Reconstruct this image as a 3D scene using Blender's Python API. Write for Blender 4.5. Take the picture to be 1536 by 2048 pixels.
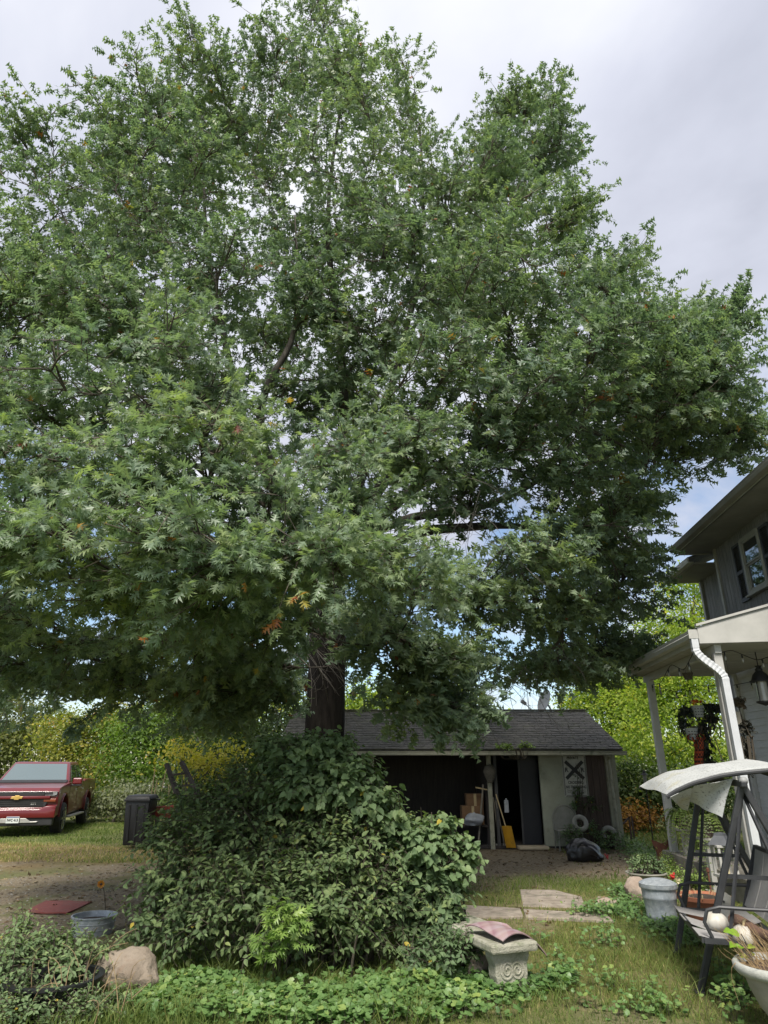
import bpy, bmesh, math, random
import numpy as np
from mathutils import Vector, Matrix, Euler, Quaternion

random.seed(7)
rng = np.random.default_rng(7)
for _o in list(bpy.data.objects):
    bpy.data.objects.remove(_o, do_unlink=True)
scene = bpy.context.scene
COL = scene.collection
R = math.radians

# ------------------------------------------------------------------ camera, sky, sun
EYE = 1.65
PITCH = R(21.3)
SP, CP = math.sin(PITCH), math.cos(PITCH)
FPX = 1320.0
cam_d = bpy.data.cameras.new('camera')
cam_d.sensor_fit = 'AUTO'
cam_d.sensor_width = 36.0
cam_d.lens = FPX / 2048.0 * 36.0
cam_d.clip_end = 2000
cam_d.clip_start = 0.05
cam = bpy.data.objects.new('camera', cam_d)
COL.objects.link(cam)
cam.location = (0, 0, EYE)
cam.rotation_euler = (R(90) + PITCH, 0, 0)
scene.camera = cam

SUN_EL = R(52)
SUN_AZ = R(188)          # measured clockwise from +Y: the sun stands behind the camera, high up
sun_dir = Vector((math.sin(SUN_AZ) * math.cos(SUN_EL), math.cos(SUN_AZ) * math.cos(SUN_EL), math.sin(SUN_EL)))
world = bpy.data.worlds.new('World')
scene.world = world
world.use_nodes = True
wn, wl = world.node_tree.nodes, world.node_tree.links
wn.clear()


def N(tree, kind, **kw):
    n = tree.nodes.new(kind)
    for k, v in kw.items():
        if k in n.inputs:
            n.inputs[k].default_value = v
        else:
            setattr(n, k, v)
    return n


def ramp(tree, stops, interp='LINEAR'):
    r = tree.nodes.new('ShaderNodeValToRGB')
    e = r.color_ramp.elements
    r.color_ramp.interpolation = interp
    while len(e) < len(stops):
        e.new(0.5)
    for i, (p, c) in enumerate(stops):
        e[i].position = p
        e[i].color = tuple(c) + (1,) if len(c) == 3 else c
    return r


wt = world.node_tree
sky = N(wt, 'ShaderNodeTexSky', sky_type='NISHITA', sun_disc=False)
sky.sun_elevation = SUN_EL
sky.sun_rotation = SUN_AZ
sky.air_density = 1.0
sky.dust_density = 0.6
tc = N(wt, 'ShaderNodeTexCoord')
sep = N(wt, 'ShaderNodeSeparateXYZ')
wl.new(tc.outputs['Generated'], sep.inputs[0])
zz = N(wt, 'ShaderNodeMath', operation='MAXIMUM')
wl.new(sep.outputs[2], zz.inputs[0]); zz.inputs[1].default_value = 0.0
za = N(wt, 'ShaderNodeMath', operation='ADD'); za.inputs[1].default_value = 0.5
wl.new(zz.outputs[0], za.inputs[0])
vd = N(wt, 'ShaderNodeVectorMath', operation='DIVIDE')
cmb = N(wt, 'ShaderNodeCombineXYZ')
for i in range(3):
    wl.new(za.outputs[0], cmb.inputs[i])
wl.new(tc.outputs['Generated'], vd.inputs[0]); wl.new(cmb.outputs[0], vd.inputs[1])
n1 = N(wt, 'ShaderNodeTexNoise', Scale=2.6, Detail=7.0, Roughness=0.56, Distortion=0.35)
wl.new(vd.outputs[0], n1.inputs['Vector'])
n2 = N(wt, 'ShaderNodeTexNoise', Scale=2.2, Detail=6.0, Roughness=0.5, Distortion=0.4)
mp = N(wt, 'ShaderNodeMapping')
mp.inputs['Location'].default_value = (3.1, 7.7, 1.3)
wl.new(vd.outputs[0], mp.inputs['Vector']); wl.new(mp.outputs[0], n2.inputs['Vector'])
# the deck of cloud is closed overhead and breaks up lower down
thin = N(wt, 'ShaderNodeMapRange')
thin.inputs['From Min'].default_value = 0.26; thin.inputs['From Max'].default_value = 0.70
thin.inputs['To Min'].default_value = -0.05; thin.inputs['To Max'].default_value = 0.42
wl.new(sep.outputs[2], thin.inputs['Value'])
cov = N(wt, 'ShaderNodeMath', operation='ADD')
wl.new(n1.outputs['Fac'], cov.inputs[0]); wl.new(thin.outputs[0], cov.inputs[1])
cmask = ramp(wt, [(0.43, (0, 0, 0)), (0.60, (1, 1, 1))])
wl.new(cov.outputs[0], cmask.inputs[0])
ccol = ramp(wt, [(0.34, (1.80, 1.89, 2.22)), (0.47, (2.28, 2.37, 2.74)), (0.57, (2.75, 2.82, 3.12)), (0.68, (3.25, 3.30, 3.5))])
wl.new(n2.outputs['Fac'], ccol.inputs[0])
skm = N(wt, 'ShaderNodeMixRGB', blend_type='MULTIPLY'); skm.inputs[0].default_value = 1
wl.new(sky.outputs[0], skm.inputs[1]); skm.inputs[2].default_value = (.55, .55, .55, 1)
mixc = N(wt, 'ShaderNodeMixRGB')
wl.new(cmask.outputs[0], mixc.inputs[0]); wl.new(skm.outputs[0], mixc.inputs[1]); wl.new(ccol.outputs[0], mixc.inputs[2])
bg = N(wt, 'ShaderNodeBackground', Strength=0.1)
wl.new(mixc.outputs[0], bg.inputs['Color'])
wo = N(wt, 'ShaderNodeOutputWorld')
wl.new(bg.outputs[0], wo.inputs['Surface'])

sun_l = bpy.data.lights.new('sun', 'SUN')
sun_l.energy = 2.0
sun_l.angle = R(18)
sun_l.color = (1.0, 0.95, 0.86)
sun_o = bpy.data.objects.new('sun', sun_l)
COL.objects.link(sun_o)
sun_o.rotation_euler = sun_dir.to_track_quat('Z', 'Y').to_euler()
sun_o.location = (4, -8, 14)

scene.view_settings.view_transform = 'Standard'
scene.view_settings.look = 'None'
scene.view_settings.exposure = 1.7
scene.view_settings.gamma = 1.0
scene.view_settings.use_curve_mapping = False
scene.render.engine = 'CYCLES'
scene.cycles.max_bounces = 8
scene.cycles.transparent_max_bounces = 8
scene.cycles.use_denoising = True

# ------------------------------------------------------------------ helpers


def at(px, py, Y):
    """the point at depth Y that stands at photograph position (px, py)"""
    xc, yc = (px - 768) / FPX, (1024 - py) / FPX
    d = (xc, CP - yc * SP, SP + yc * CP)
    t = Y / d[1]
    return np.array((d[0] * t, Y, EYE + d[2] * t))


def gnd(px, py, z=0.0):
    xc, yc = (px - 768) / FPX, (1024 - py) / FPX
    d = (xc, CP - yc * SP, SP + yc * CP)
    t = (z - EYE) / d[2]
    return np.array((d[0] * t, d[1] * t, z))


def pix(P):
    P = np.asarray(P, float)
    x, y, z = P[..., 0], P[..., 1], P[..., 2] - EYE
    zc = y * CP + z * SP
    yc = -y * SP + z * CP
    return 768 + x / zc * FPX, 1024 - yc / zc * FPX, zc


def mat(name, c1, c2=None, scale=6.0, rough=0.7, metal=0.0, bump=0.0, bscale=None, stretch=None, spec=0.5, detail=5.0,
        lo=0.35, hi=0.65, c3=None, c3scale=2.0, c3lo=0.55, c3hi=0.7, coat=0.0, rvar=0.0):
    m = bpy.data.materials.new(name)
    m.use_nodes = True
    t = m.node_tree
    b = t.nodes['Principled BSDF']
    b.inputs['Roughness'].default_value = rough
    b.inputs['Metallic'].default_value = metal
    b.inputs['Specular IOR Level'].default_value = spec
    if coat:
        b.inputs['Coat Weight'].default_value = coat
        b.inputs['Coat Roughness'].default_value = 0.05
    tc_ = N(t, 'ShaderNodeTexCoord')
    src = tc_.outputs['Object']
    if stretch:
        mp_ = N(t, 'ShaderNodeMapping')
        mp_.inputs['Scale'].default_value = stretch
        t.links.new(src, mp_.inputs['Vector'])
        src = mp_.outputs[0]
    if c2 is None:
        c2 = tuple(x * 0.8 for x in c1)
    nz = N(t, 'ShaderNodeTexNoise', Scale=scale, Detail=detail, Roughness=0.6)
    t.links.new(src, nz.inputs['Vector'])
    rp = ramp(t, [(lo, c1), (hi, c2)])
    t.links.new(nz.outputs['Fac'], rp.inputs[0])
    out = rp.outputs[0]
    if c3 is not None:
        n3 = N(t, 'ShaderNodeTexNoise', Scale=c3scale, Detail=6.0, Roughness=0.65)
        t.links.new(tc_.outputs['Object'], n3.inputs['Vector'])
        r3 = ramp(t, [(c3lo, (0, 0, 0)), (c3hi, (1, 1, 1))])
        t.links.new(n3.outputs['Fac'], r3.inputs[0])
        mx = N(t, 'ShaderNodeMixRGB')
        t.links.new(r3.outputs[0], mx.inputs[0]); t.links.new(out, mx.inputs[1]); mx.inputs[2].default_value = tuple(c3) + (1,)
        out = mx.outputs[0]
    t.links.new(out, b.inputs['Base Color'])
    if rvar:
        mr = N(t, 'ShaderNodeMapRange')
        mr.inputs['To Min'].default_value = max(0, rough - rvar); mr.inputs['To Max'].default_value = min(1, rough + rvar)
        t.links.new(nz.outputs['Fac'], mr.inputs['Value']); t.links.new(mr.outputs[0], b.inputs['Roughness'])
    if bump:
        nb = N(t, 'ShaderNodeTexNoise', Scale=bscale or scale * 4, Detail=6.0, Roughness=0.65)
        t.links.new(src, nb.inputs['Vector'])
        bp = N(t, 'ShaderNodeBump', Strength=bump, Distance=0.02)
        t.links.new(nb.outputs['Fac'], bp.inputs['Height']); t.links.new(bp.outputs[0], b.inputs['Normal'])
    return m


def leafmat(name, stops, rough=0.45, trans=0.35, spec=0.45, tcol=(1.0, 1.15, 0.5)):
    """leaf: colour by the leaf's own tint, light passing through the blade"""
    m = bpy.data.materials.new(name)
    m.use_nodes = True
    t = m.node_tree
    b = t.nodes['Principled BSDF']
    at_ = N(t, 'ShaderNodeAttribute', attribute_name='tint')
    rp = ramp(t, stops)
    t.links.new(at_.outputs['Fac'], rp.inputs[0])
    t.links.new(rp.outputs[0], b.inputs['Base Color'])
    b.inputs['Roughness'].default_value = rough
    b.inputs['Specular IOR Level'].default_value = spec
    tr = N(t, 'ShaderNodeBsdfTranslucent')
    mu = N(t, 'ShaderNodeMixRGB', blend_type='MULTIPLY'); mu.inputs[0].default_value = 1
    t.links.new(rp.outputs[0], mu.inputs[1]); mu.inputs[2].default_value = tuple(x * 1.5 for x in tcol) + (1,)
    t.links.new(mu.outputs[0], tr.inputs['Color'])
    mx = N(t, 'ShaderNodeMixShader'); mx.inputs[0].default_value = trans
    t.links.new(b.outputs[0], mx.inputs[1]); t.links.new(tr.outputs[0], mx.inputs[2])
    t.links.new(mx.outputs[0], t.nodes['Material Output'].inputs['Surface'])
    return m


def glassmat(name, col=(0.02, 0.025, 0.03), rough=0.03):
    m = bpy.data.materials.new(name)
    m.use_nodes = True
    b = m.node_tree.nodes['Principled BSDF']
    b.inputs['Base Color'].default_value = tuple(col) + (1,)
    b.inputs['Roughness'].default_value = rough
    b.inputs['Specular IOR Level'].default_value = 1.0
    b.inputs['Coat Weight'].default_value = 0.6
    b.inputs['IOR'].default_value = 1.9
    b.inputs['Coat Roughness'].default_value = 0.02
    return m


_inv = {}


def tag(o, label=None, cat=None, group=None, kind=None):
    if label: o['label'] = label
    if cat: o['category'] = cat
    if group: o['group'] = group
    if kind: o['kind'] = kind
    return o


def thing(name, label, cat, loc, rotz=0.0, group=None, world=True, kind=None):
    """an Empty at the thing's base; with world=True its parts are given in world coordinates"""
    o = bpy.data.objects.new(name, None)
    COL.objects.link(o)
    o.empty_display_size = 0.1
    o.location = Vector([float(x) for x in loc])
    o.rotation_euler = (0, 0, rotz)
    tag(o, label, cat, group, kind)
    _inv[o.name] = (Matrix.Translation(o.location) @ Matrix.Rotation(rotz, 4, 'Z')).inverted() if world else None
    return o


def link(name, me, m=None, parent=None, kind=None):
    o = bpy.data.objects.new(name, me)
    COL.objects.link(o)
    if m is not None and not len(me.materials):
        me.materials.append(m)
    if parent is not None:
        o.parent = parent
        iv = _inv.get(parent.name)
        if iv is not None:
            o.matrix_parent_inverse = iv
    if kind: o['kind'] = kind
    return o


def np_mesh(name, V, F, tint=None, smooth=False):
    V = np.ascontiguousarray(V, dtype=np.float32).reshape(-1, 3)
    F = np.ascontiguousarray(F, dtype=np.int32)
    k = F.shape[1]
    me = bpy.data.meshes.new(name)
    me.vertices.add(len(V)); me.vertices.foreach_set('co', V.ravel())
    me.loops.add(F.size); me.loops.foreach_set('vertex_index', F.ravel())
    me.polygons.add(len(F))
    me.polygons.foreach_set('loop_start', np.arange(0, F.size, k, dtype=np.int32))
    me.polygons.foreach_set('loop_total', np.full(len(F), k, dtype=np.int32))
    me.polygons.foreach_set('use_smooth', np.full(len(F), smooth, dtype=bool))
    if tint is not None:
        a = me.attributes.new('tint', 'FLOAT', 'POINT')
        a.data.foreach_set('value', np.ascontiguousarray(tint, dtype=np.float32))
    me.update(calc_edges=True)
    return me


def unit(v):
    v = np.asarray(v, float)
    return v / np.maximum(np.linalg.norm(v, axis=-1, keepdims=True), 1e-9)


class MB:
    """collects shapes and links them as ONE mesh object"""

    def __init__(self):
        self.v, self.f = [], []

    def add(self, V, F):
        o = len(self.v)
        self.v.extend([tuple(map(float, p)) for p in V])
        self.f.extend([tuple(i + o for i in f) for f in F])
        return self

    def hexa(self, p):
        """8 corners: bottom ring 0-3, top ring 4-7"""
        return self.add(p, [(3, 2, 1, 0), (4, 5, 6, 7), (0, 1, 5, 4), (1, 2, 6, 5), (2, 3, 7, 6), (3, 0, 4, 7)])

    def box(self, c, s, rz=0.0, rx=0.0, ry=0.0):
        x, y, z = s[0] / 2, s[1] / 2, s[2] / 2
        P = [(-x, -y, -z), (x, -y, -z), (x, y, -z), (-x, y, -z), (-x, -y, z), (x, -y, z), (x, y, z), (-x, y, z)]
        M = Euler((rx, ry, rz)).to_matrix()
        return self.hexa([M @ Vector(p) + Vector([float(q) for q in c]) for p in P])

    def bar(self, a, b, w, h=None, up=(0, 0, 1)):
        """a bar of section w x h from a to b"""
        a, b = Vector([float(q) for q in a]), Vector([float(q) for q in b])
        h = h or w
        d = (b - a).normalized()
        u = Vector(up)
        if abs(d.dot(u)) > 0.98: u = Vector((0, 1, 0))
        s = d.cross(u).normalized(); u = s.cross(d)
        s, u = s * w / 2, u * h / 2
        return self.hexa([a - s - u, a + s - u, a + s + u, a - s + u, b - s - u, b + s - u, b + s + u, b - s + u])

    def tube(self, P, rad, n=8, cap=True):
        P = np.asarray(P, float)
        rad = np.broadcast_to(np.asarray(rad, float), (len(P),))
        T = unit(np.gradient(P, axis=0))
        u = np.array((0.13, 0.21, 1.0)) if abs(T[0][2]) < 0.9 else np.array((1.0, 0.1, 0.05))
        u = unit(u - T[0] * (u @ T[0]))
        V = []
        a = np.linspace(0, 2 * np.pi, n, endpoint=False)
        for i in range(len(P)):
            u = unit(u - T[i] * (u @ T[i]))
            w = np.cross(T[i], u)
            V.extend(P[i] + rad[i] * (np.cos(a)[:, None] * u + np.sin(a)[:, None] * w))
        F = []
        for i in range(len(P) - 1):
            for j in range(n):
                k = (j + 1) % n
                F.append((i * n + j, i * n + k, (i + 1) * n + k, (i + 1) * n + j))
        if cap:
            F.append(tuple(range(n - 1, -1, -1)))
            F.append(tuple((len(P) - 1) * n + j for j in range(n)))
        return self.add(V, F)

    def lathe(self, prof, c=(0, 0, 0), n=24, axis='z', squash=1.0, wob=None):
        """prof: (radius, height) pairs"""
        V = []
        for r_, h in prof:
            for j in range(n):
                a = 2 * math.pi * j / n
                q = r_ * (1 + (wob(a, h) if wob else 0))
                if axis == 'z': V.append((c[0] + q * math.cos(a), c[1] + q * math.sin(a) * squash, c[2] + h))
                elif axis == 'x': V.append((c[0] + h, c[1] + q * math.cos(a), c[2] + q * math.sin(a)))
                else: V.append((c[0] + q * math.cos(a), c[1] + h, c[2] + q * math.sin(a)))
        F = []
        for i in range(len(prof) - 1):
            for j in range(n):
                k = (j + 1) % n
                F.append((i * n + j, i * n + k, (i + 1) * n + k, (i + 1) * n + j))
        return self.add(V, F)

    def prism(self, poly, thick, O, U, W):
        """a flat outline (u, w) given thickness along U x W, centred on the plane through O"""
        O, U, W = (Vector([float(q) for q in x]) for x in (O, U, W))
        D = U.cross(W).normalized() * thick / 2
        n = len(poly)
        V = [O + U * p[0] + W * p[1] - D for p in poly] + [O + U * p[0] + W * p[1] + D for p in poly]
        F = [tuple(range(n - 1, -1, -1)), tuple(range(n, 2 * n))]
        F += [(i, (i + 1) % n, n + (i + 1) % n, n + i) for i in range(n)]
        return self.add(V, F)

    def grid(self, G, thick=0.0):
        """G: (a, b, 3) points; a sheet, with thickness along its own normals when thick"""
        G = np.asarray(G, float)
        a, b = G.shape[:2]
        q = lambda i, j, o=0: o + i * b + j
        F = [(q(i, j), q(i + 1, j), q(i + 1, j + 1), q(i, j + 1)) for i in range(a - 1) for j in range(b - 1)]
        if not thick:
            return self.add(G.reshape(-1, 3), F)
        du, dv = np.gradient(G, axis=0), np.gradient(G, axis=1)
        nn = unit(np.cross(du, dv))
        V = np.concatenate([G.reshape(-1, 3), (G - nn * thick).reshape(-1, 3)])
        o = a * b
        F += [tuple(x + o for x in reversed(f)) for f in F]
        rim = [(i, 0) for i in range(a)] + [(a - 1, j) for j in range(1, b)] + [(i, b - 1) for i in range(a - 2, -1, -1)] + [(0, j) for j in range(b - 2, 0, -1)]
        for (i, j), (k, l) in zip(rim, rim[1:] + rim[:1]):
            F.append((q(k, l), q(i, j), q(i, j, o), q(k, l, o)))
        return self.add(V, F)

    def ball(self, c, r, n=10, seg=14, sq=(1, 1, 1), wob=0.0, seed=0):
        g = np.random.default_rng(seed)
        ph = g.uniform(0, 6.28, 6)
        V, F = [], []
        for i in range(n + 1):
            t = math.pi * i / n
            for j in range(seg):
                p = 2 * math.pi * j / seg
                k = 1 + wob * (math.sin(3 * p + ph[0] + 2 * t) * 0.5 + math.sin(5 * t + ph[1] + p) * 0.4 + math.sin(2 * p - 4 * t + ph[2]) * 0.5)
                V.append((c[0] + r * k * sq[0] * math.sin(t) * math.cos(p), c[1] + r * k * sq[1] * math.sin(t) * math.sin(p), c[2] + r * k * sq[2] * math.cos(t)))
        for i in range(n):
            for j in range(seg):
                k = (j + 1) % seg
                F.append((i * seg + j, (i + 1) * seg + j, (i + 1) * seg + k, i * seg + k))
        return self.add(V, F)

    def build(self, name, m, parent=None, smooth=False, bevel=0.0, seg=2, kind=None, angle=40):
        me = bpy.data.meshes.new(name)
        me.from_pydata(self.v, [], self.f)
        bm = bmesh.new()
        bm.from_mesh(me)
        bmesh.ops.remove_doubles(bm, verts=bm.verts, dist=1e-6)
        bmesh.ops.recalc_face_normals(bm, faces=bm.faces)
        if bevel:
            ed = [e for e in bm.edges if e.is_manifold and e.calc_face_angle(0) > R(25)]
            bmesh.ops.bevel(bm, geom=ed, offset=bevel, segments=seg, profile=0.5, affect='EDGES', clamp_overlap=True)
        bm.to_mesh(me)
        bm.free()
        if smooth:
            me.polygons.foreach_set('use_smooth', [True] * len(me.polygons))
            me.set_sharp_from_angle(angle=R(angle))
        me.update()
        return link(name, me, m, parent, kind)


def text(body, size, M, m, parent, name='lettering', width=None, align='CENTER', bold=0.0, depth=0.0015):
    c = bpy.data.curves.new('lettering_curve', 'FONT')
    c.body = body; c.size = size; c.align_x = align; c.align_y = 'CENTER'; c.extrude = depth; c.offset = bold
    c.resolution_u = 2
    o = bpy.data.objects.new('lettering_tmp', c)
    COL.objects.link(o)
    dg = bpy.context.evaluated_depsgraph_get()
    me = bpy.data.meshes.new_from_object(o.evaluated_get(dg))
    bpy.data.objects.remove(o)
    if width:
        xs = [v.co.x for v in me.vertices]
        k = width / max(1e-6, max(xs) - min(xs))
        for v in me.vertices: v.co.x *= k
    me.transform(M)
    me.materials.clear()
    me.name = name
    return link(name, me, m, parent)


def leaves(C, A, Nn, S, tv, tf, tint):
    """numpy leaves: centre (stalk end), axis, face normal, size -> V, F, tint per vertex"""
    A = unit(A)
    side = unit(np.cross(A, Nn))
    N2 = np.cross(side, A)
    tv = np.asarray(tv, float)
    V = C[:, None] + S[:, None, None] * (tv[None, :, 0:1] * side[:, None] + tv[None, :, 1:2] * A[:, None] + tv[None, :, 2:3] * N2[:, None])
    F = np.asarray(tf)[None] + (np.arange(len(C)) * len(tv))[:, None, None]
    return V.reshape(-1, 3), F.reshape(-1, 3), np.repeat(tint, len(tv))


def leaf_basis(A, Nn):
    A = unit(A); s = unit(np.cross(A, Nn)); n = np.cross(s, A)
    return s, A, n


# leaf outlines (length 1 along y, folded a little along the midrib)
OAK_V = [(-.013, 0, 0), (.013, 0, 0), (0, .26, .0),
         (-.055, .22, .0), (.055, .22, .0), (.06, .84, .02), (-.06, .84, .02), (0, 1.06, -.05),
         (.05, .27, .0), (.38, .47, -.07), (.055, .46, .0),
         (-.05, .27, .0), (-.38, .47, -.03), (-.055, .46, .0),
         (.055, .48, .0), (.43, .82, -.06), (.058, .68, .01),
         (-.055, .48, .0), (-.43, .80, -.09), (-.058, .68, .01),
         (.058, .70, .01), (.22, 1.0, -.05), (.06, .85, .02),
         (-.058, .70, .01), (-.22, .98, -.02), (-.06, .85, .02)]
OAK_F = [(0, 1, 2), (3, 4, 5), (3, 5, 6), (6, 5, 7), (8, 9, 10), (11, 13, 12), (14, 15, 16), (17, 19, 18), (20, 21, 22), (23, 25, 24)]
OAKF_V = [(0, 0, 0), (.085, .5, .02), (0, 1.08, -.04), (-.085, .5, .02), (-.43, .58, -.05), (0, .26, .02), (.43, .54, -.07), (-.42, .92, -.07), (0, .60, .02), (.42, .95, -.05)]
OAKF_F = [(0, 1, 2), (0, 2, 3), (4, 5, 6), (7, 8, 9)]
OVATE_V = [(0, 0, 0), (0, .12, 0), (.20, .30, .05), (.25, .48, .06), (.16, .74, .03), (0, 1.0, -.08), (-.16, .74, .03), (-.25, .48, .06), (-.20, .30, .05), (0, .5, -.01)]
OVATE_F = [(1, 2, 9), (2, 3, 9), (3, 4, 9), (4, 5, 9), (5, 6, 9), (6, 7, 9), (7, 8, 9), (8, 1, 9)]
HEART_V = [(0, .10, 0), (.22, .02, .02), (.42, .22, .05), (.40, .48, .04), (.22, .76, 0), (0, 1.02, -.10), (-.22, .76, 0), (-.40, .48, .04), (-.42, .22, .05), (-.22, .02, .02), (0, .45, -.03), (0, -.15, 0)]
HEART_F = [(0, 1, 10), (1, 2, 10), (2, 3, 10), (3, 4, 10), (4, 5, 10), (5, 6, 10), (6, 7, 10), (7, 8, 10), (8, 9, 10), (9, 0, 10)]
DIA_V = [(0, 0, 0), (.3, .45, .06), (0, 1, -.03), (-.3, .45, .06)]
DIA_F = [(0, 1, 2), (0, 2, 3)]
_a = [2 * math.pi * (i + .5) / 8 + math.pi / 2 for i in range(8)]
ROUND_V = [(0, .35, -.06)] + [(.5 * math.cos(t) * (1.0 + .07 * (i % 2)), .5 + .5 * math.sin(t) * (1.0 + .07 * (i % 2)), .05 * math.sin(2.5 * i)) for i, t in enumerate(_a)]
ROUND_F = [(0, 1 + i, 1 + (i + 1) % 8) for i in range(8) if i != 3]

# ------------------------------------------------------------------ ground


def vnoise(x, y, s, seed=0):
    """smooth value noise on arrays"""
    g = np.random.default_rng(seed).random((64, 64))
    x, y = x / s, y / s
    i, j = np.floor(x).astype(int), np.floor(y).astype(int)
    fx, fy = x - i, y - j
    fx, fy = fx * fx * (3 - 2 * fx), fy * fy * (3 - 2 * fy)
    q = lambda a, b: g[a % 64, b % 64]
    return (q(i, j) * (1 - fx) + q(i + 1, j) * fx) * (1 - fy) + (q(i, j + 1) * (1 - fx) + q(i + 1, j + 1) * fx) * fy


def sst(a, b, x):
    t = np.clip((x - a) / (b - a), 0, 1)
    return t * t * (3 - 2 * t)


def dirt_at(x, y):
    """0 lawn .. 1 bare earth"""
    w = (vnoise(x, y, 1.1, 1) - .5) * 1.5 + (vnoise(x, y, .35, 2) - .5) * .7
    drive = sst(-1.4, -2.6, x + w * .5) * sst(15.2, 13.2, y + w * 1.4) * sst(7.6, 8.6, y + w * .5)
    drive = drive * (.25 + .75 * sst(.32, .60, vnoise(x, y, .8, 14) * .6 + vnoise(x, y, .25, 15) * .4))
    shed = sst(-1.5, .5, x) * sst(6.3, 5.1, x + w) * sst(11.6, 12.6, y + w * .4) * sst(23, 21, y)
    worn = sst(.58, .72, vnoise(x, y, 1.3, 3)) * .55 * sst(1.0, 1.8, x) * sst(11, 9, y)
    tan = sst(.45, .7, vnoise(x, y, .8, 9)) * .35
    mid = sst(0.2, .8, x) * sst(3.4, 2.4, x + w * .4) * sst(10.6, 11.3, y) * .75
    return np.clip(np.maximum.reduce([drive, shed, worn, tan * .6, mid]), 0, 1)


def dry_at(x, y):
    return np.clip(sst(-2.0, -4.0, x) * sst(12.5, 14.0, y) * sst(18.4, 16.0, y) * (.5 + vnoise(x, y, .7, 5)) + .34 * sst(.5, .75, vnoise(x, y, 1.7, 6)), 0, 1)


def hgt(x, y):
    return (vnoise(x, y, 1.7, 11) - .5) * .05 * sst(60, 20, np.abs(y)) + (vnoise(x, y, .4, 12) - .5) * .012


gx = np.concatenate([[-500, -250, -120, -60, -35, -24], np.arange(-17, 11.01, .16), [14, 20, 35, 60, 120, 250, 500]])
gy = np.concatenate([[-300, -120, -50, -20, -8, 0, 3], np.arange(4.6, 24.01, .16), np.arange(24.6, 36, .8), [40, 50, 70, 110, 180, 320, 700]])
GX, GY = np.meshgrid(gx, gy, indexing='ij')
GZ = hgt(GX, GY)
na, nb = GX.shape
idx = np.arange(na * nb).reshape(na, nb)
GF = np.stack([idx[:-1, :-1], idx[1:, :-1], idx[1:, 1:], idx[:-1, 1:]], -1).reshape(-1, 4)
gme = np_mesh('ground', np.stack([GX, GY, GZ], -1), GF, smooth=True)
for nm, arr in (('dirt', dirt_at(GX, GY)), ('dry', dry_at(GX, GY))):
    a_ = gme.attributes.new(nm, 'FLOAT', 'POINT')
    a_.data.foreach_set('value', arr.astype(np.float32).ravel())

gm = bpy.data.materials.new('ground_earth')
gm.use_nodes = True
t = gm.node_tree
b = t.nodes['Principled BSDF']
b.inputs['Roughness'].default_value = 0.95
b.inputs['Specular IOR Level'].default_value = 0.15
tcg = N(t, 'ShaderNodeTexCoord')
ng = N(t, 'ShaderNodeTexNoise', Scale=9.0, Detail=8.0, Roughness=0.75)
t.links.new(tcg.outputs['Object'], ng.inputs['Vector'])
r1 = ramp(t, [(.30, (.045, .060, .020)), (.50, (.10, .125, .035)), (.68, (.18, .165, .065))])
t.links.new(ng.outputs['Fac'], r1.inputs[0])
r1b = ramp(t, [(.30, (.12, .085, .035)), (.70, (.25, .185, .085))])
t.links.new(ng.outputs['Fac'], r1b.inputs[0])
ng2 = N(t, 'ShaderNodeTexNoise', Scale=24.0, Detail=9.0, Roughness=0.8)
t.links.new(tcg.outputs['Object'], ng2.inputs['Vector'])
r2 = ramp(t, [(.30, (.10, .077, .050)), (.50, (.215, .176, .120)), (.66, (.33, .28, .20)), (.74, (.46, .41, .32))])
t.links.new(ng2.outputs['Fac'], r2.inputs[0])
ad, ay = N(t, 'ShaderNodeAttribute', attribute_name='dirt'), N(t, 'ShaderNodeAttribute', attribute_name='dry')
m0, m1 = N(t, 'ShaderNodeMixRGB'), N(t, 'ShaderNodeMixRGB')
t.links.new(ay.outputs['Fac'], m0.inputs[0]); t.links.new(r1.outputs[0], m0.inputs[1]); t.links.new(r1b.outputs[0], m0.inputs[2])
t.links.new(ad.outputs['Fac'], m1.inputs[0]); t.links.new(m0.outputs[0], m1.inputs[1]); t.links.new(r2.outputs[0], m1.inputs[2])
t.links.new(m1.outputs[0], b.inputs['Base Color'])
bpn = N(t, 'ShaderNodeBump', Strength=0.8, Distance=0.03)
t.links.new(ng2.outputs['Fac'], bpn.inputs['Height']); t.links.new(bpn.outputs[0], b.inputs['Normal'])
ground = link('ground', gme, gm)
tag(ground, 'uneven yard of patchy lawn and bare brown earth', kind='structure')

M_ = {}
M_['concrete'] = mat('worn_concrete', (.20, .165, .13), (.33, .285, .235), scale=7, rough=.9, bump=.5, bscale=60, c3=(.11, .105, .075), c3scale=3)
path = thing('path', 'broken old concrete path slabs sunk in the grass', None, gnd(1080, 1830), kind='structure')


SLABS = []


def on_slab(x, y):
    """which of the points lie on a paving slab"""
    r_ = np.zeros(len(x), bool)
    for P in SLABS:
        ins = np.zeros(len(x), bool)
        for p, q in zip(P, P[1:] + P[:1]):
            c_ = ((p[1] > y) != (q[1] > y)) & (x < (q[0] - p[0]) * (y - p[1]) / (q[1] - p[1] + 1e-9) + p[0])
            ins ^= c_
        r_ |= ins
    return r_


def slab(px_poly, h=.022):
    P = [gnd(*p) for p in px_poly]
    SLABS.append(P)
    mb = MB()
    n = len(P)
    V = [(p[0], p[1], -.06) for p in P] + [(p[0], p[1], h) for p in P]
    mb.add(V, [tuple(range(n - 1, -1, -1)), tuple(range(n, 2 * n))] + [(i, (i + 1) % n, n + (i + 1) % n, n + i) for i in range(n)])
    return mb.build('paving_slab', M_['concrete'], path, bevel=.012)


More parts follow.
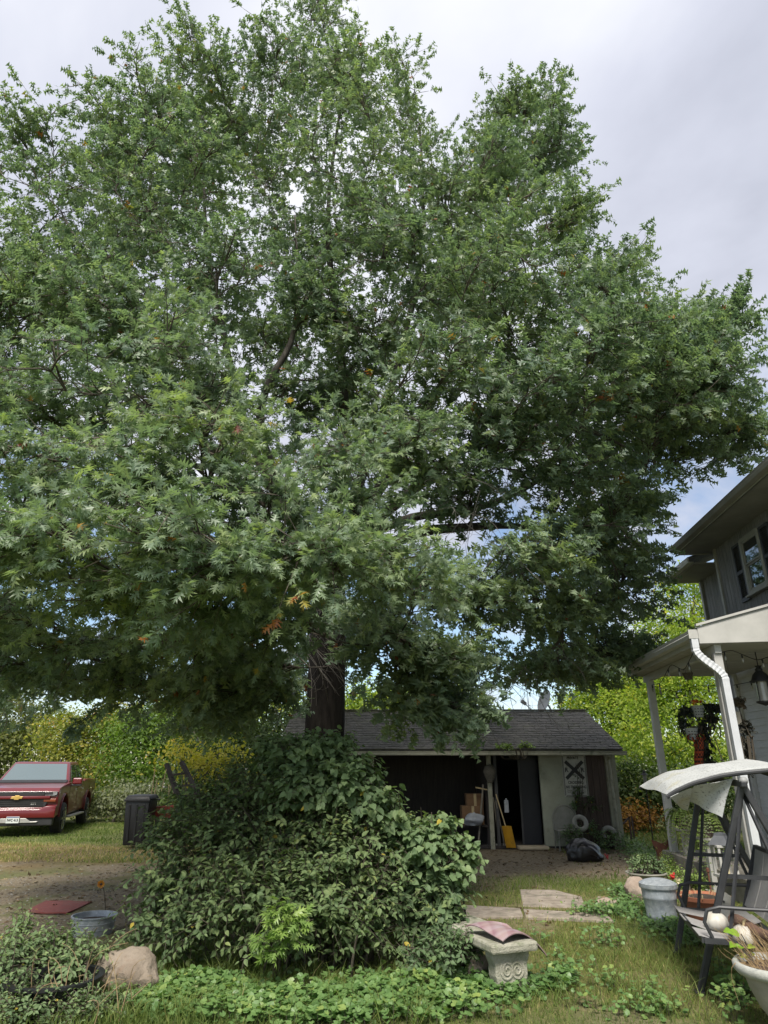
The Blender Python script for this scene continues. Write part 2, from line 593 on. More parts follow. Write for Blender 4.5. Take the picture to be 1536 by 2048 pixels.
slab([(835, 1838), (945, 1838), (1047, 1836), (1041, 1820), (940, 1814), (845, 1815)])
slab([(1051, 1837), (1130, 1840), (1228, 1845), (1214, 1832), (1140, 1827), (1047, 1821)])
slab([(1046, 1815), (1110, 1817), (1172, 1818), (1165, 1797), (1110, 1783), (1040, 1782)])
slab([(1190, 1806), (1232, 1812), (1255, 1808), (1240, 1800), (1195, 1796)])

# ------------------------------------------------------------------ shed
M_['cream'] = mat('cream_weathered_paint', (.34, .35, .28), (.27, .28, .22), scale=3, rough=.8, bump=.25, bscale=30, c3=(.15, .16, .11), c3scale=4, c3lo=.58, c3hi=.8)
M_['shingle'] = mat('grey_shingle', (.085, .082, .076), (.15, .143, .132), scale=9, rough=.95, bump=.6, bscale=120, c3=(.11, .12, .07), c3scale=3.5, c3lo=.55, c3hi=.75)
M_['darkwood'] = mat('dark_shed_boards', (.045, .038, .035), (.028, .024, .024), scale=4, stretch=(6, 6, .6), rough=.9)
M_['brownwood'] = mat('brown_door_wood', (.062, .043, .038), (.095, .068, .058), scale=5, stretch=(7, 7, .5), rough=.8, bump=.3)
M_['trim'] = mat('old_cream_trim', (.32, .31, .24), (.24, .235, .18), scale=5, rough=.75, bump=.2, c3=(.12, .12, .085), c3scale=6)

SX0, SX1 = -2.2, 5.35          # gable walls
SYF, SYB = 16.45, 22.0         # front and back walls
EY, EZ, RY, RZ = 16.08, 2.04, 18.75, 3.08
shed = thing('shed', 'low garden shed with dark open bays under a grey shingle roof', 'shed', (1, 16.5, 0))
mb = MB()
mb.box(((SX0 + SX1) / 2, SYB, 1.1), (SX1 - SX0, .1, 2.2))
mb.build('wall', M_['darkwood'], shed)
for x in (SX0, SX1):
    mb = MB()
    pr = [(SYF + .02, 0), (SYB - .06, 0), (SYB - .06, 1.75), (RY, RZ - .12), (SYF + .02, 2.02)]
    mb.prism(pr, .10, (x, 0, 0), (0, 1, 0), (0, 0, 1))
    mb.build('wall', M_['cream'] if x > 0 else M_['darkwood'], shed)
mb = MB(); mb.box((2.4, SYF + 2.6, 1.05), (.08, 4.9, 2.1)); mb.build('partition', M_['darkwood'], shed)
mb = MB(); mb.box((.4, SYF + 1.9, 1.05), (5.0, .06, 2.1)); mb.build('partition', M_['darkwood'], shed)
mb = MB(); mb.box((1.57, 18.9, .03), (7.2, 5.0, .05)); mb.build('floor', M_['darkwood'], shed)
mb = MB(); mb.box((3.975, SYF, 1.0), (.75, .08, 2.0)); mb.build('front_panel', M_['cream'], shed, bevel=.006)
dw = MB(); dw.box((4.75, SYF + .03, 1.0), (.76, .04, 2.0))
dwo = dw.build('door', M_['brownwood'], shed)
for i in range(5):
    mb = MB(); mb.box((4.45 + i * .148, SYF - .005 - .004 * (i % 2), 1.0 - .01 * (i % 3)), (.14, .022, 1.96)); mb.build('plank', M_['brownwood'], dwo, bevel=.004)
mb = MB(); mb.box((4.90, SYF - .05, .98), (.012, .03, .18)); mb.build('handle', mat('rust_iron', (.07, .045, .035), (.12, .07, .045), rough=.7), dwo)
for x, w in ((-.30, .14), (2.43, .095), (5.22, .17)):
    mb = MB(); mb.box((x, SYF - .03, .99), (w, .10, 2.0)); mb.build('post', M_['trim'], shed, bevel=.006)
mb = MB(); mb.box((2.58, SYF + .02, 1.0), (.07, .06, 2.0)); mb.box((3.19, SYF + .34, .98), (.04, .05, 1.95)); mb.build('door_frame', mat('dark_frame', (.06, .06, .062), rough=.7), shed)
mb = MB(); mb.box((3.42, SYF + .36, .98), (.42, .03, 1.93)); mb.build('door', mat('dark_blue_door', (.008, .009, .014), (.012, .013, .018), rough=.5), shed)
mb = MB(); mb.box((2.35, SYF - .01, 2.06), (6.2, .10, .13)); mb.build('lintel', M_['trim'], shed, bevel=.005)
mb = MB(); mb.box((1.5, EY + .05, EZ - .02), (7.9, .025, .13)); mb.build('fascia', M_['trim'], shed)
mb = MB()
gp = [(-.085, .0), (-.085, .02), (-.07, .055), (-.075, .085), (-.06, .09), (-.055, .02), (0, .015), (0, 0)]
mb.prism(gp, 6.5, (2.3, EY + .03, EZ - .09), (0, 1, 0), (0, 0, 1)); mb.build('gutter', M_['trim'], shed)
roof_m = M_['shingle']
mb = MB()
mb.hexa([(SX0 - .25, EY, EZ), (SX1 + .12, EY, EZ), (SX1 + .12, RY, RZ), (SX0 - .25, RY, RZ), (SX0 - .25, EY, EZ + .05), (SX1 + .12, EY, EZ + .05), (SX1 + .12, RY, RZ + .05), (SX0 - .25, RY, RZ + .05)])
mb.hexa([(SX0 - .25, RY, RZ), (SX1 + .12, RY, RZ), (SX1 + .12, SYB + .3, 1.78), (SX0 - .25, SYB + .3, 1.78), (SX0 - .25, RY, RZ + .05), (SX1 + .12, RY, RZ + .05), (SX1 + .12, SYB + .3, 1.83), (SX0 - .25, SYB + .3, 1.83)])
roof = mb.build('roof', roof_m, shed)
sl = np.array((RY - EY, RZ - EZ)); L_ = np.linalg.norm(sl); sl = sl / L_; nrm = np.array((-sl[1], sl[0]))
NC = 22
for i in range(NC):
    mb = MB()
    s0, s1 = -0.04 + i * L_ / NC, (i + 1.12) * L_ / NC - .04
    x = SX0 - .27 - random.random() * .25
    while x < SX1 + .13:
        w = .285 + random.uniform(-.004, .004)
        x0, x1 = max(x, SX0 - .27), min(x + w, SX1 + .14)
        if x1 - x0 > .03:
            lift, j = random.uniform(.014, .022), random.uniform(-.01, .008)
            a0 = np.array((EY, EZ + .052)) + sl * (s0 + j); a1 = np.array((EY, EZ + .052)) + sl * s1
            b0 = a0 + nrm * lift; b1 = a1 + nrm * .004
            mb.hexa([(x0 + .006, *a0), (x1 - .006, *a0), (x1 - .006, *a1), (x0 + .006, *a1), (x0 + .006, *b0), (x1 - .006, *b0), (x1 - .006, *b1), (x0 + .006, *b1)])
        x += w
    mb.build('shingle_course', roof_m, roof)
mb = MB(); mb.bar((SX0 - .27, RY, RZ + .075), (SX1 + .14, RY, RZ + .075), .22, .03); mb.build('ridge_cap', roof_m, roof)
mb = MB(); mb.tube([(5.16, EY + .02, EZ - .1), (5.19, SYF - .12, 1.86), (5.2, SYF - .13, 1.7), (5.24, SYF - .13, .1)], .033, 8); mb.build('downpipe', M_['trim'], shed, smooth=True)

# ------------------------------------------------------------------ house (own axes: u to the right, v away along its side wall)
HO, HA = (4.53, 9.55, 0.0), R(4.0)
house = thing('house', 'grey board-sided two storey house with white covered side porch', 'house', HO, -HA, world=False)
M_['board'] = mat('weathered_grey_boards', (.13, .13, .135), (.33, .33, .335), scale=3.2, stretch=(14, 14, .55), rough=.85, bump=.5, bscale=10, lo=.32, hi=.66, c3=(.36, .36, .365), c3scale=5, c3lo=.60, c3hi=.85)
M_['white'] = mat('white_paint', (.42, .412, .39), (.36, .355, .335), scale=4, rough=.55, c3=(.40, .40, .37), c3scale=5, c3lo=.62, c3hi=.85)
M_['offwhite'] = mat('greyed_white_paint', (.52, .52, .50), (.44, .44, .42), scale=3, rough=.6, c3=(.30, .29, .26), c3scale=4, c3lo=.60, c3hi=.8)
M_['siding'] = mat('pale_grey_siding', (.60, .61, .61), (.52, .53, .53), scale=5, stretch=(1, 1, 8), rough=.6, bump=.15, bscale=20)
M_['soffit'] = mat('grey_soffit', (.30, .29, .275), (.24, .235, .22), scale=3, rough=.8)
M_['shutter'] = mat('charcoal_shutter', (.040, .042, .048), (.055, .057, .062), scale=6, rough=.6)
M_['wframe'] = mat('window_frame_paint', (.36, .355, .31), (.30, .295, .26), scale=6, rough=.6)
M_['glass'] = glassmat('dark_glass', (.025, .03, .034))
UW, US, VC, VF = 1.9, 2.15, 3.36, 5.0
ZP = 3.42
# lower walls and upper storey body
mb = MB(); mb.box((UW + 3.0, -2.2, 1.9), (5.9, 11.3, 3.8)); mb.build('wall', M_['siding'], house)
mb = MB(); mb.box((UW + 3.05, -2.35, 4.85), (5.9, 11.3, 2.05)); mb.build('wall', M_['board'], house)
mb = MB(); mb.box((US + 2.9, 4.1, 2.9), (5.5, 1.75, 5.66)); mb.build('wall', M_['board'], house)
# vertical boards, upper storey
nbd = 0
v = VC - .005
while v > -5.0:
    w = .145 + random.uniform(-.004, .004)
    mb = MB(); mb.box((UW + .085 - random.uniform(0, .006), v - w / 2, 4.82), (.03, w - .012, 2.08)); mb.build('wall_board', M_['board'], house)
    v -= w
v = 4.92
while v > VC + .12:
    mb = MB(); mb.box((US + .13 - random.uniform(0, .006), v - .0725, 4.6), (.03, .133, 2.2)); mb.build('wall_board', M_['board'], house)
    v -= .145
for u_, v_, z0, z1 in ((UW + .075, VC + .0, 3.7, 5.84), (US + .10, 4.98, 3.4, 5.7), (UW + .01, 3.42, .3, 3.34)):
    mb = MB(); mb.box((u_, v_ + .02, (z0 + z1) / 2), (.09, .09, z1 - z0)); mb.build('corner_trim', M_['offwhite'] if z0 < 1 else M_['wframe'], house, bevel=.004)
# lower siding boards
z = .42
while z < 3.28:
    mb = MB()
    mb.hexa([(UW + .02, -4.9, z), (UW + .045, -4.9, z), (UW + .045, 3.38, z), (UW + .02, 3.38, z), (UW + .034, -4.9, z + .125), (UW + .045, -4.9, z + .125), (UW + .045, 3.38, z + .125), (UW + .034, 3.38, z + .125)])
    mb.build('siding_board', M_['siding'], house)
    z += .122


def shutter(u_, v0, v1, z0, z1):
    mb = MB()
    f = .045
    zm = (z0 + z1) / 2
    for a, b_ in ((v0, v0 + f), (v1 - f, v1)): mb.box((u_, (a + b_) / 2, zm), (.035, f, z1 - z0))
    for a, b_ in ((z0, z0 + .07), (zm - .03, zm + .03), (z1 - .05, z1)): mb.box((u_, (v0 + v1) / 2, (a + b_) / 2), (.035, v1 - v0 - 2 * f, b_ - a))
    o = mb.build('shutter', M_['shutter'], house)
    for a, b_ in ((z0 + .07, zm - .03), (zm + .03, z1 - .05)):
        n_ = max(4, int((b_ - a) / .036))
        for i in range(n_):
            lb = MB(); lb.box((u_ + .004, (v0 + v1) / 2, a + (i + .5) * (b_ - a) / n_), (.030, v1 - v0 - 2 * f, .007), ry=R(-40)); lb.build('slat', M_['shutter'], o)
    mb = MB(); mb.box((u_ + .021, (v0 + v1) / 2, zm), (.006, v1 - v0 - .03, z1 - z0 - .03)); mb.build('backing', M_['shutter'], o)


def window(u_, v0, v1, z0, z1):
    f = .07
    zm = (z0 + z1) / 2
    mb = MB()
    for a, b_ in ((v0, v0 + f), (v1 - f, v1)): mb.box((u_, (a + b_) / 2, zm), (.07, f, z1 - z0))
    for a, b_ in ((z0, z0 + f), (z1 - f, z1)): mb.box((u_, (v0 + v1) / 2, (a + b_) / 2), (.07, v1 - v0 - 2 * f, b_ - a))
    o = mb.build('window', M_['wframe'], house, bevel=.006)
    for (a, b_, du) in ((z0 + f, zm + .015, .012), (zm + .02, z1 - f, -.006)):
        mb = MB()
        for p, q in ((v0 + f, v0 + f + .03), (v1 - f - .03, v1 - f)): mb.box((u_ + du, (p + q) / 2, (a + b_) / 2), (.03, .03, b_ - a))
        for p, q in ((a, a + .035), (b_ - .03, b_)): mb.box((u_ + du, (v0 + v1) / 2, (p + q) / 2), (.03, v1 - v0 - 2 * f - .06, q - p))
        mb.build('sash', M_['wframe'], o)
        mb = MB(); mb.box((u_ + du + .004, (v0 + v1) / 2, (a + b_) / 2), (.006, v1 - v0 - 2 * f - .06, b_ - a - .065)); mb.build('pane', M_['glass'], o)
    mb = MB(); mb.box((u_ - .03, (v0 + v1) / 2, z0 - .02), (.10, v1 - v0 + .08, .035)); mb.build('sill', M_['wframe'], o, bevel=.005)


window(UW + .05, 1.52, 2.26, 4.58, 5.62)
shutter(UW + .045, 2.28, 2.60, 4.52, 5.60)
shutter(UW + .045, 1.17, 1.50, 4.52, 5.60)
shutter(US + .09, 3.62, 3.95, 4.30, 5.35)
shutter(UW + .012, .95, 1.30, 1.75, 2.95)
window(UW + .02, .0, .93, 1.75, 2.95)
# main eave: soffit, fascia, gutter, roof above
EU = UW - .58
mb = MB(); mb.box(((EU + UW) / 2 + .05, -1.0, 5.83), (.72, 9.3, .03)); mb.build('soffit', M_['soffit'], house)
mb = MB(); mb.box((EU - .012, -1.0, 5.89), (.025, 9.34, .15)); mb.build('fascia', M_['offwhite'], house)
kst = [(-.11, .0), (-.125, .055), (-.105, .075), (-.115, .115), (-.09, .12), (-.088, .02), (0, .015), (0, 0)]
mb = MB(); mb.prism([(p, q) for p, q in kst], 9.3, (EU - .025, -1.0, 5.84), (1, 0, 0), (0, 0, 1)); mb.build('gutter', M_['soffit'], house)
mb = MB()
mb.hexa([(EU - .06, -5.7, 5.93), (EU - .06, 3.72, 5.93), (UW + 3.0, 3.72, 7.5), (UW + 3.0, -5.7, 7.5), (EU - .06, -5.7, 5.98), (EU - .06, 3.72, 5.98), (UW + 3.0, 3.72, 7.55), (UW + 3.0, -5.7, 7.55)])
mb.hexa([(UW + 3.0, -5.7, 7.5), (UW + 3.0, 3.72, 7.5), (UW + 6.6, 3.72, 5.9), (UW + 6.6, -5.7, 5.9), (UW + 3.0, -5.7, 7.55), (UW + 3.0, 3.72, 7.55), (UW + 6.6, 3.72, 5.95), (UW + 6.6, -5.7, 5.95)])
mb.build('roof', M_['shingle'], house)
mb = MB(); mb.hexa([(EU + .02, 3.66, 5.80), (UW + 2.9, 3.66, 5.80), (UW + 2.9, 3.69, 5.80), (EU + .02, 3.69, 5.80), (EU + .02, 3.66, 5.93), (UW + 2.9, 3.66, 7.40), (UW + 2.9, 3.69, 7.40), (EU + .02, 3.69, 5.93)])
mb.build('bargeboard', M_['offwhite'], house)
# lower eave of the far wing
E2 = US - .55
mb = MB(); mb.box(((E2 + US) / 2 + .06, 4.38, 5.60), (.68, 1.55, .03)); mb.build('soffit', M_['soffit'], house)
mb = MB(); mb.prism(kst, 1.6, (E2 - .01, 4.38, 5.61), (1, 0, 0), (0, 0, 1)); mb.build('gutter', M_['offwhite'], house)
mb = MB(); mb.hexa([(E2 - .05, 3.70, 5.72), (E2 - .05, 5.2, 5.72), (US + 2.8, 5.2, 7.0), (US + 2.8, 3.7, 7.0), (E2 - .05, 3.7, 5.77), (E2 - .05, 5.2, 5.77), (US + 2.8, 5.2, 7.05), (US + 2.8, 3.7, 7.05)]); mb.build('roof', M_['shingle'], house)
# porch
mb = MB(); mb.hexa([(-.02, -.02, 3.50), (-.02, 3.72, 3.50), (UW + .03, 3.72, 4.0), (UW + .03, -.02, 4.0), (-.02, -.02, 3.56), (-.02, 3.72, 3.56), (UW + .03, 3.72, 4.06), (UW + .03, -.02, 4.06)])
mb.build('porch_roof', M_['shingle'], house)
mb = MB(); mb.hexa([(.0, -.055, 3.33), (UW, -.055, 3.36), (UW, -.022, 3.36), (.0, -.022, 3.33), (.0, -.055, 3.57), (UW, -.055, 4.07), (UW, -.022, 4.07), (.0, -.022, 3.57)]); mb.build('porch_fascia', M_['white'], house, bevel=.004)
mb = MB(); mb.hexa([(-.02, -.085, 3.575), (UW, -.085, 4.075), (UW, -.02, 4.075), (-.02, -.02, 3.575), (-.02, -.085, 3.61), (UW, -.085, 4.11), (UW, -.02, 4.11), (-.02, -.02, 3.61)]); mb.build('drip_edge', M_['white'], house)
mb = MB(); mb.box((.012, 1.85, 3.42), (.022, 3.7, .16)); mb.build('porch_fascia', M_['offwhite'], house)
mb = MB(); mb.prism(kst, 3.72, (.0, 1.83, 3.41), (1, 0, 0), (0, 0, 1)); mb.build('porch_gutter', M_['offwhite'], house)
mb = MB(); mb.prism([(-.13, -.005), (-.13, .125), (0, .125), (0, -.005)], .012, (.0, -.036, 3.41), (1, 0, 0), (0, 0, 1)); mb.build('gutter_cap', M_['white'], house)
mb = MB(); mb.box((.96, 1.83, 3.345), (1.86, 3.66, .02)); mb.build('porch_ceiling', mat('porch_ceiling_paint', (.42, .41, .37), (.36, .35, .32), scale=2, rough=.7), house)
for i in range(1, 4):
    mb = MB(); mb.box((.98, .9 * i, 3.331), (1.84, .03, .006)); mb.build('ceiling_batten', M_['offwhite'], house)
mb = MB(); mb.box((.28, 1.8, 3.27), (.09, 3.5, .12)); mb.build('porch_beam', M_['offwhite'], house)
for v_ in (.14, 3.30):
    mb = MB(); mb.box((.28, v_, 1.76), (.12, .12, 2.9)); mb.build('porch_post', M_['white'] if v_ < 1 else M_['offwhite'], house, bevel=.01)
M_['deckc'] = mat('porch_base_concrete', (.23, .21, .18), (.16, .15, .125), scale=4, rough=.9, bump=.4, bscale=30, c3=(.10, .10, .075), c3scale=3)
mb = MB(); mb.box((1.0, 1.75, .11), (1.7, 3.6, .42)); mb.build('porch_base', M_['deckc'], house, bevel=.01)
# downspout with ribbed elbows
dsm = mat('white_downspout', (.54, .555, .58), (.48, .495, .52), scale=5, rough=.45, c3=(.34, .34, .32), c3scale=6, c3lo=.65, c3hi=.85)


def duct(P, w, name):
    """rectangular duct along P with corrugated bends"""
    P = np.asarray(P, float)
    T = unit(np.gradient(P, axis=0))
    V, F = [], []
    for i in range(len(P)):
        s = unit(np.cross(T[i], (0, 1, 0))); k = w[i]
        q = np.array((0, 1, 0))
        for a, c_ in ((-1, -1), (-.4, -1.0), (-.3, -.93), (.3, -.93), (.4, -1.0), (1, -1), (1, 1), (-1, 1)):
            V.append(P[i] + s * a * k + q * c_ * k * .8)
    n = 8
    for i in range(len(P) - 1):
        for j in range(n):
            F.append((i * n + j, i * n + (j + 1) % n, (i + 1) * n + (j + 1) % n, (i + 1) * n + j))
    F += [tuple(range(n))[::-1], tuple((len(P) - 1) * n + j for j in range(n))]
    mb = MB(); mb.add(V, F)
    return mb.build(name, dsm, house)


dsp = [(-.055, .0, 3.42), (-.055, .0, 3.28)]
dw_ = [.047, .047]
cx = np.linspace(0, 1, 22)
for i, s in enumerate(cx):
    q = s * s * (3 - 2 * s)
    dsp.append((-.055 + .33 * q, .0 - .0 * s, 3.26 - .42 * s)); dw_.append(.050 if i % 2 else .043)
dsp += [(.275, 0, 2.80), (.28, 0, 1.6), (.285, 0, .45)]; dw_ += [.047] * 3
duct(dsp, dw_, 'downspout')

# ------------------------------------------------------------------ trees


def bez(p0, c, p1, n):
    t_ = np.linspace(0, 1, n)[:, None]
    return (1 - t_) ** 2 * p0 + 2 * t_ * (1 - t_) * c + t_ * t_ * p1


def blob(px, py, Y, rpx, rpy, depth=None):
    """a blob seen at (px, py) with the given half sizes in photograph pixels"""
    c_ = at(px, py, Y)
    zc = pix(c_)[2]
    rx, rz = rpx / FPX * zc, rpy / FPX * zc
    return (c_[0], c_[1], c_[2], rx, depth or (rx + rz) / 2 * .8, rz)


class Wood:
    """many thin tubes collected as one mesh"""

    def __init__(self):
        self.V, self.F, self.n = [], [], 0

    def tube(self, P, r0, r1, k=4):
        P = np.asarray(P, float)
        T = unit(np.gradient(P, axis=0))
        u = np.cross(T, (0.31, 0.23, 0.92)); u = unit(u); w = np.cross(T, u)
        r_ = np.linspace(r0, r1, len(P))[:, None, None]
        a = np.arange(k) * 2 * np.pi / k
        V = P[:, None] + r_ * (np.cos(a)[None, :, None] * u[:, None] + np.sin(a)[None, :, None] * w[:, None])
        m = len(P)
        i, j = np.meshgrid(np.arange(m - 1), np.arange(k), indexing='ij')
        F = np.stack([i * k + j, i * k + (j + 1) % k, (i + 1) * k + (j + 1) % k, (i + 1) * k + j], -1).reshape(-1, 4)
        self.V.append(V.reshape(-1, 3)); self.F.append(F + self.n); self.n += m * k

    def sticks(self, A, B, r0, r1):
        """straight three-sided twigs A -> B, all at once"""
        T = unit(B - A)
        u = unit(np.cross(T, (0.31, 0.23, 0.92))); w = np.cross(T, u)
        a = np.arange(3) * 2 * np.pi / 3
        ring = np.cos(a)[None, :, None] * u[:, None] + np.sin(a)[None, :, None] * w[:, None]
        V = np.concatenate([A[:, None] + ring * r0, B[:, None] + ring * r1], 1)
        f = np.array([(0, 1, 4, 3), (1, 2, 5, 4), (2, 0, 3, 5)])
        F = (f[None] + (np.arange(len(A)) * 6)[:, None, None]).reshape(-1, 4)
        self.V.append(V.reshape(-1, 3)); self.F.append(F + self.n); self.n += len(A) * 6

    def build(self, name, m, parent=None, kind=None, smooth=True):
        return link(name, np_mesh(name, np.concatenate(self.V), np.concatenate(self.F), smooth=smooth), m, parent, kind)


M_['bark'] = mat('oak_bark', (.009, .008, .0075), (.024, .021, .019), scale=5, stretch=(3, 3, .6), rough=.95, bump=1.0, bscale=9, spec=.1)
M_['limbbark'] = mat('limb_bark', (.045, .040, .036), (.10, .090, .080), scale=7, stretch=(2, 2, .7), rough=.95, bump=1.0, bscale=14, spec=.15)
M_['twigbark'] = mat('twig_bark', (.055, .045, .035), (.12, .10, .08), scale=9, rough=.9)
M_['oakleaf'] = leafmat('oak_leaf', [(0.0, (.090, .136, .098)), (.30, (.134, .194, .132)), (.55, (.186, .246, .144)), (.78, (.245, .302, .124)), (.90, (.17, .235, .06)), (.93, (.30, .24, .04)), (.97, (.34, .14, .035)), (1.0, (.20, .045, .03))],
                        rough=.44, trans=.38, spec=.5, tcol=(1.0, 1.1, .6))

oak = thing('oak_tree', 'huge spreading pin oak filling the yard in front of the shed', 'tree', (-1.05, 12, 0))
TB = np.array((-1.05, 12.0, 0.0))
# trunk and central leader
top = at(640, -70, 11.0)
tk = [TB + (0, 0, -.1), TB + (0, 0, .35), TB + (.0, 0, 1.2), TB + (.02, 0, 2.6), TB + (.03, 0, 4.2), TB + (.05, 0, 5.4)]
lead = bez(TB + (.05, 0, 5.4), TB + (.3, -.2, 12), top, 22)[1:]
lead[:, 0] += .34 * np.sin(np.linspace(0, 10, 21)) * np.linspace(.2, 1, 21); lead[:, 1] += .26 * np.sin(np.linspace(1, 8, 21))* np.linspace(.2, 1, 21)
axisP = np.array(tk + list(lead))
axisR = np.interp(axisP[:, 2], [-.1, .35, 1.2, 2.6, 5.0, 6.2, 9, 14, 21], [.52, .42, .36, .335, .315, .16, .095, .042, .010])
kz = int(np.searchsorted(axisP[:, 2], 7.2))
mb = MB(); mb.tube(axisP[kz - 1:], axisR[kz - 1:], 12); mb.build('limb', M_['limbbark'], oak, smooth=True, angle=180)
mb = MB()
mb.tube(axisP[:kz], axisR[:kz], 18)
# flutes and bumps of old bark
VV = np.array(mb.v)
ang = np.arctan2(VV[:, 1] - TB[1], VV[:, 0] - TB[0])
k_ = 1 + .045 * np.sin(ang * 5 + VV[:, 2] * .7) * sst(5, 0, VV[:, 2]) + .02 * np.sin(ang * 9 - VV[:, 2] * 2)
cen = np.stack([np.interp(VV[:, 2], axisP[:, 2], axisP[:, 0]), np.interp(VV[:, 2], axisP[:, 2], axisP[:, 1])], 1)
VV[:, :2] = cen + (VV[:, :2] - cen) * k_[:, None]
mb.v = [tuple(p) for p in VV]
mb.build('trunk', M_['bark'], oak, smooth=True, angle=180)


def on_axis(z):
    return np.array((np.interp(z, axisP[:, 2], axisP[:, 0]), np.interp(z, axisP[:, 2], axisP[:, 1]), z))


def rad_axis(z):
    return float(np.interp(z, axisP[:, 2], axisR))


side_wood, twA, twB = Wood(), [], []
LC, LA, LN, LS, LT = [], [], [], [], []
UP = np.array((0, 0, 1.0))
TWIG_STEP, SIDE_STEP = .155, .26


def foliate(P, f0, lmax, flat, tint, dens=1.0, droop=.25, lsize=.135):
    """side branches, twigs and leaves along the limb P from fraction f0 to its tip"""
    seg = np.linalg.norm(np.diff(P, axis=0), axis=1)
    cum = np.concatenate([[0], np.cumsum(seg)])
    L = cum[-1]
    s = L * f0
    k = random.random() * 6.28
    outw = unit(np.array((P[-1][0] - TB[0], P[-1][1] - TB[1], 0.0)))
    while s < L + .05:
        ss = min(s, L)
        p = np.array([np.interp(ss, cum, P[:, i]) for i in range(3)])
        p2 = np.array([np.interp(min(ss + .15, L), cum, P[:, i]) for i in range(3)]) if ss < L - .16 else P[-1]
        p1 = np.array([np.interp(max(ss - .15, 0), cum, P[:, i]) for i in range(3)])
        T = unit(p2 - p1)
        H = unit(np.cross(T, UP)) if abs(T[2]) < .97 else np.array((1.0, 0, 0))
        Vv = np.cross(H, T)
        k += 2.4
        c_, s_ = math.cos(k), math.sin(k) * (1 - flat) + flat * .25 * (random.random() - .35)
        D = c_ * H + s_ * Vv
        D = D / max(1e-6, np.linalg.norm(D))
        a = R(random.uniform(42, 68))
        d = math.cos(a) * T + math.sin(a) * D
        bl = min(.28 + .42 * (L - ss), lmax) * random.uniform(.65, 1.2)
        if ss >= L: d, bl = T, .35
        e = p + d * bl + UP * (-droop * bl * bl * .5 + random.uniform(-.08, .12) * bl) + outw * .12 * bl
        n = max(3, int(bl / .3) + 2)
        B = bez(p, p + d * bl * .55, e, n)
        side_wood.tube(B, .006 + .008 * bl, .004, 3)
        nt = max(2, int(bl / TWIG_STEP * dens + random.random()))
        tt = np.clip((np.arange(nt) + rng.uniform(.3, 1.0, nt)) / nt, .12, 1.0)
        tt[-1] = 1.0
        q = np.stack([np.interp(tt, np.linspace(0, 1, n), B[:, i]) for i in range(3)], 1)
        bt = unit(e - p)
        bh = unit(np.cross(bt, UP)) if abs(bt[2]) < .97 else np.array((1.0, 0, 0))
        sg = np.where(np.arange(nt) % 2 == 0, 1.0, -1.0)
        td = unit(bt * rng.uniform(.5, 1.0, nt)[:, None] + bh * (sg * rng.uniform(.5, .95, nt))[:, None] + rng.normal(0, .28, (nt, 3)))
        td[-1] = bt
        tl = rng.uniform(.20, .42, nt)
        tq = q + td * tl[:, None] - UP * (droop * .25 * tl)[:, None]
        twA.append(q); twB.append(tq)
        nl = 12
        f = np.linspace(.18, 1.0, nl)
        C = (q[:, None] + (tq - q)[:, None] * f[None, :, None]).reshape(-1, 3)
        ax = np.repeat(unit(tq - q), nl, 0)
        m = len(C)
        sp = unit(rng.normal(0, 1, (m, 3)))
        fr = np.tile(f, nt)
        A = unit(ax * (.45 + .6 * fr)[:, None] + sp * .85 + outw * .22 - UP * .30)
        Nn = unit(UP * .75 + outw * .55 + rng.normal(0, .55, (m, 3)))
        LC.append(C + rng.normal(0, .015, (m, 3))); LA.append(A); LN.append(Nn)
        LS.append(lsize * rng.uniform(.70, 1.25, m))
        base = tint + random.gauss(0, .07)
        LT.append(np.clip(base + rng.normal(0, .10, m), 0, .88))
        s += SIDE_STEP * random.uniform(.75, 1.25)


def wiggle(P, wig, L):
    t_ = np.linspace(0, 1, len(P))
    for ax_ in range(3):
        ph = rng.uniform(0, 6.28, 3)
        P[:, ax_] += wig * L * .16 * (np.sin(t_ * 5 + ph[0]) + .7 * np.sin(t_ * 11 + ph[1]) + .35 * np.sin(t_ * 23 + ph[2]) - math.sin(ph[0]) - .7 * math.sin(ph[1]) - .35 * math.sin(ph[2])) * t_ * (1.2 - t_)
    return P


# skeleton: every point of the wood so far, with its radius, its heading and its way back to the ground
SKP, SKR, SKT, SKL = [], [], [], []


def grow(P, rr, base_len):
    T = unit(np.gradient(P, axis=0))
    ln = base_len + np.concatenate([[0], np.cumsum(np.linalg.norm(np.diff(P, axis=0), axis=1))])
    SKP.extend(P); SKR.extend(rr); SKT.extend(T); SKL.extend(ln)


zs_ = np.linspace(2.9, 20, 60)
AX = np.array([on_axis(z) for z in zs_])
grow(AX, np.array([rad_axis(z) for z in zs_]), 2.9)


def smooth_path(pts, n=22):
    K = np.array([at(*p) for p in pts])
    s = np.linspace(0, len(K) - 1, n)
    P = np.stack([np.interp(s, np.arange(len(K)), K[:, i]) for i in range(3)], 1)
    for _ in range(2): P[1:-1] = (P[:-2] + 2 * P[1:-1] + P[2:]) / 4
    return P


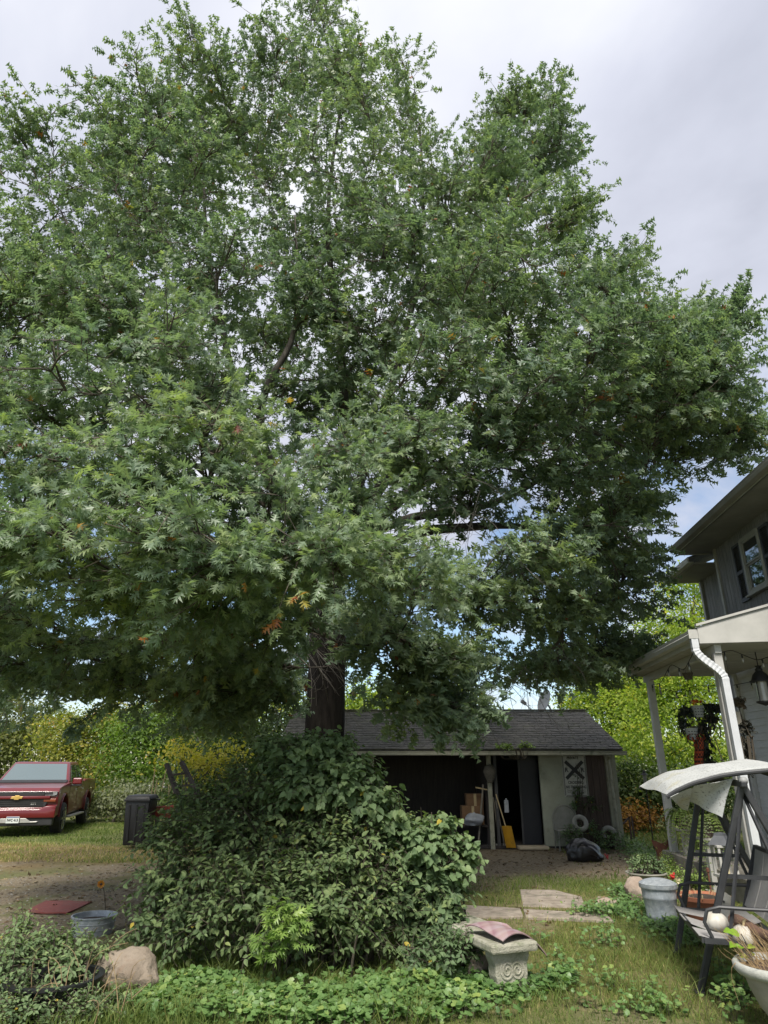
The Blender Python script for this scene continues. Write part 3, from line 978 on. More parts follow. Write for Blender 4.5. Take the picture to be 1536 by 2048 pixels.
# the heavy limbs one can follow through the crown: co-leaders, and the long arms to the right and left
for pts, r0 in (([(700, 1085, 11.9), (800, 1000, 11.2), (900, 915, 10.6), (985, 865, 10.2), (1080, 848, 9.9), (1180, 858, 9.6), (1262, 900, 9.3)], 0.102),
                ([(720, 1075, 12.0), (830, 1030, 11.6), (930, 1025, 11.2), (1030, 990, 10.8), (1110, 940, 10.5), (1175, 925, 10.2)], 0.082),
                ([(655, 1060, 11.9), (560, 980, 11.0), (515, 860, 10.4), (530, 770, 10.2), (585, 690, 10.1), (598, 590, 10.2), (590, 430, 10.4)], 0.095),
                ([(640, 1080, 12.0), (560, 1010, 12.2), (490, 860, 12.0), (440, 640, 11.6), (410, 480, 11.2), (405, 250, 10.9)], 0.109),
                ([(690, 1060, 12.0), (740, 900, 12.4), (800, 720, 12.6), (850, 480, 12.5), (840, 250, 12.2)], 0.102),
                ([(700, 1060, 12.0), (800, 920, 12.2), (900, 740, 12.3), (1000, 520, 12.3), (1070, 300, 12.1)], 0.116),
                ([(640, 1090, 11.8), (520, 990, 11.0), (380, 860, 10.2), (250, 650, 9.6), (120, 420, 9.6)], 0.095),
                ([(640, 1110, 11.7), (500, 1080, 10.4), (350, 1020, 9.0), (200, 980, 7.6), (80, 960, 6.6)], .12),
                ([(660, 1110, 11.6), (600, 1090, 10.0), (520, 1060, 8.4), (430, 1050, 7.0), (330, 1080, 6.0)], .12),
                ([(690, 1110, 11.6), (730, 1080, 10.2), (740, 1060, 8.8), (730, 1070, 7.5)], .10),
                ([(720, 1110, 11.9), (850, 1060, 11.0), (1000, 1050, 10.2), (1150, 1060, 9.8)], .11)):
    P = smooth_path(pts)
    rr = r0 * (1 - np.linspace(0, 1, len(P))) ** .8 + .012
    mb = MB(); mb.tube(P, rr, 10); mb.build('limb', M_['limbbark'], oak, smooth=True, angle=180)
    grow(P, rr, 4.5)
    foliate(P, .70, .9, .4, .38, 1.0, .2)


def branch_to(e, r_max, f0, lmax, flat, tint, dens=1.0, droop=.25, lsize=.14, part=False, wig=.14, leaf=True):
    """grow a branch from the best point of the skeleton to e"""
    S, T, Lg, Rr = np.array(SKP), np.array(SKT), np.array(SKL), np.array(SKR)
    d = e - S
    dist = np.linalg.norm(d, axis=1)
    along = (d * T).sum(1) / np.maximum(dist, 1e-6)
    cost = dist + .32 * Lg + np.where(along < .25, (.25 - along) * 1.6, 0) + np.where(dist < .5, 3, 0) + np.maximum(0, S[:, 2] - e[2] + .2) * .5 * (1 - flat)
    k = int(np.argmin(cost))
    s0 = S[k]; L = dist[k]
    n = int(np.clip(L / .3, 6, 22))
    c_ = s0 + T[k] * L * .30 + (e - s0) * .28 + UP * L * (.10 * flat)
    P = wiggle(bez(s0, c_, e, n), wig, L)
    r0 = min(Rr[k] * .8, .012 + .013 * L, r_max)
    rr = r0 * (1 - np.linspace(0, 1, n)) ** .9 + .006
    if part:
        mb = MB(); mb.tube(P, rr, 7); mb.build('limb', M_['limbbark'], oak, smooth=True, angle=180)
    else:
        side_wood.tube(P, rr[0], rr[-1], 4)
    grow(P[1:], rr[1:], Lg[k])
    if leaf: foliate(P, f0, lmax, flat, tint, dens, droop, lsize)


def lobe(c, rx, ry, rz, flat, tint, n, lmax=.8, droop=.2, lsize=.14, dens=1.0, part=True):
    """one mass of the crown: an arm to its middle, then branches to all sides of it"""
    c = np.asarray(c, float)
    branch_to(c, .09, .5, lmax * .8, flat, tint, dens, droop, lsize, part=part)
    u_ = unit(rng.normal(0, 1, (n, 3)))
    u_[:, 2] = np.where((u_[:, 2] < -.35) & (rng.random(n) < .6), -u_[:, 2], u_[:, 2])
    rad = rng.uniform(.62, 1.0, n)
    for k in range(n):
        e = c + u_[k] * rad[k] * np.array((rx, ry, rz))
        if e[2] < 2.1: e[2] = 2.1 + random.random() * .3
        branch_to(e, .03, .25, lmax, flat, tint + random.gauss(0, .05), dens, droop, lsize, wig=.18)


LOBES = []
# (x, y, depth, half width, half height in the photograph's pixels, half depth in metres)
for q in ((650, 70, 11.6, 85, 180, 1.7), (790, 225, 12.2, 55, 125, 1.5), (565, 175, 10.6, 70, 120, 1.4), (405, 170, 10.8, 55, 105, 1.4), (295, 240, 10.4, 75, 105, 1.5),
          (480, 225, 11.8, 70, 105, 1.4), (80, 335, 9.8, 85, 100, 1.5), (195, 310, 10.5, 75, 120, 1.5), (1058, 265, 12, 46, 118, 1.4), (995, 265, 12.6, 40, 95, 1.3),
          (1105, 310, 11.6, 36, 80, 1.1), (915, 420, 11.6, 60, 110, 1.5), (1140, 450, 11, 36, 48, 1.1), (1215, 585, 10.8, 52, 48, 1.2), (1060, 480, 10.6, 90, 110, 1.5),
          (700, 330, 10.2, 100, 110, 1.5), (830, 430, 12.6, 90, 120, 1.6), (400, 385, 9.6, 110, 110, 1.5), (560, 420, 12.0, 100, 120, 1.6), (250, 455, 9.2, 110, 105, 1.4),
          (640, 260, 13.4, 90, 150, 1.5), (400, 300, 13.0, 110, 120, 1.5), (960, 420, 13.6, 90, 110, 1.4), (700, 180, 10.4, 60, 110, 1.2)):
    LOBES.append((q, .15, .46, .05, .75, .122, 27))
for q in ((25, 560, 9.2, 95, 85, 1.5), (120, 640, 8.4, 110, 70, 1.3), (-60, 700, 8.0, 80, 90, 1.3), (1390, 690, 10, 46, 16, .7), (1315, 720, 10, 66, 42, 1.1), (1438, 648, 10, 24, 10, .4), (1395, 815, 9.5, 52, 55, 1.0), (1462, 885, 10.6, 36, 34, .9),
          (1360, 880, 9.8, 70, 45, 1.0), (1300, 800, 9.0, 90, 55, 1.1), (1190, 690, 8.8, 100, 55, 1.2), (1090, 620, 9.4, 100, 70, 1.3), (960, 600, 9.4, 90, 80, 1.3), (800, 560, 9.8, 90, 90, 1.3),
          (900, 740, 8.6, 100, 60, 1.2), (430, 560, 8.8, 110, 80, 1.3), (280, 640, 8.0, 100, 70, 1.2), (380, 740, 7.4, 110, 60, 1.2), (180, 790, 7.2, 110, 65, 1.2), (20, 830, 7.2, 100, 70, 1.2),
          (1080, 780, 8.4, 110, 50, 1.1), (690, 480, 11.4, 80, 100, 1.3), (740, 700, 10.4, 80, 70, 1.1), (1200, 560, 12.4, 90, 80, 1.3), (1290, 670, 12.0, 70, 60, 1.3), (980, 620, 12.6, 110, 100, 1.4), (300, 560, 11.6, 120, 110, 1.5), (130, 560, 11.4, 110, 100, 1.4), (1150, 850, 11.2, 90, 50, 1.2), (1240, 900, 11.4, 90, 60, 1.2), (1360, 780, 11.4, 80, 60, 1.2), (1280, 720, 10.4, 90, 60, 1.2), (1040, 720, 10.6, 90, 60, 1.2), (1390, 755, 9.4, 60, 36, .9), (1000, 880, 9.2, 80, 46, 1.0), (1120, 960, 9.6, 80, 42, 1.0), (900, 985, 9.4, 70, 36, .9), (780, 860, 9.6, 60, 50, .9), (555, 700, 11.8, 55, 65, 1.0), (640, 630, 10.2, 45, 45, .8), (600, 800, 11.0, 55, 50, .9), (690, 800, 12.4, 60, 60, 1.0), (620, 560, 12.6, 80, 90, 1.3), (880, 620, 11.6, 90, 80, 1.3), (420, 800, 9.6, 90, 60, 1.1), (200, 700, 9.4, 110, 70, 1.3), (300, 380, 11.6, 90, 90, 1.4), (980, 340, 11.2, 50, 70, 1.1), (750, 460, 9.8, 70, 70, 1.1)):
    LOBES.append((q, .55, .42, .18, .85, .126, 25))
for q in ((60, 960, 6.4, 95, 48, .95), (230, 950, 6.2, 100, 48, .95), (400, 900, 6.5, 110, 50, 1.0), (330, 1080, 5.6, 110, 42, .85), (130, 1100, 5.7, 110, 45, .9), (-40, 1100, 5.9, 80, 60, .9),
          (480, 1130, 5.8, 100, 42, .85), (610, 1130, 6.2, 85, 40, .85), (740, 1130, 6.9, 85, 38, .85), (540, 1010, 6.6, 100, 40, .9), (840, 1170, 7.6, 75, 40, .8), (220, 1190, 6.1, 110, 42, .9), (400, 1200, 5.9, 100, 36, .8),
          (680, 960, 7.6, 80, 45, .9), (840, 900, 8.4, 70, 40, .9),
          (1235, 1030, 10.4, 75, 48, 1.0), (1190, 1090, 10.2, 95, 42, 1.1), (1060, 1130, 9.6, 95, 38, 1.0), (1245, 1140, 11.8, 60, 42, .9), (1210, 1220, 11.8, 85, 42, 1.0), (1090, 1240, 11.2, 85, 38, 1.0), (960, 1210, 9.8, 80, 38, .9), (1230, 1020, 12.2, 60, 45, 1.0), (1220, 1300, 12.6, 40, 28, .6),
          (40, 1260, 7.6, 100, 45, 1.0), (170, 1310, 8.4, 100, 42, 1.0), (320, 1290, 8.0, 100, 40, 1.0), (470, 1280, 8.4, 90, 38, .9), (60, 1360, 9.0, 75, 35, .9), (270, 1375, 9.6, 90, 30, .9), (420, 1370, 10.0, 90, 32, .9), (500, 1330, 9.8, 50, 30, .7), (-60, 1250, 8.4, 60, 60, 1.0),
          (780, 1290, 9.6, 65, 34, .8), (880, 1330, 9.4, 55, 34, .7), (900, 1430, 9.4, 26, 44, .4), (830, 1390, 9.8, 32, 40, .5), (1090, 1340, 11.2, 50, 30, .7), (1160, 1350, 12.2, 38, 30, .6), (730, 1240, 10.4, 50, 28, .7), (560, 1215, 8.2, 60, 28, .7), (510, 1395, 10.4, 60, 34, .8), (430, 1425, 11.0, 55, 26, .7)):
    LOBES.append((q, .8, .48, .34, .75, .126, 22))
LOBES.sort(key=lambda q: float(np.linalg.norm(at(*q[0][:3]) - np.array((-1.05, 12, 7)))))
for q, flat, tint, droop, lmax, lsize, n in LOBES:
    b_ = blob(*q[:5], q[5])
    lobe(b_[:3], b_[3], b_[4], b_[5], flat, tint + random.gauss(0, .05), n, lmax, droop, lsize)
# the far side of the crown
for i in range(22):
    a = R(-85 + 170 * (i + .5) / 22) + random.uniform(-.1, .1)
    zt = (3.4, 6.5, 9.5, 13.0, 4.8)[i % 5] + random.uniform(-.4, .6)
    r_ = (6.2, 6.0, 5.2, 4.0, 6.2)[i % 5]
    lobe(TB + (math.sin(a) * r_, math.cos(a) * r_, zt), 1.4, 1.4, 1.0, .6, .36, 8, .9, .2, .15, .9, part=False)
# bare dead twigs hanging inside
dead = Wood()
for (x0, x1, y0, y1, Y0, Y1, nn, ln) in ((840, 1010, 940, 1120, 8.2, 9.6, 26, .9), (900, 1130, 1240, 1400, 10.4, 12.5, 46, .8), (570, 700, 1180, 1330, 9.2, 11.4, 22, 1.0), (460, 620, 1250, 1400, 10.5, 11.8, 22, .9), (520, 640, 900, 1060, 9.6, 11.2, 16, .8)):
    for i in range(nn):
        p = at(random.uniform(x0, x1), random.uniform(y0, y1), random.uniform(Y0, Y1))
        d = unit(np.array((random.gauss(.25, .6), random.gauss(0, .4), random.gauss(-.65, .4))))
        L = ln * random.uniform(.5, 1.4)
        e = p + d * L
        B = bez(p, p + d * L * .5 + rng.normal(0, .12, 3), e, 7)
        dead.tube(B, .006, .002, 4)
        for j in range(3):
            q = B[2 + j]
            dead.tube(bez(q, q + d * .15 + rng.normal(0, .06, 3), q + unit(d + rng.normal(0, .6, 3)) * L * .4, 4), .003, .0015, 3)
dead.build('dead_twig', mat('bare_twig', (.10, .09, .08), (.16, .145, .13), rough=.9), oak, kind='stuff')

twA, twB = np.concatenate(twA), np.concatenate(twB)
_k = (pix(twA)[2] < 12.5) | (rng.random(len(twA)) < .45)
twA, twB = twA[_k], twB[_k]
side_wood.sticks(twA, twB, .0035, .0015)
side_wood.build('twigs', M_['twigbark'], oak, kind='stuff')
LC, LA, LN, LS, LT = (np.concatenate(x) for x in (LC, LA, LN, LS, LT))
# here and there a leaf, or a whole twig end, has turned
turn = rng.random(len(LC)) < .004
LT[turn] = rng.uniform(.92, 1.0, turn.sum())
for px, py, Y, r_ in ((600, 1225, 5.5, .16), (540, 1245, 5.6, .10), (250, 398, 8.6, .12), (635, 225, 9.8, .14), (700, 735, 9, .13), (1075, 800, 9, .12), (1205, 805, 8.6, .12), (940, 825, 9, .10), (790, 840, 9, .14), (150, 580, 8.2, .12), (120, 1082, 5.4, .08), (1235, 965, 9.4, .15)):
    near = np.linalg.norm(LC - at(px, py, Y), axis=1)
    j = np.argmin(near)
    sel = np.linalg.norm(LC - LC[j], axis=1) < r_
    LT[sel] = rng.uniform(.91, 1.0, sel.sum())
keep = (LC[:, 0] > -11.5) & (LC[:, 2] > 1.75)
LC, LA, LN, LS, LT = (x[keep] for x in (LC, LA, LN, LS, LT))
px_, py_, zc_ = pix(LC)
vis = (px_ > 10) & (px_ < 1526) & (py_ > 10)
order = np.argsort(np.where(vis, zc_ / LS, 1e9))[:300]
single = np.zeros(len(LC), bool); single[order] = True
nearm = (zc_ < 8.5) & (py_ > -200) & (px_ > -150) & ~single
farm = ~nearm & ~single
V, F, T_ = leaves(LC[nearm], LA[nearm], LN[nearm], LS[nearm], OAK_V, OAK_F, LT[nearm])
V2, F2, T2 = leaves(LC[farm], LA[farm], LN[farm], LS[farm] * 1.03, OAKF_V, OAKF_F, LT[farm])
link('crown', np_mesh('crown', np.concatenate([V, V2]), np.concatenate([F, F2 + len(V)]), np.concatenate([T_, T2])), M_['oakleaf'], oak, kind='stuff')
print('oak leaves', len(LC), 'near', nearm.sum(), 'tris', len(F) + len(F2))


def single_leaves(C, A, Nn, S, T, tv, tf, m, parent, nvar=8):
    """the leaves that show largest, each an object; they share a few meshes"""
    var = []
    ts = np.quantile(T, np.linspace(.03, .97, nvar))
    for q in ts:
        me = np_mesh('leaf', np.array(tv), np.array(tf), np.full(len(tv), q)); me.materials.append(m); var.append(me)
    s_, a_, n_ = leaf_basis(A, Nn)
    for i in range(len(C)):
        o = link('leaf', var[int(np.argmin(np.abs(ts - T[i])))], None, parent)
        Mx = Matrix.Identity(4)
        for r_ in range(3):
            Mx[r_][0], Mx[r_][1], Mx[r_][2], Mx[r_][3] = s_[i][r_] * S[i], a_[i][r_] * S[i], n_[i][r_] * S[i], C[i][r_]
        o.matrix_basis = Mx


single_leaves(LC[single], LA[single], LN[single], LS[single], LT[single], OAK_V, OAK_F, M_['oakleaf'], oak)

# ---- trees and bushes farther off
M_['bgtrunk'] = mat('far_trunk', (.07, .06, .05), (.11, .095, .08), scale=4, rough=.9)


def bg_plant(name, label, cat, base, blobs, n, size, stops, group=None, trans=.4, trunk=None, inner=.35, flatten=.6, clump=40, seed=0, tshape=None, rough=.6):
    """base point; blobs of foliage (x, y, z, rx, ry, rz) filled with leaf sprays gathered in clumps"""
    g = np.random.default_rng(seed)
    o = thing(name, label, cat, base, group=group)
    vol = np.array([b_[3] * b_[4] + b_[4] * b_[5] + b_[3] * b_[5] for b_ in blobs]); vol = vol / vol.sum()
    C, A, Nn, T = [], [], [], []
    for b_, w in zip(blobs, vol):
        nb_ = max(3, int(n * w / clump))
        d = unit(g.normal(0, 1, (nb_, 3)))
        d[:, 2] = np.where(d[:, 2] < -.5, -d[:, 2], d[:, 2])
        r_ = 1 - inner * g.random(nb_) ** 1.5
        r_ = r_ * (1 + .18 * np.sin(d[:, 0] * 7 + seed) * np.sin(d[:, 2] * 6 + d[:, 1] * 5))
        c_ = np.array(b_[:3]) + d * r_[:, None] * np.array(b_[3:6])
        cs = size * g.uniform(1.8, 4.2, nb_)
        tb = g.normal(.5, .20, nb_)
        off = g.normal(0, 1, (nb_, clump, 3)) * cs[:, None, None] * np.array((1, 1, flatten))
        off[..., 2] -= .25 * np.abs(off[..., 0] + off[..., 1])
        p = (c_[:, None] + off).reshape(-1, 3)
        dd = np.repeat(d, clump, 0)
        C.append(p); m_ = len(p)
        A.append(unit(dd * .5 + g.normal(0, .8, (m_, 3)) - UP * .35)); Nn.append(unit(UP * .7 + dd * 1.0 + g.normal(0, .42, (m_, 3))))
        T.append(np.clip(np.repeat(tb, clump) + g.normal(0, .08, m_), 0, 1))
    C, A, Nn, T = (np.concatenate(x) for x in (C, A, Nn, T))
    ok = C[:, 2] > .02
    C, A, Nn, T = C[ok], A[ok], Nn[ok], T[ok]
    V, F, tt = leaves(C, A, Nn, size * g.uniform(.6, 1.35, len(C)), DIA_V, DIA_F, T)
    link('foliage', np_mesh('foliage', V, F, tt), leafmat(name + '_leaf', stops, rough=rough, trans=trans, spec=.3), o, kind='stuff')
    bx, by = base[0], base[1]
    mb = MB()
    r0 = trunk or .06
    main = max(blobs, key=lambda q: q[2])
    topz = np.array(main[:3])
    mb.tube(bez(np.array((bx, by, -.1)), np.array((bx, by, topz[2] * .6)), topz, 8), np.linspace(r0, r0 * .25, 8), 8)
    mb.build('trunk' if trunk else 'stem', M_['bgtrunk'], o, smooth=True, angle=180)
    wd = Wood()
    for i, b_ in enumerate(blobs):
        for j in range(3):
            e = np.array(b_[:3]) + unit(g.normal(0, 1, 3)) * np.array(b_[3:6]) * .8
            s0 = np.array((bx, by, max(.2, b_[2] * g.uniform(.2, .6))))
            wd.tube(bez(s0, (s0 + e) / 2 + UP * .2, e, 6), r0 * .4, .012, 5)
    wd.build('branches', M_['bgtrunk'], o, kind='stuff')
    return o


YEL = [(0, (.055, .075, .022)), (.35, (.13, .165, .036)), (.65, (.235, .235, .045)), (.85, (.33, .29, .055)), (1, (.28, .18, .05))]
GRN = [(0, (.030, .052, .015)), (.4, (.075, .13, .024)), (.7, (.14, .22, .032)), (1, (.24, .28, .04))]
OLV = [(0, (.045, .058, .020)), (.4, (.095, .115, .032)), (.75, (.15, .16, .045)), (1, (.23, .20, .06))]
LOC = [(0, (.055, .095, .016)), (.35, (.17, .24, .04)), (.65, (.28, .35, .056)), (.88, (.38, .41, .07)), (1, (.46, .36, .05))]
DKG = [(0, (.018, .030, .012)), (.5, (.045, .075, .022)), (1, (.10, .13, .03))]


def gbase(px, Y):
    xc = (px - 768) / FPX
    t_ = Y / (CP + .39 * SP)
    return (xc * t_, Y, 0)


for nm, lb, px, Y, bl, n_, sd in (
        ('olive_tree', 'hazy olive green tree behind the cab of the red truck', 30, 38, [(20, 1450, 38, 75, 60), (60, 1520, 37, 60, 70), (-10, 1530, 37, 60, 70), (90, 1460, 39, 40, 45)], 9000, 1),
        ('olive_tree', 'hazy olive tree cut by the picture edge, left of the red truck', -60, 39, [(-70, 1470, 39, 80, 80), (-40, 1540, 38, 60, 60), (-110, 1530, 38, 60, 80)], 6000, 21)):
    bg_plant(nm, lb, 'tree', gbase(px, Y), [blob(*q) for q in bl], n_, .20, OLV, trunk=.14, seed=sd, group='trees along the back of the yard')
bg_plant('yellow_bush', 'tall bush with yellowing leaves just behind the red truck', 'bush', gbase(185, 29), [blob(180, 1480, 29, 60, 55), blob(150, 1540, 28.5, 50, 60), blob(215, 1550, 28, 45, 60), blob(240, 1450, 30, 50, 45), blob(120, 1480, 29, 40, 50), blob(190, 1590, 27.5, 50, 35)], 15000, .145, YEL, seed=2)
bg_plant('green_bush', 'bright green bush behind the black bin', 'bush', gbase(300, 27), [blob(290, 1500, 27, 60, 70), blob(330, 1460, 27.5, 60, 50), blob(270, 1560, 26, 50, 50), blob(370, 1510, 27, 55, 65), blob(320, 1570, 26, 50, 45), blob(250, 1470, 28, 40, 40)], 15000, .14, GRN, seed=3)
bg_plant('golden_sapling', 'small sapling with golden yellow leaves above the leaning trellis', 'tree', gbase(375, 20), [blob(360, 1510, 20, 22, 22), blob(395, 1530, 20, 22, 22), blob(425, 1520, 20.3, 22, 16), blob(455, 1508, 20.5, 22, 18)], 1500, .11, [(0, (.15, .16, .03)), (.4, (.30, .28, .04)), (.8, (.42, .35, .05)), (1, (.38, .26, .05))], trunk=.03, seed=4)
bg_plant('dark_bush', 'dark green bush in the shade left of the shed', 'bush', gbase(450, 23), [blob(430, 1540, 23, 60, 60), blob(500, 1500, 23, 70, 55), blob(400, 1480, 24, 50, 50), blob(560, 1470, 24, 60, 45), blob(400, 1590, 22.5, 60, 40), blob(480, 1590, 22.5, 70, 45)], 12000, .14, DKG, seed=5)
bg_plant('grey_weed_bush', 'low grey green weeds behind the black bin', 'bush', gbase(240, 24.5), [blob(235, 1600, 24.5, 35, 25), blob(275, 1592, 24, 30, 24), blob(190, 1608, 25, 24, 18), blob(330, 1600, 24, 30, 24)], 4500, .11, [(0, (.07, .085, .05)), (.5, (.15, .17, .10)), (1, (.24, .25, .14))], seed=6)
bg_plant('lime_bush', 'lime green hedge bush seen between the oak trunk and the dark bush', 'bush', gbase(470, 34), [blob(480, 1440, 34, 60, 45), blob(560, 1425, 34, 60, 45), blob(400, 1440, 35, 60, 40), blob(440, 1500, 33, 80, 60), blob(350, 1430, 36, 50, 40)], 9000, .19, LOC, seed=7)
bg_plant('yellow_green_tree', 'yellow green tree rising behind the shed roof', 'tree', gbase(820, 34), [blob(760, 1420, 34, 70, 45), blob(860, 1410, 34, 70, 38), blob(700, 1430, 34, 50, 40), blob(930, 1440, 34, 40, 30)], 9000, .19, LOC, trunk=.12, seed=8)
bg_plant('locust_tree', 'tall lacy bright green locust tree behind the porch', 'tree', gbase(1390, 24), [blob(1390, 1190, 24, 70, 60), blob(1330, 1270, 23.6, 60, 55), blob(1420, 1300, 24, 80, 70), blob(1340, 1400, 23, 75, 70), blob(1430, 1420, 23.5, 70, 80), blob(1300, 1480, 22.5, 60, 60), blob(1400, 1520, 23, 80, 60), blob(1470, 1250, 25, 70, 70), blob(1350, 1340, 24, 60, 60)], 40000, .108, LOC, trunk=.13, flatten=.45, seed=9, trans=.5)
bg_plant('locust_tree', 'bright green locust tree between shed and porch with yellow tinge', 'tree', gbase(1240, 26), [blob(1240, 1430, 26, 60, 50), blob(1200, 1390, 26.5, 50, 35), blob(1275, 1360, 26, 50, 50), blob(1230, 1510, 25.5, 50, 50), blob(1160, 1415, 27, 40, 30), blob(1280, 1450, 25.5, 45, 60), blob(1310, 1400, 26, 40, 60)], 30000, .11, LOC, trunk=.13, flatten=.45, seed=10, trans=.5)
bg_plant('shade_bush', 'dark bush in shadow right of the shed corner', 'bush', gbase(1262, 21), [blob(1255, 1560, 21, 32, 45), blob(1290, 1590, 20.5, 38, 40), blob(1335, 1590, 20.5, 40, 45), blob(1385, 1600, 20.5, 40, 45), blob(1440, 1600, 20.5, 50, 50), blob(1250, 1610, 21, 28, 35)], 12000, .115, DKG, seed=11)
bg_plant('rusty_shrub', 'low shrub turning rust red beside the wooden stakes', 'bush', gbase(1258, 20), [blob(1258, 1628, 20, 28, 14), blob(1285, 1636, 20, 20, 14), blob(1236, 1634, 19.6, 14, 12)], 2600, .085, [(0, (.10, .05, .02)), (.45, (.24, .12, .035)), (.8, (.33, .19, .05)), (1, (.28, .26, .05))], seed=12)
bg_plant('far_hedge', 'low far hedge closing the view between shed and porch', 'hedge', gbase(1330, 44), [blob(x, 1520, 44, 60, 34) for x in range(1180, 1560, 70)], 9000, .2, GRN, seed=13)

# ------------------------------------------------------------------ the big shrub and its neighbours
M_['shrubleaf'] = leafmat('shrub_leaf', [(0, (.058, .094, .044)), (.4, (.118, .172, .074)), (.75, (.18, .232, .092)), (.92, (.25, .28, .09)), (.95, (.38, .31, .05)), (1, (.40, .30, .06))], rough=.6, trans=.28, spec=.28)
M_['vineleaf'] = leafmat('vine_leaf', [(0, (.062, .100, .048)), (.45, (.120, .180, .084)), (.8, (.18, .245, .112)), (.92, (.23, .30, .12)), (.95, (.40, .33, .05)), (1, (.40, .30, .05))], rough=.58, trans=.3, spec=.3)
M_['sprout'] = leafmat('sprout_leaf', [(0, (.10, .17, .045)), (.5, (.17, .26, .065)), (1, (.27, .36, .09))], rough=.45, trans=.35, spec=.5)
M_['stem'] = mat('shrub_stem', (.055, .045, .032), (.10, .082, .06), scale=8, rough=.9)


def leafy(name, label, cat, base, blobs, nspray, tv, tf, size, m, seed, singles=300, shoot=.42, nl=12, droop=.35, tint=.45, inner=.25, gap=None, hang=.45, group=None):
    """a leafy plant: arching shoots whose leaves stand in two rows, over the blobs' surface"""
    g = np.random.default_rng(seed)
    o = thing(name, label, cat, base, group=group)
    w = np.array([b_[3] * b_[5] + b_[3] * b_[4] for b_ in blobs]); w = w / w.sum()
    which = g.choice(len(blobs), nspray, p=w)
    Bc = np.array([b_[:3] for b_ in blobs])[which]; Br = np.array([b_[3:6] for b_ in blobs])[which]
    Bt = np.array([b_[6] if len(b_) > 6 else tint for b_ in blobs])[which]
    d = unit(g.normal(0, 1, (nspray, 3)))
    d[:, 2] = np.where(d[:, 2] < -.55, -d[:, 2], d[:, 2])
    # most of the growth faces the open side
    flip = (d[:, 1] > .2) & (g.random(nspray) < .35)
    d[flip, 1] *= -1
    rad = 1 - inner * g.random(nspray) ** 1.3
    rad *= 1 + .10 * np.sin(d[:, 0] * 6 + seed) * np.cos(d[:, 2] * 7 + d[:, 1] * 4)
    p0 = Bc + d * rad[:, None] * Br
    ok = p0[:, 2] > .06
    if gap is not None: ok &= ~gap(p0)
    p0, d, Bt = p0[ok], d[ok], Bt[ok]
    n = len(p0)
    dirs = unit(d * .8 + UP * g.uniform(-.1, .75, n)[:, None] + g.normal(0, .35, (n, 3)))
    L = shoot * g.uniform(.6, 1.35, n) * np.where(g.random(n) < .07, 1.6, 1.0)
    a0 = p0 - dirs * (L * .6)[:, None]
    f = (np.arange(nl) + .6) / nl
    P = a0[:, None] + dirs[:, None] * (L[:, None] * f)[..., None] - UP * (droop * L[:, None] * f ** 2 * .6)[..., None]
    T = unit(dirs[:, None] - UP * (droop * f * 1.2)[None, :, None])
    H = unit(np.cross(dirs, UP + g.normal(0, .35, (n, 3))))[:, None]
    sg = np.where(np.arange(nl) % 2 == 0, 1.0, -1.0)[None, :, None]
    A = unit(T * .55 + H * sg * .85 - UP * hang + g.normal(0, .28, (n, nl, 3)))
    Nn = unit(UP * .9 + d[:, None] * .6 + g.normal(0, .35, (n, nl, 3)))
    S = size * g.uniform(.6, 1.25, (n, nl)) * (1.05 - .35 * f ** 3)[None]
    Tt = np.clip(Bt[:, None] + g.normal(0, .12, (n, 1)) + g.normal(0, .09, (n, nl)), 0, .9)
    Tt[g.random((n, nl)) < .004] = .97
    C, A, Nn, S, Tt = P.reshape(-1, 3), A.reshape(-1, 3), Nn.reshape(-1, 3), S.ravel(), Tt.ravel()
    ok = C[:, 2] > .02
    C, A, Nn, S, Tt = (x[ok] for x in (C, A, Nn, S, Tt))
    wd = Wood()
    wd.sticks(a0, P[:, nl // 2], .0035, .0028); wd.sticks(P[:, nl // 2], P[:, -1], .0028, .0015)
    bx = np.array(base)
    for i in range(int(14 + nspray / 60)):
        e = p0[g.integers(n)]
        s0 = np.array((bx[0] + (e[0] - bx[0]) * .35 + g.normal(0, .12), bx[1] + (e[1] - bx[1]) * .35 + g.normal(0, .10), bx[2] - .02))
        wd.tube(bez(s0, np.array((s0[0] * .7 + e[0] * .3, s0[1] * .7 + e[1] * .3, e[2] * .75)), e, 8), g.uniform(.007, .018), .004, 5)
    wd.build('stems', M_['stem'], o, kind='stuff')
    single = np.zeros(len(C), bool)
    if singles:
        ang = np.abs((unit(np.cross(unit(np.cross(A, Nn)), A)) * unit(C - np.array((0, 0, EYE)))).sum(1))
        x_, y_, zc = pix(C)
        hid = (x_ > 5) & (x_ < 1530) & (y_ > 5) & (y_ < 2040)
        single[np.argsort(np.where(hid, zc / S / (ang + .3), 1e9))[:singles]] = True
        single_leaves(C[single], A[single], Nn[single], S[single], Tt[single], tv, tf, m, o)
    V, F, tt = leaves(C[~single], A[~single], Nn[~single], S[~single], tv, tf, Tt[~single])
    link('foliage', np_mesh('foliage', V, F, tt), m, o, kind='stuff')
    return o


def bl(px, py, Y, rpx, rpy, depth, t_=.45):
    return blob(px, py, Y, rpx, rpy, depth) + (t_,)


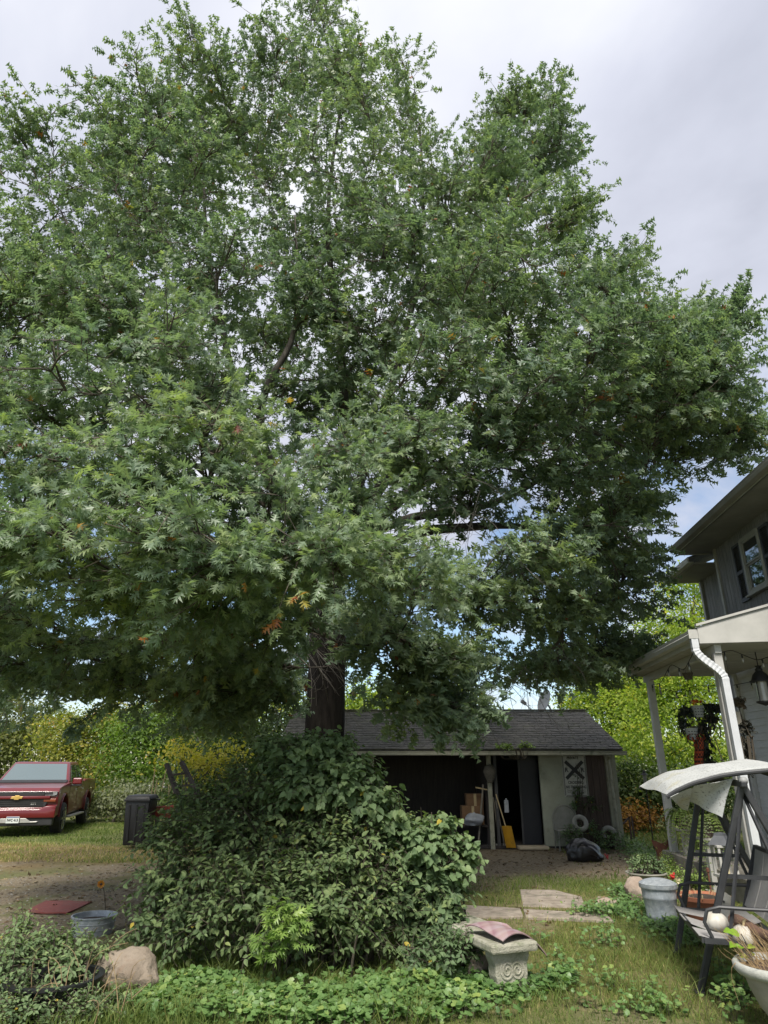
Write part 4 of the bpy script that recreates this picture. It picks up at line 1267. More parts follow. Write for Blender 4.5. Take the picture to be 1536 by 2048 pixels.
leafy('shrub', 'great dark green overgrown shrub in front of the oak trunk', 'shrub', gnd(620, 1935),
      [bl(560, 1640, 7.6, 165, 110, .8, .45), bl(440, 1690, 7.3, 115, 85, .6, .42), bl(335, 1770, 7.1, 75, 60, .45, .38), bl(690, 1700, 7.3, 150, 100, .7, .50), bl(540, 1780, 6.9, 190, 85, .55, .48), bl(770, 1800, 7.2, 110, 85, .5, .36), bl(390, 1850, 6.8, 80, 55, .35, .42), bl(620, 1850, 6.8, 190, 55, .4, .45), bl(850, 1750, 7.4, 60, 50, .4, .46), bl(500, 1570, 7.9, 80, 55, .5, .48), bl(300, 1830, 7.0, 50, 40, .3, .36), bl(640, 1780, 6.8, 90, 50, .4, .52), bl(800, 1670, 7.5, 60, 50, .4, .55), bl(345, 1665, 7.5, 60, 45, .4, .42), bl(400, 1610, 7.8, 60, 40, .4, .45), bl(880, 1800, 7.2, 50, 50, .35, .5)],
      1750, OVATE_V, OVATE_F, .080, M_['shrubleaf'], 31, nl=13, shoot=.58, inner=.5)
leafy('climbing_vine', 'broad heart-leaved vine crowning the top of the shrub', 'vine', gnd(660, 1925),
      [bl(620, 1520, 7.5, 100, 55, .5, .55), bl(690, 1580, 7.3, 75, 80, .5, .5), bl(560, 1500, 7.7, 45, 30, .3, .5), bl(680, 1475, 7.6, 22, 16, .15, .6), bl(760, 1615, 7.3, 50, 50, .4, .55), bl(600, 1590, 7.1, 60, 40, .3, .5)],
      400, HEART_V, HEART_F, .085, M_['vineleaf'], 32, singles=200, shoot=.34, nl=9, hang=.75)
leafy('mulberry_shoot', 'pale broad-leaved young shrub at the shed side of the big shrub', 'shrub', gnd(880, 1900),
      [bl(880, 1655, 7.4, 38, 20, .3, .66), bl(835, 1690, 7.2, 55, 36, .35, .55), bl(935, 1715, 7.4, 20, 34, .25, .6), bl(880, 1850, 7.1, 45, 40, .3, .25), bl(865, 1770, 7.2, 60, 55, .3, .42)],
      320, HEART_V, HEART_F, .085, M_['vineleaf'], 33, singles=150, shoot=.34, nl=9, hang=.7)
leafy('oak_seedling', 'pale green young seedling with lobed leaves in front of the shrub', 'plant', gnd(545, 1925),
      [bl(560, 1845, 6.15, 22, 40, .12, .6), bl(535, 1890, 6.1, 20, 30, .12, .4), bl(590, 1850, 6.15, 18, 30, .1, .5)],
      26, OAK_V, OAK_F, .125, M_['sprout'], 34, singles=0, shoot=.25, nl=8, hang=.35)
leafy('tall_weed', 'lone leafy weed clump left of the pale bench block', 'weed', gnd(905, 1925),
      [bl(900, 1900, 6.5, 60, 45, .25, .4), bl(850, 1910, 6.5, 50, 35, .25, .35)], 90, OVATE_V, OVATE_F, .06, M_['vineleaf'], 35, singles=0, shoot=.25, nl=9)
# lower left: tomato and its weedy neighbours
leafy('tomato_plant', 'sprawling tomato plant in front of the boulder and grey tub', 'plant', gnd(90, 1960),
      [bl(60, 1905, 6.2, 80, 45, .3, .7), bl(150, 1915, 6.1, 50, 30, .25, .65), bl(15, 1935, 5.9, 50, 50, .25, .55), bl(45, 1855, 6.4, 26, 40, .2, .75), bl(120, 1880, 6.4, 45, 25, .2, .7), bl(210, 1890, 6.3, 34, 14, .15, .8)],
      230, OVATE_V, OVATE_F, .062, M_['vineleaf'], 36, singles=100, shoot=.40, nl=10, hang=.6, inner=.6)
leafy('low_weeds', 'mixed low weeds around the black tub at the lower corner', 'weed', gnd(60, 2010),
      [bl(20, 1985, 5.75, 40, 40, .2, .5), bl(230, 2000, 5.8, 40, 20, .15, .6), bl(110, 1960, 6.2, 60, 20, .2, .5), bl(190, 1960, 6.1, 30, 14, .15, .7), bl(60, 2010, 5.5, 70, 30, .15, .6), bl(160, 2008, 5.55, 55, 28, .15, .65), bl(170, 1895, 6.9, 40, 16, .2, .6)],
      480, OVATE_V, OVATE_F, .044, M_['ivy'] if 'ivy' in M_ else M_['vineleaf'], 37, singles=0, shoot=.30, nl=11, hang=.3, inner=.6)

# ------------------------------------------------------------------ grass, ground cover, litter
M_['grass'] = leafmat('grass_blade', [(0, (.060, .092, .024)), (.35, (.105, .150, .038)), (.6, (.165, .210, .055)), (.8, (.26, .255, .09)), (.92, (.38, .31, .15)), (1, (.44, .35, .19))], rough=.6, trans=.3, spec=.2)


def blades(n, x0, x1, y0, y1, h, w, seed, dens=None, tint=.4):
    g = np.random.default_rng(seed)
    x, y = g.uniform(x0, x1, n), g.uniform(y0, y1, n)
    p = 1 - dirt_at(x, y) * .93
    if dens is not None: p = p * dens(x, y)
    k = (g.random(n) < p) & ~(on_slab(x, y) & (g.random(n) > .06))
    x, y = x[k], y[k]; n = len(x)
    pp = pix(np.stack([x, y, np.zeros(n)], -1))
    k = (pp[0] > -60) & (pp[0] < 1600); x, y = x[k], y[k]; n = len(x)
    z = hgt(x, y) - .01
    base = np.stack([x, y, z], -1)
    a = g.uniform(0, 6.28, n)
    s = np.stack([np.cos(a), np.sin(a), np.zeros(n)], -1)
    H = h * g.uniform(.35, 1.35, n) * (.55 + .9 * vnoise(x, y, .45, 21))
    lean = unit(g.normal(0, 1, (n, 3)) * np.array((1, 1, 0)))
    k1, k2 = g.uniform(.05, .35, n), g.uniform(.3, 1.0, n)
    mid = base + UP * (H * .6)[:, None] + lean * (H * k1)[:, None]
    tip = base + UP * (H * g.uniform(.75, 1.0, n))[:, None] + lean * (H * k2)[:, None]
    W = w * g.uniform(.6, 1.3, n)
    V = np.stack([base - s * W[:, None], base + s * W[:, None], mid - s * (W * .7)[:, None], mid + s * (W * .7)[:, None], tip], 1)
    F = np.array([(0, 1, 3), (0, 3, 2), (2, 3, 4)])[None] + (np.arange(n) * 5)[:, None, None]
    tt = np.clip(tint + .34 * (vnoise(x, y, .55, 22) - .5) + .5 * dry_at(x, y) + g.normal(0, .19, n), 0, 1)
    return V.reshape(-1, 3), F.reshape(-1, 3), np.repeat(tt, 5)


parts = [blades(56000, -2.2, 4.4, 5.3, 8.6, .060, .0028, 41, tint=.36), blades(42000, -3.0, 5.2, 8.6, 12.5, .055, .0040, 42, tint=.36), blades(40000, -12.5, -1.5, 14.0, 24, .07, .008, 43, tint=.35), blades(16000, 3.5, 8.5, 12.0, 24, .10, .009, 44, tint=.36), blades(9000, -3.5, -.6, 5.3, 7.2, .11, .0035, 45, tint=.46)]
ofs, VV, FF, TT = 0, [], [], []
for V, F, tt in parts:
    VV.append(V); FF.append(F + ofs); TT.append(tt); ofs += len(V)
gr = link('grass', np_mesh('grass', np.concatenate(VV), np.concatenate(FF), np.concatenate(TT)), M_['grass'], None, 'stuff')
tag(gr, 'patchy mown grass with dry blades over the whole yard', 'grass')


def tufts(n, spots, h, w, seed, tint):
    g = np.random.default_rng(seed)
    V, F, T = [], [], []
    for (x, y, r_) in spots:
        m = n
        bx, by = x + g.normal(0, r_, m), y + g.normal(0, r_, m)
        base = np.stack([bx, by, np.zeros(m)], -1)
        d = unit(np.stack([g.normal(0, .6, m), g.normal(0, .6, m), np.full(m, 1.0)], -1))
        L = h * g.uniform(.5, 1.3, m)
        mid, tip = base + d * (L * .55)[:, None], base + d * (L * .9)[:, None] + np.stack([d[:, 0], d[:, 1], -d[:, 2] * .25], -1) * (L * .45)[:, None]
        a = g.uniform(0, 6.28, m); s = np.stack([np.cos(a), np.sin(a), 0 * a], -1) * w
        o = sum(len(q) for q in V)
        V.append(np.stack([base - s, base + s, mid - s * .7, mid + s * .7, tip], 1).reshape(-1, 3))
        F.append((np.array([(0, 1, 3), (0, 3, 2), (2, 3, 4)])[None] + (np.arange(m) * 5)[:, None, None]).reshape(-1, 3) + o)
        T.append(np.repeat(np.clip(tint + g.normal(0, .15, m), 0, 1), 5))
    return np.concatenate(V), np.concatenate(F), np.concatenate(T)


sp = [(*gnd(random.uniform(1080, 1500), random.uniform(1900, 2040))[:2], .07) for _ in range(26)] + [(*gnd(random.uniform(330, 1000), random.uniform(1960, 2045))[:2], .06) for _ in range(34)] + [(*gnd(random.uniform(1000, 1180), random.uniform(1770, 1780))[:2], .10) for _ in range(16)] + [(*gnd(random.uniform(0, 230), random.uniform(1960, 2046))[:2], .08) for _ in range(14)]
V, F, tt = tufts(26, sp, .24, .0028, 46, .45)
tg = link('tall_grass', np_mesh('tall_grass', V, F, tt), M_['grass'], None, 'stuff')
tag(tg, 'longer wispy grass tufts the mower missed', 'grass')

M_['ivy'] = leafmat('ground_ivy_leaf', [(0, (.055, .105, .035)), (.4, (.10, .185, .058)), (.75, (.16, .26, .085)), (1, (.30, .36, .10))], rough=.45, trans=.35, spec=.45)


def cover(n, poly_spots, size, seed, hmax=.16):
    """round-leaved creeping ground cover standing on short stalks"""
    g = np.random.default_rng(seed)
    C = []
    for (px, py, rx, ry, k) in poly_spots:
        m = int(n * k)
        q = np.stack([px + rx * g.normal(0, .5, m), py + ry * g.normal(0, .5, m)], 1)
        q = q[(q[:, 1] < 2075) & (q[:, 1] > 1650)]
        C += [gnd(*t_) for t_ in q]
    C = np.array(C); m = len(C)
    hh = hmax * g.random(m) * (.4 + vnoise(C[:, 0], C[:, 1], .3, 51))
    top_ = C + UP * (hh + .015)[:, None] + g.normal(0, .012, (m, 3)) * np.array((1, 1, 0))
    A = unit(g.normal(0, 1, (m, 3)) * np.array((1, 1, .25)) + np.array((0, -.3, -.1)))
    Nn = unit(UP + np.array((0, -.35, 0)) + g.normal(0, .35, (m, 3)))
    tt = np.clip(.40 + .35 * (vnoise(C[:, 0], C[:, 1], .35, 52) - .5) + .25 * (hh / hmax) + g.normal(0, .13, m), 0, 1)
    return C, top_, A, Nn, size * g.uniform(.55, 1.3, m), tt


C, tp, A, Nn, S, tt = cover(1000, [(420, 1990, 90, 24, 1.1), (560, 2012, 130, 22, .9), (760, 1995, 120, 28, 1.2), (880, 1970, 80, 28, .9), (1000, 1980, 70, 26, .7), (950, 1945, 50, 16, .4), (620, 2038, 300, 14, .9), (1120, 1975, 50, 20, .3), (330, 2010, 60, 30, .7), (900, 2015, 100, 18, .35)], .048, 47, hmax=.11)
V, F, t2 = leaves(tp, A, Nn, S, ROUND_V, ROUND_F, tt)
w_ = Wood(); w_.sticks(C[::2], tp[::2], .0018, .0013)
ivy = thing('ground_ivy', 'pale green round-leaved ground ivy creeping along the foot of the shrub', 'ground cover', gnd(700, 2010))
link('leaves', np_mesh('leaves', V, F, t2), M_['ivy'], ivy, 'stuff')
w_.build('stalks', M_['stem'], ivy, 'stuff')
C, tp, A, Nn, S, tt = cover(700, [(1270, 1700, 30, 18, 1.2), (1300, 1720, 36, 22, 1.2), (1330, 1850, 50, 20, 1.0), (1390, 1880, 40, 18, .8), (1260, 1820, 40, 16, .7), (1250, 1790, 30, 12, .5), (1200, 1830, 60, 10, .5), (1270, 1660, 40, 12, .8), (1330, 1740, 40, 14, .8), (1470, 2000, 40, 26, .35), (1300, 2030, 90, 16, .15)] + [(random.uniform(1000, 1480), random.uniform(1850, 2050), 34, 10, random.uniform(.01, .05)) for _ in range(30)], .040, 48, hmax=.13)
V, F, t2 = leaves(tp, A, Nn, S, ROUND_V, ROUND_F, tt)
w_ = Wood(); w_.sticks(C[::2], tp[::2], .0018, .0013)
cv2 = thing('clover_patch', 'leafy low weeds between the metal bin and the shed corner', 'ground cover', gnd(1290, 1760))
link('leaves', np_mesh('leaves', V, F, t2), M_['ivy'], cv2, 'stuff')
w_.build('stalks', M_['stem'], cv2, 'stuff')

# fallen leaves, chips and gravel on the bare ground
g = np.random.default_rng(49)
n = 9000
x, y = g.uniform(-10, 5.2, n), g.uniform(8.4, 17.5, n)
k = g.random(n) < dirt_at(x, y) * .9 + .06
x, y = x[k], y[k]; n = len(x)
C = np.stack([x, y, hgt(x, y) + .006], -1)
A = unit(np.stack([g.normal(0, 1, n), g.normal(0, 1, n), g.normal(0, .12, n)], -1)); Nn = unit(UP + g.normal(0, .3, (n, 3)))
V, F, tt = leaves(C, A, Nn, g.uniform(.03, .10, n), OAKF_V, OAKF_F, g.random(n))
ll = link('leaf_litter', np_mesh('leaf_litter', V, F, tt), leafmat('dead_leaf', [(0, (.05, .032, .02)), (.5, (.14, .09, .05)), (.85, (.26, .19, .11)), (1, (.36, .30, .2))], trans=.1, rough=.8, spec=.2), None, 'stuff')
tag(ll, 'dry fallen oak leaves scattered over the bare earth', 'leaves')
n = 9000
x, y = g.uniform(-9, 1.5, n), g.uniform(8.0, 15.0, n)
k = g.random(n) < dirt_at(x, y) * sst(1.2, -1, x) * sst(15, 10, y)
x, y = x[k], y[k]; n = len(x)
OC_V = [(1, 0, 0), (0, 1, 0), (-1, 0, 0), (0, -1, 0), (0, 0, .7), (0, 0, -.7)]
OC_F = [(0, 1, 4), (1, 2, 4), (2, 3, 4), (3, 0, 4)]
C = np.stack([x, y, hgt(x, y) + .002], -1)
V, F, tt = leaves(C, g.normal(0, 1, (n, 3)) * np.array((1, 1, .1)), unit(UP + g.normal(0, .2, (n, 3))), g.uniform(.006, .020, n), OC_V, OC_F, g.random(n))
gv = link('gravel', np_mesh('gravel', V, F, tt), leafmat('gravel_stone', [(0, (.10, .09, .075)), (.5, (.20, .18, .15)), (1, (.34, .32, .28))], trans=0, rough=.9, spec=.2), None, 'stuff')
tag(gv, 'loose grey gravel worn into the drive left of the shrub', 'gravel')

# ------------------------------------------------------------------ red pickup truck (own axes: -y is its nose)
M_['redpaint'] = mat('red_car_paint', (.125, .006, .011), (.105, .005, .009), scale=2, rough=.34, spec=.5, coat=.6)
M_['blackplastic'] = mat('black_plastic', (.012, .012, .013), (.02, .02, .021), scale=8, rough=.55)
M_['tyre'] = mat('tyre_rubber', (.018, .018, .019), (.03, .03, .03), scale=12, rough=.85)
M_['chrome'] = mat('bright_metal', (.62, .62, .64), (.5, .5, .52), scale=5, rough=.22, metal=1.0)
M_['silver'] = mat('silver_trim', (.46, .45, .43), (.40, .39, .37), scale=6, rough=.4, metal=.6)
M_['gold'] = mat('gold_emblem', (.62, .42, .13), (.55, .36, .10), scale=9, rough=.35, metal=.5)
M_['lamp'] = mat('lamp_lens', (.30, .31, .32), (.12, .12, .13), scale=8, rough=.1, spec=.9)
M_['amber'] = mat('amber_lens', (.22, .05, .02), (.16, .035, .015), scale=8, rough=.2)
M_['plate'] = mat('licence_plate_face', (.62, .64, .62), (.55, .58, .56), scale=9, rough=.45)
M_['ink'] = mat('black_ink', (.012, .012, .014), (.02, .02, .022), rough=.6)
M_['windscreen'] = glassmat('windscreen_glass', (.055, .09, .092), .06)
truck = thing('pickup_truck', 'shiny dark red pickup truck parked on the grass facing the yard', 'pickup truck', (-9.65, 18.9, 0), R(13.3), world=False)


def arc(yc, zc, r_, a0, a1, n):
    return [(yc + r_ * math.cos(R(a0 + (a1 - a0) * i / n)), zc + r_ * math.sin(R(a0 + (a1 - a0) * i / n))) for i in range(n + 1)]


WB0, WB1, AR = .98, 4.62, .50
prof = [(.16, .50), (.02, .58), (.02, .70), (.10, .78), (.07, .93), (.09, 1.10), (.20, 1.19), (.70, 1.245), (1.42, 1.30), (2.4, 1.30), (3.72, 1.32), (3.74, 1.36), (5.72, 1.36), (5.80, 1.30), (5.80, .62), (5.62, .50)]
prof += arc(WB1, .50, AR, 0, 180, 10) + [(WB0 + AR + .05, .46)] + arc(WB0, .50, AR, 0, 180, 10)
mb = MB(); mb.prism(prof, 1.98, (0, 0, 0), (0, 1, 0), (0, 0, 1))
body = mb.build('body', M_['redpaint'], truck, bevel=.055, seg=3, smooth=True, angle=50)
mb = MB(); mb.box((0, 2.9, .62), (1.72, 5.3, .5)); mb.build('underbody', M_['blackplastic'], truck)
mb = MB()
mb.hexa([(-.97, 1.36, 1.27), (.97, 1.36, 1.27), (.97, 3.80, 1.27), (-.97, 3.80, 1.27), (-.75, 2.14, 1.86), (.75, 2.14, 1.86), (.76, 3.42, 1.87), (-.76, 3.42, 1.87)])
cab = mb.build('cab', M_['redpaint'], truck, bevel=.07, seg=3, smooth=True, angle=50)
Fq = lambda u, v_: np.array((-.97 + 1.94 * u, 1.36, 1.27)) * (1 - v_) + np.array((-.75 + 1.5 * u, 2.14, 1.86)) * v_
nrm_ = unit(np.array((0, -.60, .80)))


def pane(fn, u0, u1, v0, v1, nn, name, m, th=.006):
    mb = MB(); q = [fn(u0, v0), fn(u1, v0), fn(u1, v1), fn(u0, v1)]
    mb.hexa([p - nn * .02 for p in q] + [p + nn * th for p in q]); return mb.build(name, m, truck, bevel=.003)


mb = MB(); mb.hexa([(-.90, 1.27, 1.285), (.90, 1.27, 1.285), (.90, 1.47, 1.30), (-.90, 1.47, 1.30), (-.90, 1.27, 1.312), (.90, 1.27, 1.312), (.90, 1.47, 1.372), (-.90, 1.47, 1.372)]); mb.build('cowl', M_['blackplastic'], truck)
pane(Fq, .045, .955, .07, .90, nrm_, 'windscreen', M_['windscreen'])
for sx in (-1, 1):
    Sq = lambda u, v_, sx=sx: np.array((sx * .97, 1.36 + 2.44 * u, 1.27)) * (1 - v_) + np.array((sx * (.75 + .01 * u), 2.14 + 1.28 * u, 1.865)) * v_
    ns = unit(np.array((sx * .93, 0, .35)))
    pane(Sq, .10, .49, .10, .84, ns, 'side_window', M_['glass'])
    pane(Sq, .52, .90, .10, .84, ns, 'side_window', M_['glass'])
    # doors with handles, sills, flares, mirrors, wheels
    for y0, y1 in ((1.52, 2.60), (2.63, 3.62)):
        mb = MB(); mb.box((sx * .985, (y0 + y1) / 2, .90), (.022, y1 - y0, .72)); d = mb.build('door', M_['redpaint'], truck, bevel=.01)
        mb = MB(); mb.box((sx * 1.006, y1 - .16, 1.10), (.035, .20, .035)); mb.build('handle', M_['chrome'], d, bevel=.008)
    mb = MB(); mb.box((sx * 1.03, 2.62, .40), (.14, 2.2, .05)); mb.build('running_board', M_['silver'], truck, bevel=.012)
    mb = MB(); mb.box((sx * 1.14, 1.60, 1.335), (.25, .11, .17)); mi = mb.build('mirror', M_['redpaint'], truck, bevel=.03, seg=2)
    mb = MB(); mb.box((sx * 1.10, 1.61, 1.225), (.32, .09, .05)); mb.build('mirror_arm', M_['blackplastic'], mi, bevel=.01)
    for yc in (WB0, WB1):
        mb = MB(); mb.lathe([(.20, -.11), (.36, -.13), (.395, -.10), (.40, 0), (.395, .10), (.36, .13), (.20, .11)], (sx * .90, yc, .40), 26, 'x')
        w_ = mb.build('wheel', M_['tyre'], truck, smooth=True, angle=60)
        mb = MB(); x0 = sx * .90
        mb.lathe([(.275, sx * .135), (.255, sx * .12), (.245, sx * .06), (.05, sx * .05)], (x0, yc, .40), 24, 'x')
        for j in range(6):
            a = j * math.pi / 3
            mb.bar((x0 + sx * .12, yc + .04 * math.cos(a), .40 + .04 * math.sin(a)), (x0 + sx * .125, yc + .26 * math.cos(a), .40 + .26 * math.sin(a)), .055, .03, up=(1, 0, 0))
        mb.build('rim', M_['chrome'], w_, smooth=True)
        mb = MB(); P = np.array([(sx * .995, yc + .52 * math.cos(R(a)), .50 + .52 * math.sin(R(a))) for a in range(-5, 186, 10)]); mb.tube(P, .03, 6); mb.build('wheel_arch', M_['redpaint'], truck, smooth=True)
# nose
mb = MB(); mb.box((0, .045, 1.045), (1.30, .05, .105)); mb.build('grille', M_['blackplastic'], truck, bevel=.008)
mb = MB()
mb.prism([(-.78, .93), (.78, .93), (.70, .72), (-.70, .72)], .05, (0, .055, 0), (1, 0, 0), (0, 0, 1)); lg = mb.build('grille', M_['blackplastic'], truck, bevel=.008)
for k in range(3):
    mb = MB(); mb.box((0, .022, .765 + .05 * k), (1.30, .014, .014)); mb.build('grille_bar', M_['blackplastic'], lg)
mb = MB(); mb.box((0, .025, .955), (1.62, .075, .075)); mb.build('grille_crossbar', M_['redpaint'], truck, bevel=.02, smooth=True)
mb = MB()
mb.prism([(-.14, .005), (-.125, .028), (-.055, .028), (-.05, .05), (.06, .05), (.065, .028), (.145, .028), (.13, -.005), (.125, -.028), (.055, -.028), (.05, -.05), (-.06, -.05), (-.065, -.028), (-.145, -.028)], .02, (0, -.02, .955), (1, 0, 0), (0, 0, 1))
mb.build('emblem', M_['gold'], truck, bevel=.004)
for sx in (-1, 1):
    mb = MB(); mb.prism([(sx * .64, 1.085), (sx * .965, 1.10), (sx * .97, 1.02), (sx * .90, .985), (sx * .64, .995)], .07, (0, .075, 0), (1, 0, 0), (0, 0, 1)); h = mb.build('headlight', M_['blackplastic'], truck, bevel=.01)
    mb = MB(); mb.prism([(sx * .85, 1.08), (sx * .955, 1.088), (sx * .955, 1.025), (sx * .89, 1.0), (sx * .66, 1.003), (sx * .66, 1.013), (sx * .86, 1.02)], .02, (0, .035, 0), (1, 0, 0), (0, 0, 1)); mb.build('lens', M_['lamp'], h)
    mb = MB(); mb.box((sx * .80, .045, .885), (.30, .05, .075)); mb.build('turn_signal', M_['amber'], truck, bevel=.01)
    mb = MB(); mb.prism([(sx * .74, .60), (sx * .80, .62), (sx * .81, .49), (sx * .77, .47), (sx * .73, .49)], .03, (0, .0, 0), (1, 0, 0), (0, 0, 1)); mb.build('fog_lamp', M_['lamp'], truck, bevel=.006)
mb = MB()
mb.prism([(-.99, .76), (-.72, .745), (-.60, .68), (.60, .68), (.72, .745), (.99, .76), (.99, .46), (-.99, .46)], .16, (0, .055, 0), (1, 0, 0), (0, 0, 1)); mb.build('front_bumper', M_['redpaint'], truck, bevel=.03, seg=2, smooth=True, angle=40)
mb = MB(); mb.box((0, .10, .37), (1.90, .16, .20)); mb.build('lower_bumper', M_['blackplastic'], truck, bevel=.03)
for sx in (-1, 1):
    mb = MB(); mb.prism([(sx * .16, .46), (sx * .30, .46), (sx * .42, .38), (sx * .60, .385), (sx * .56, .35), (sx * .16, .35)], .03, (0, .005, 0), (1, 0, 0), (0, 0, 1)); mb.build('skid_plate', M_['silver'], truck, bevel=.006)
mb = MB(); mb.box((0, -.036, .425), (.31, .012, .155)); pl = mb.build('licence_plate', M_['plate'], truck, bevel=.004)
PM = lambda x, z, y: Matrix.Translation((x, y, z)) @ Matrix.Rotation(R(90), 4, 'X')
text('IWC 413', .085, PM(0, .415, -.0445), M_['ink'], pl, width=.26, bold=.003)
mb = MB(); mb.box((0, -.0435, .485), (.29, .003, .022)); mb.build('plate_band', mat('plate_blue', (.10, .13, .25), rough=.5), pl)
text('Z71', .06, PM(.42, .80, .026), M_['silver'], truck, width=.13, bold=.003, depth=.004)
mb = MB(); mb.prism([(0, 0), (.16, 0), (.13, .055), (.08, .06)], .035, (.42, 2.36, 1.865), (0, 1, 0), (0, 0, 1)); mb.build('roof_antenna', M_['blackplastic'], truck)
mb = MB(); mb.bar((-.75, 1.43, 1.345), (-.05, 1.40, 1.325), .02); mb.bar((.02, 1.40, 1.325), (.72, 1.43, 1.345), .02); mb.build('wiper', M_['blackplastic'], truck)

# ------------------------------------------------------------------ yard things on the left
M_['bin'] = mat('black_bin_plastic', (.006, .006, .007), (.010, .010, .011), scale=3, rough=.5, bump=.1)
bp_ = gnd(266, 1696)
bin_ = thing('trash_bin', 'tall black wheeled trash bin at the left side of the shrub', 'trash bin', bp_)
x, y = bp_[0], bp_[1]
mb = MB()
mb.hexa([(x - .25, y - .02, .05), (x + .22, y - .02, .05), (x + .22, y + .46, .05), (x - .25, y + .46, .05), (x - .28, y - .08, 1.0), (x + .28, y - .08, 1.0), (x + .28, y + .54, 1.0), (x - .28, y + .54, 1.0)])
mb.build('body', M_['bin'], bin_, bevel=.03, seg=2, smooth=True)
for k_ in (-.15, 0, .15):
    mb = MB(); mb.bar((x + k_, y - .035, .14), (x + k_ * 1.1, y - .080, .90), .05, .02, up=(0, 1, 0)); mb.build('rib', M_['bin'], bin_, bevel=.005)
mb = MB(); mb.box((x, y - .10, .985), (.60, .03, .05)); mb.build('rim', M_['bin'], bin_, bevel=.01)
mb = MB(); mb.hexa([(x - .30, y - .11, 1.01), (x + .30, y - .11, 1.01), (x + .30, y + .56, 1.01), (x - .30, y + .56, 1.01), (x - .25, y - .06, 1.09), (x + .25, y - .06, 1.09), (x + .25, y + .50, 1.10), (x - .25, y + .50, 1.10)]); mb.build('lid', M_['bin'], bin_, bevel=.02, smooth=True)
mb = MB(); mb.tube([(x - .30, y + .62, .98), (x + .30, y + .62, .98)], .018, 8); mb.build('handle', M_['bin'], bin_, smooth=True)
for s in (-1, 1):
    mb = MB(); mb.lathe([(.0, -.03), (.10, -.03), (.11, 0), (.10, .03), (0, .03)], (x + s * .24, y + .50, .11), 14, 'x'); mb.build('wheel', M_['tyre'], bin_, smooth=True)

M_['redtub'] = mat('faded_red_plastic', (.24, .030, .022), (.18, .026, .02), scale=4, rough=.55)
c_ = at(330, 1616, 17.6)
pt = thing('red_planter', 'red planter trough with dry stakes just right of the black bin', 'planter', (c_[0], c_[1], 0))
mb = MB(); x, y, z = c_
mb.hexa([(x - .30, y - .22, z - .22), (x + .32, y - .22, z - .22), (x + .32, y + .25, z - .22), (x - .30, y + .25, z - .22), (x - .34, y - .26, z + .03), (x + .36, y - .26, z + .08), (x + .36, y + .28, z + .08), (x - .34, y + .28, z + .03)])
mb.build('trough', M_['redtub'], pt, bevel=.02)
mb = MB(); mb.box((x, y, z + .02), (.62, .44, .05)); mb.build('soil', mat('potting_soil', (.04, .03, .022), (.07, .052, .038), scale=20, rough=1), pt)
for dx, dy in ((-.24, -.15), (.26, -.15), (-.24, .18), (.26, .18)):
    mb = MB(); mb.bar((x + dx, y + dy, 0), (x + dx, y + dy, z - .21), .05); mb.build('leg', M_['brownwood'], pt)
M_['bamboo'] = mat('dry_cane', (.42, .33, .18), (.34, .26, .14), scale=14, rough=.7)
for i, (dx, h, l) in enumerate(((-.34, .85, .02), (-.30, .55, .05), (-.17, .80, .10), (.05, .45, -.03), (.12, .55, .04), (.20, .40, .02), (-.02, .62, .08))):
    mb = MB(); mb.tube([(x + dx, y - .1 + .05 * i, z + .08), (x + dx + l, y - .1 + .05 * i, z + .08 + h)], .012, 6); mb.build('stake', M_['bamboo'], pt, smooth=True)
leafy('planter_greens', 'small pale green plants growing in the red planter', 'plant', (x, y, z), [(x, y, z + .18, .42, .22, .13, .6), (x + .30, y, z + .22, .2, .2, .14, .7)], 45, OVATE_V, OVATE_F, .09, M_['sprout'], 61, singles=0, shoot=.2, nl=8)
for i, (px, py) in enumerate(((288, 1578), (297, 1576), (326, 1575))):
    c_ = at(px, py, 24.4 + .2 * i)
    mb = MB(); mb.bar((c_[0], c_[1], 0), (c_[0] + .03, c_[1], c_[2] + .16), .055, .02)
    tag(mb.build('marker_stake', M_['white'], None), ('white marker stake farthest left behind the black bin', 'white marker stake between the two others behind the bin', 'white marker stake among the dry canes of the red planter')[i], 'stake', 'white marker stakes')
tr = thing('trellis', 'dark ladder-like wooden trellis leaning in the bushes', 'trellis', at(375, 1600, 17.5) * (1, 1, 0))
M_['blackwood'] = mat('blackened_wood', (.020, .017, .015), (.038, .032, .027), scale=6, rough=.9)
for a, b_ in (((333, 1528, 17.8), (372, 1640, 17.4)), ((363, 1524, 17.8), (402, 1600, 17.4))):
    mb = MB(); mb.bar(at(*a), at(*b_), .10, .08); mb.build('rail', M_['blackwood'], tr)
for a, b_ in (((343, 1550, 17.65), (374, 1546, 17.65)), ((352, 1572, 17.55), (386, 1570, 17.55)), ((360, 1592, 17.5), (396, 1592, 17.45))):
    mb = MB(); mb.bar(at(*a), at(*b_), .05, .05); mb.build('rung', M_['blackwood'], tr)
mb = MB()
mb.bar(at(362, 1700, 17.4) * (1, 1, 0), at(372, 1640, 17.4), .09); mb.bar(at(395, 1700, 17.4) * (1, 1, 0), at(402, 1600, 17.4), .09); mb.build('post', M_['blackwood'], tr)

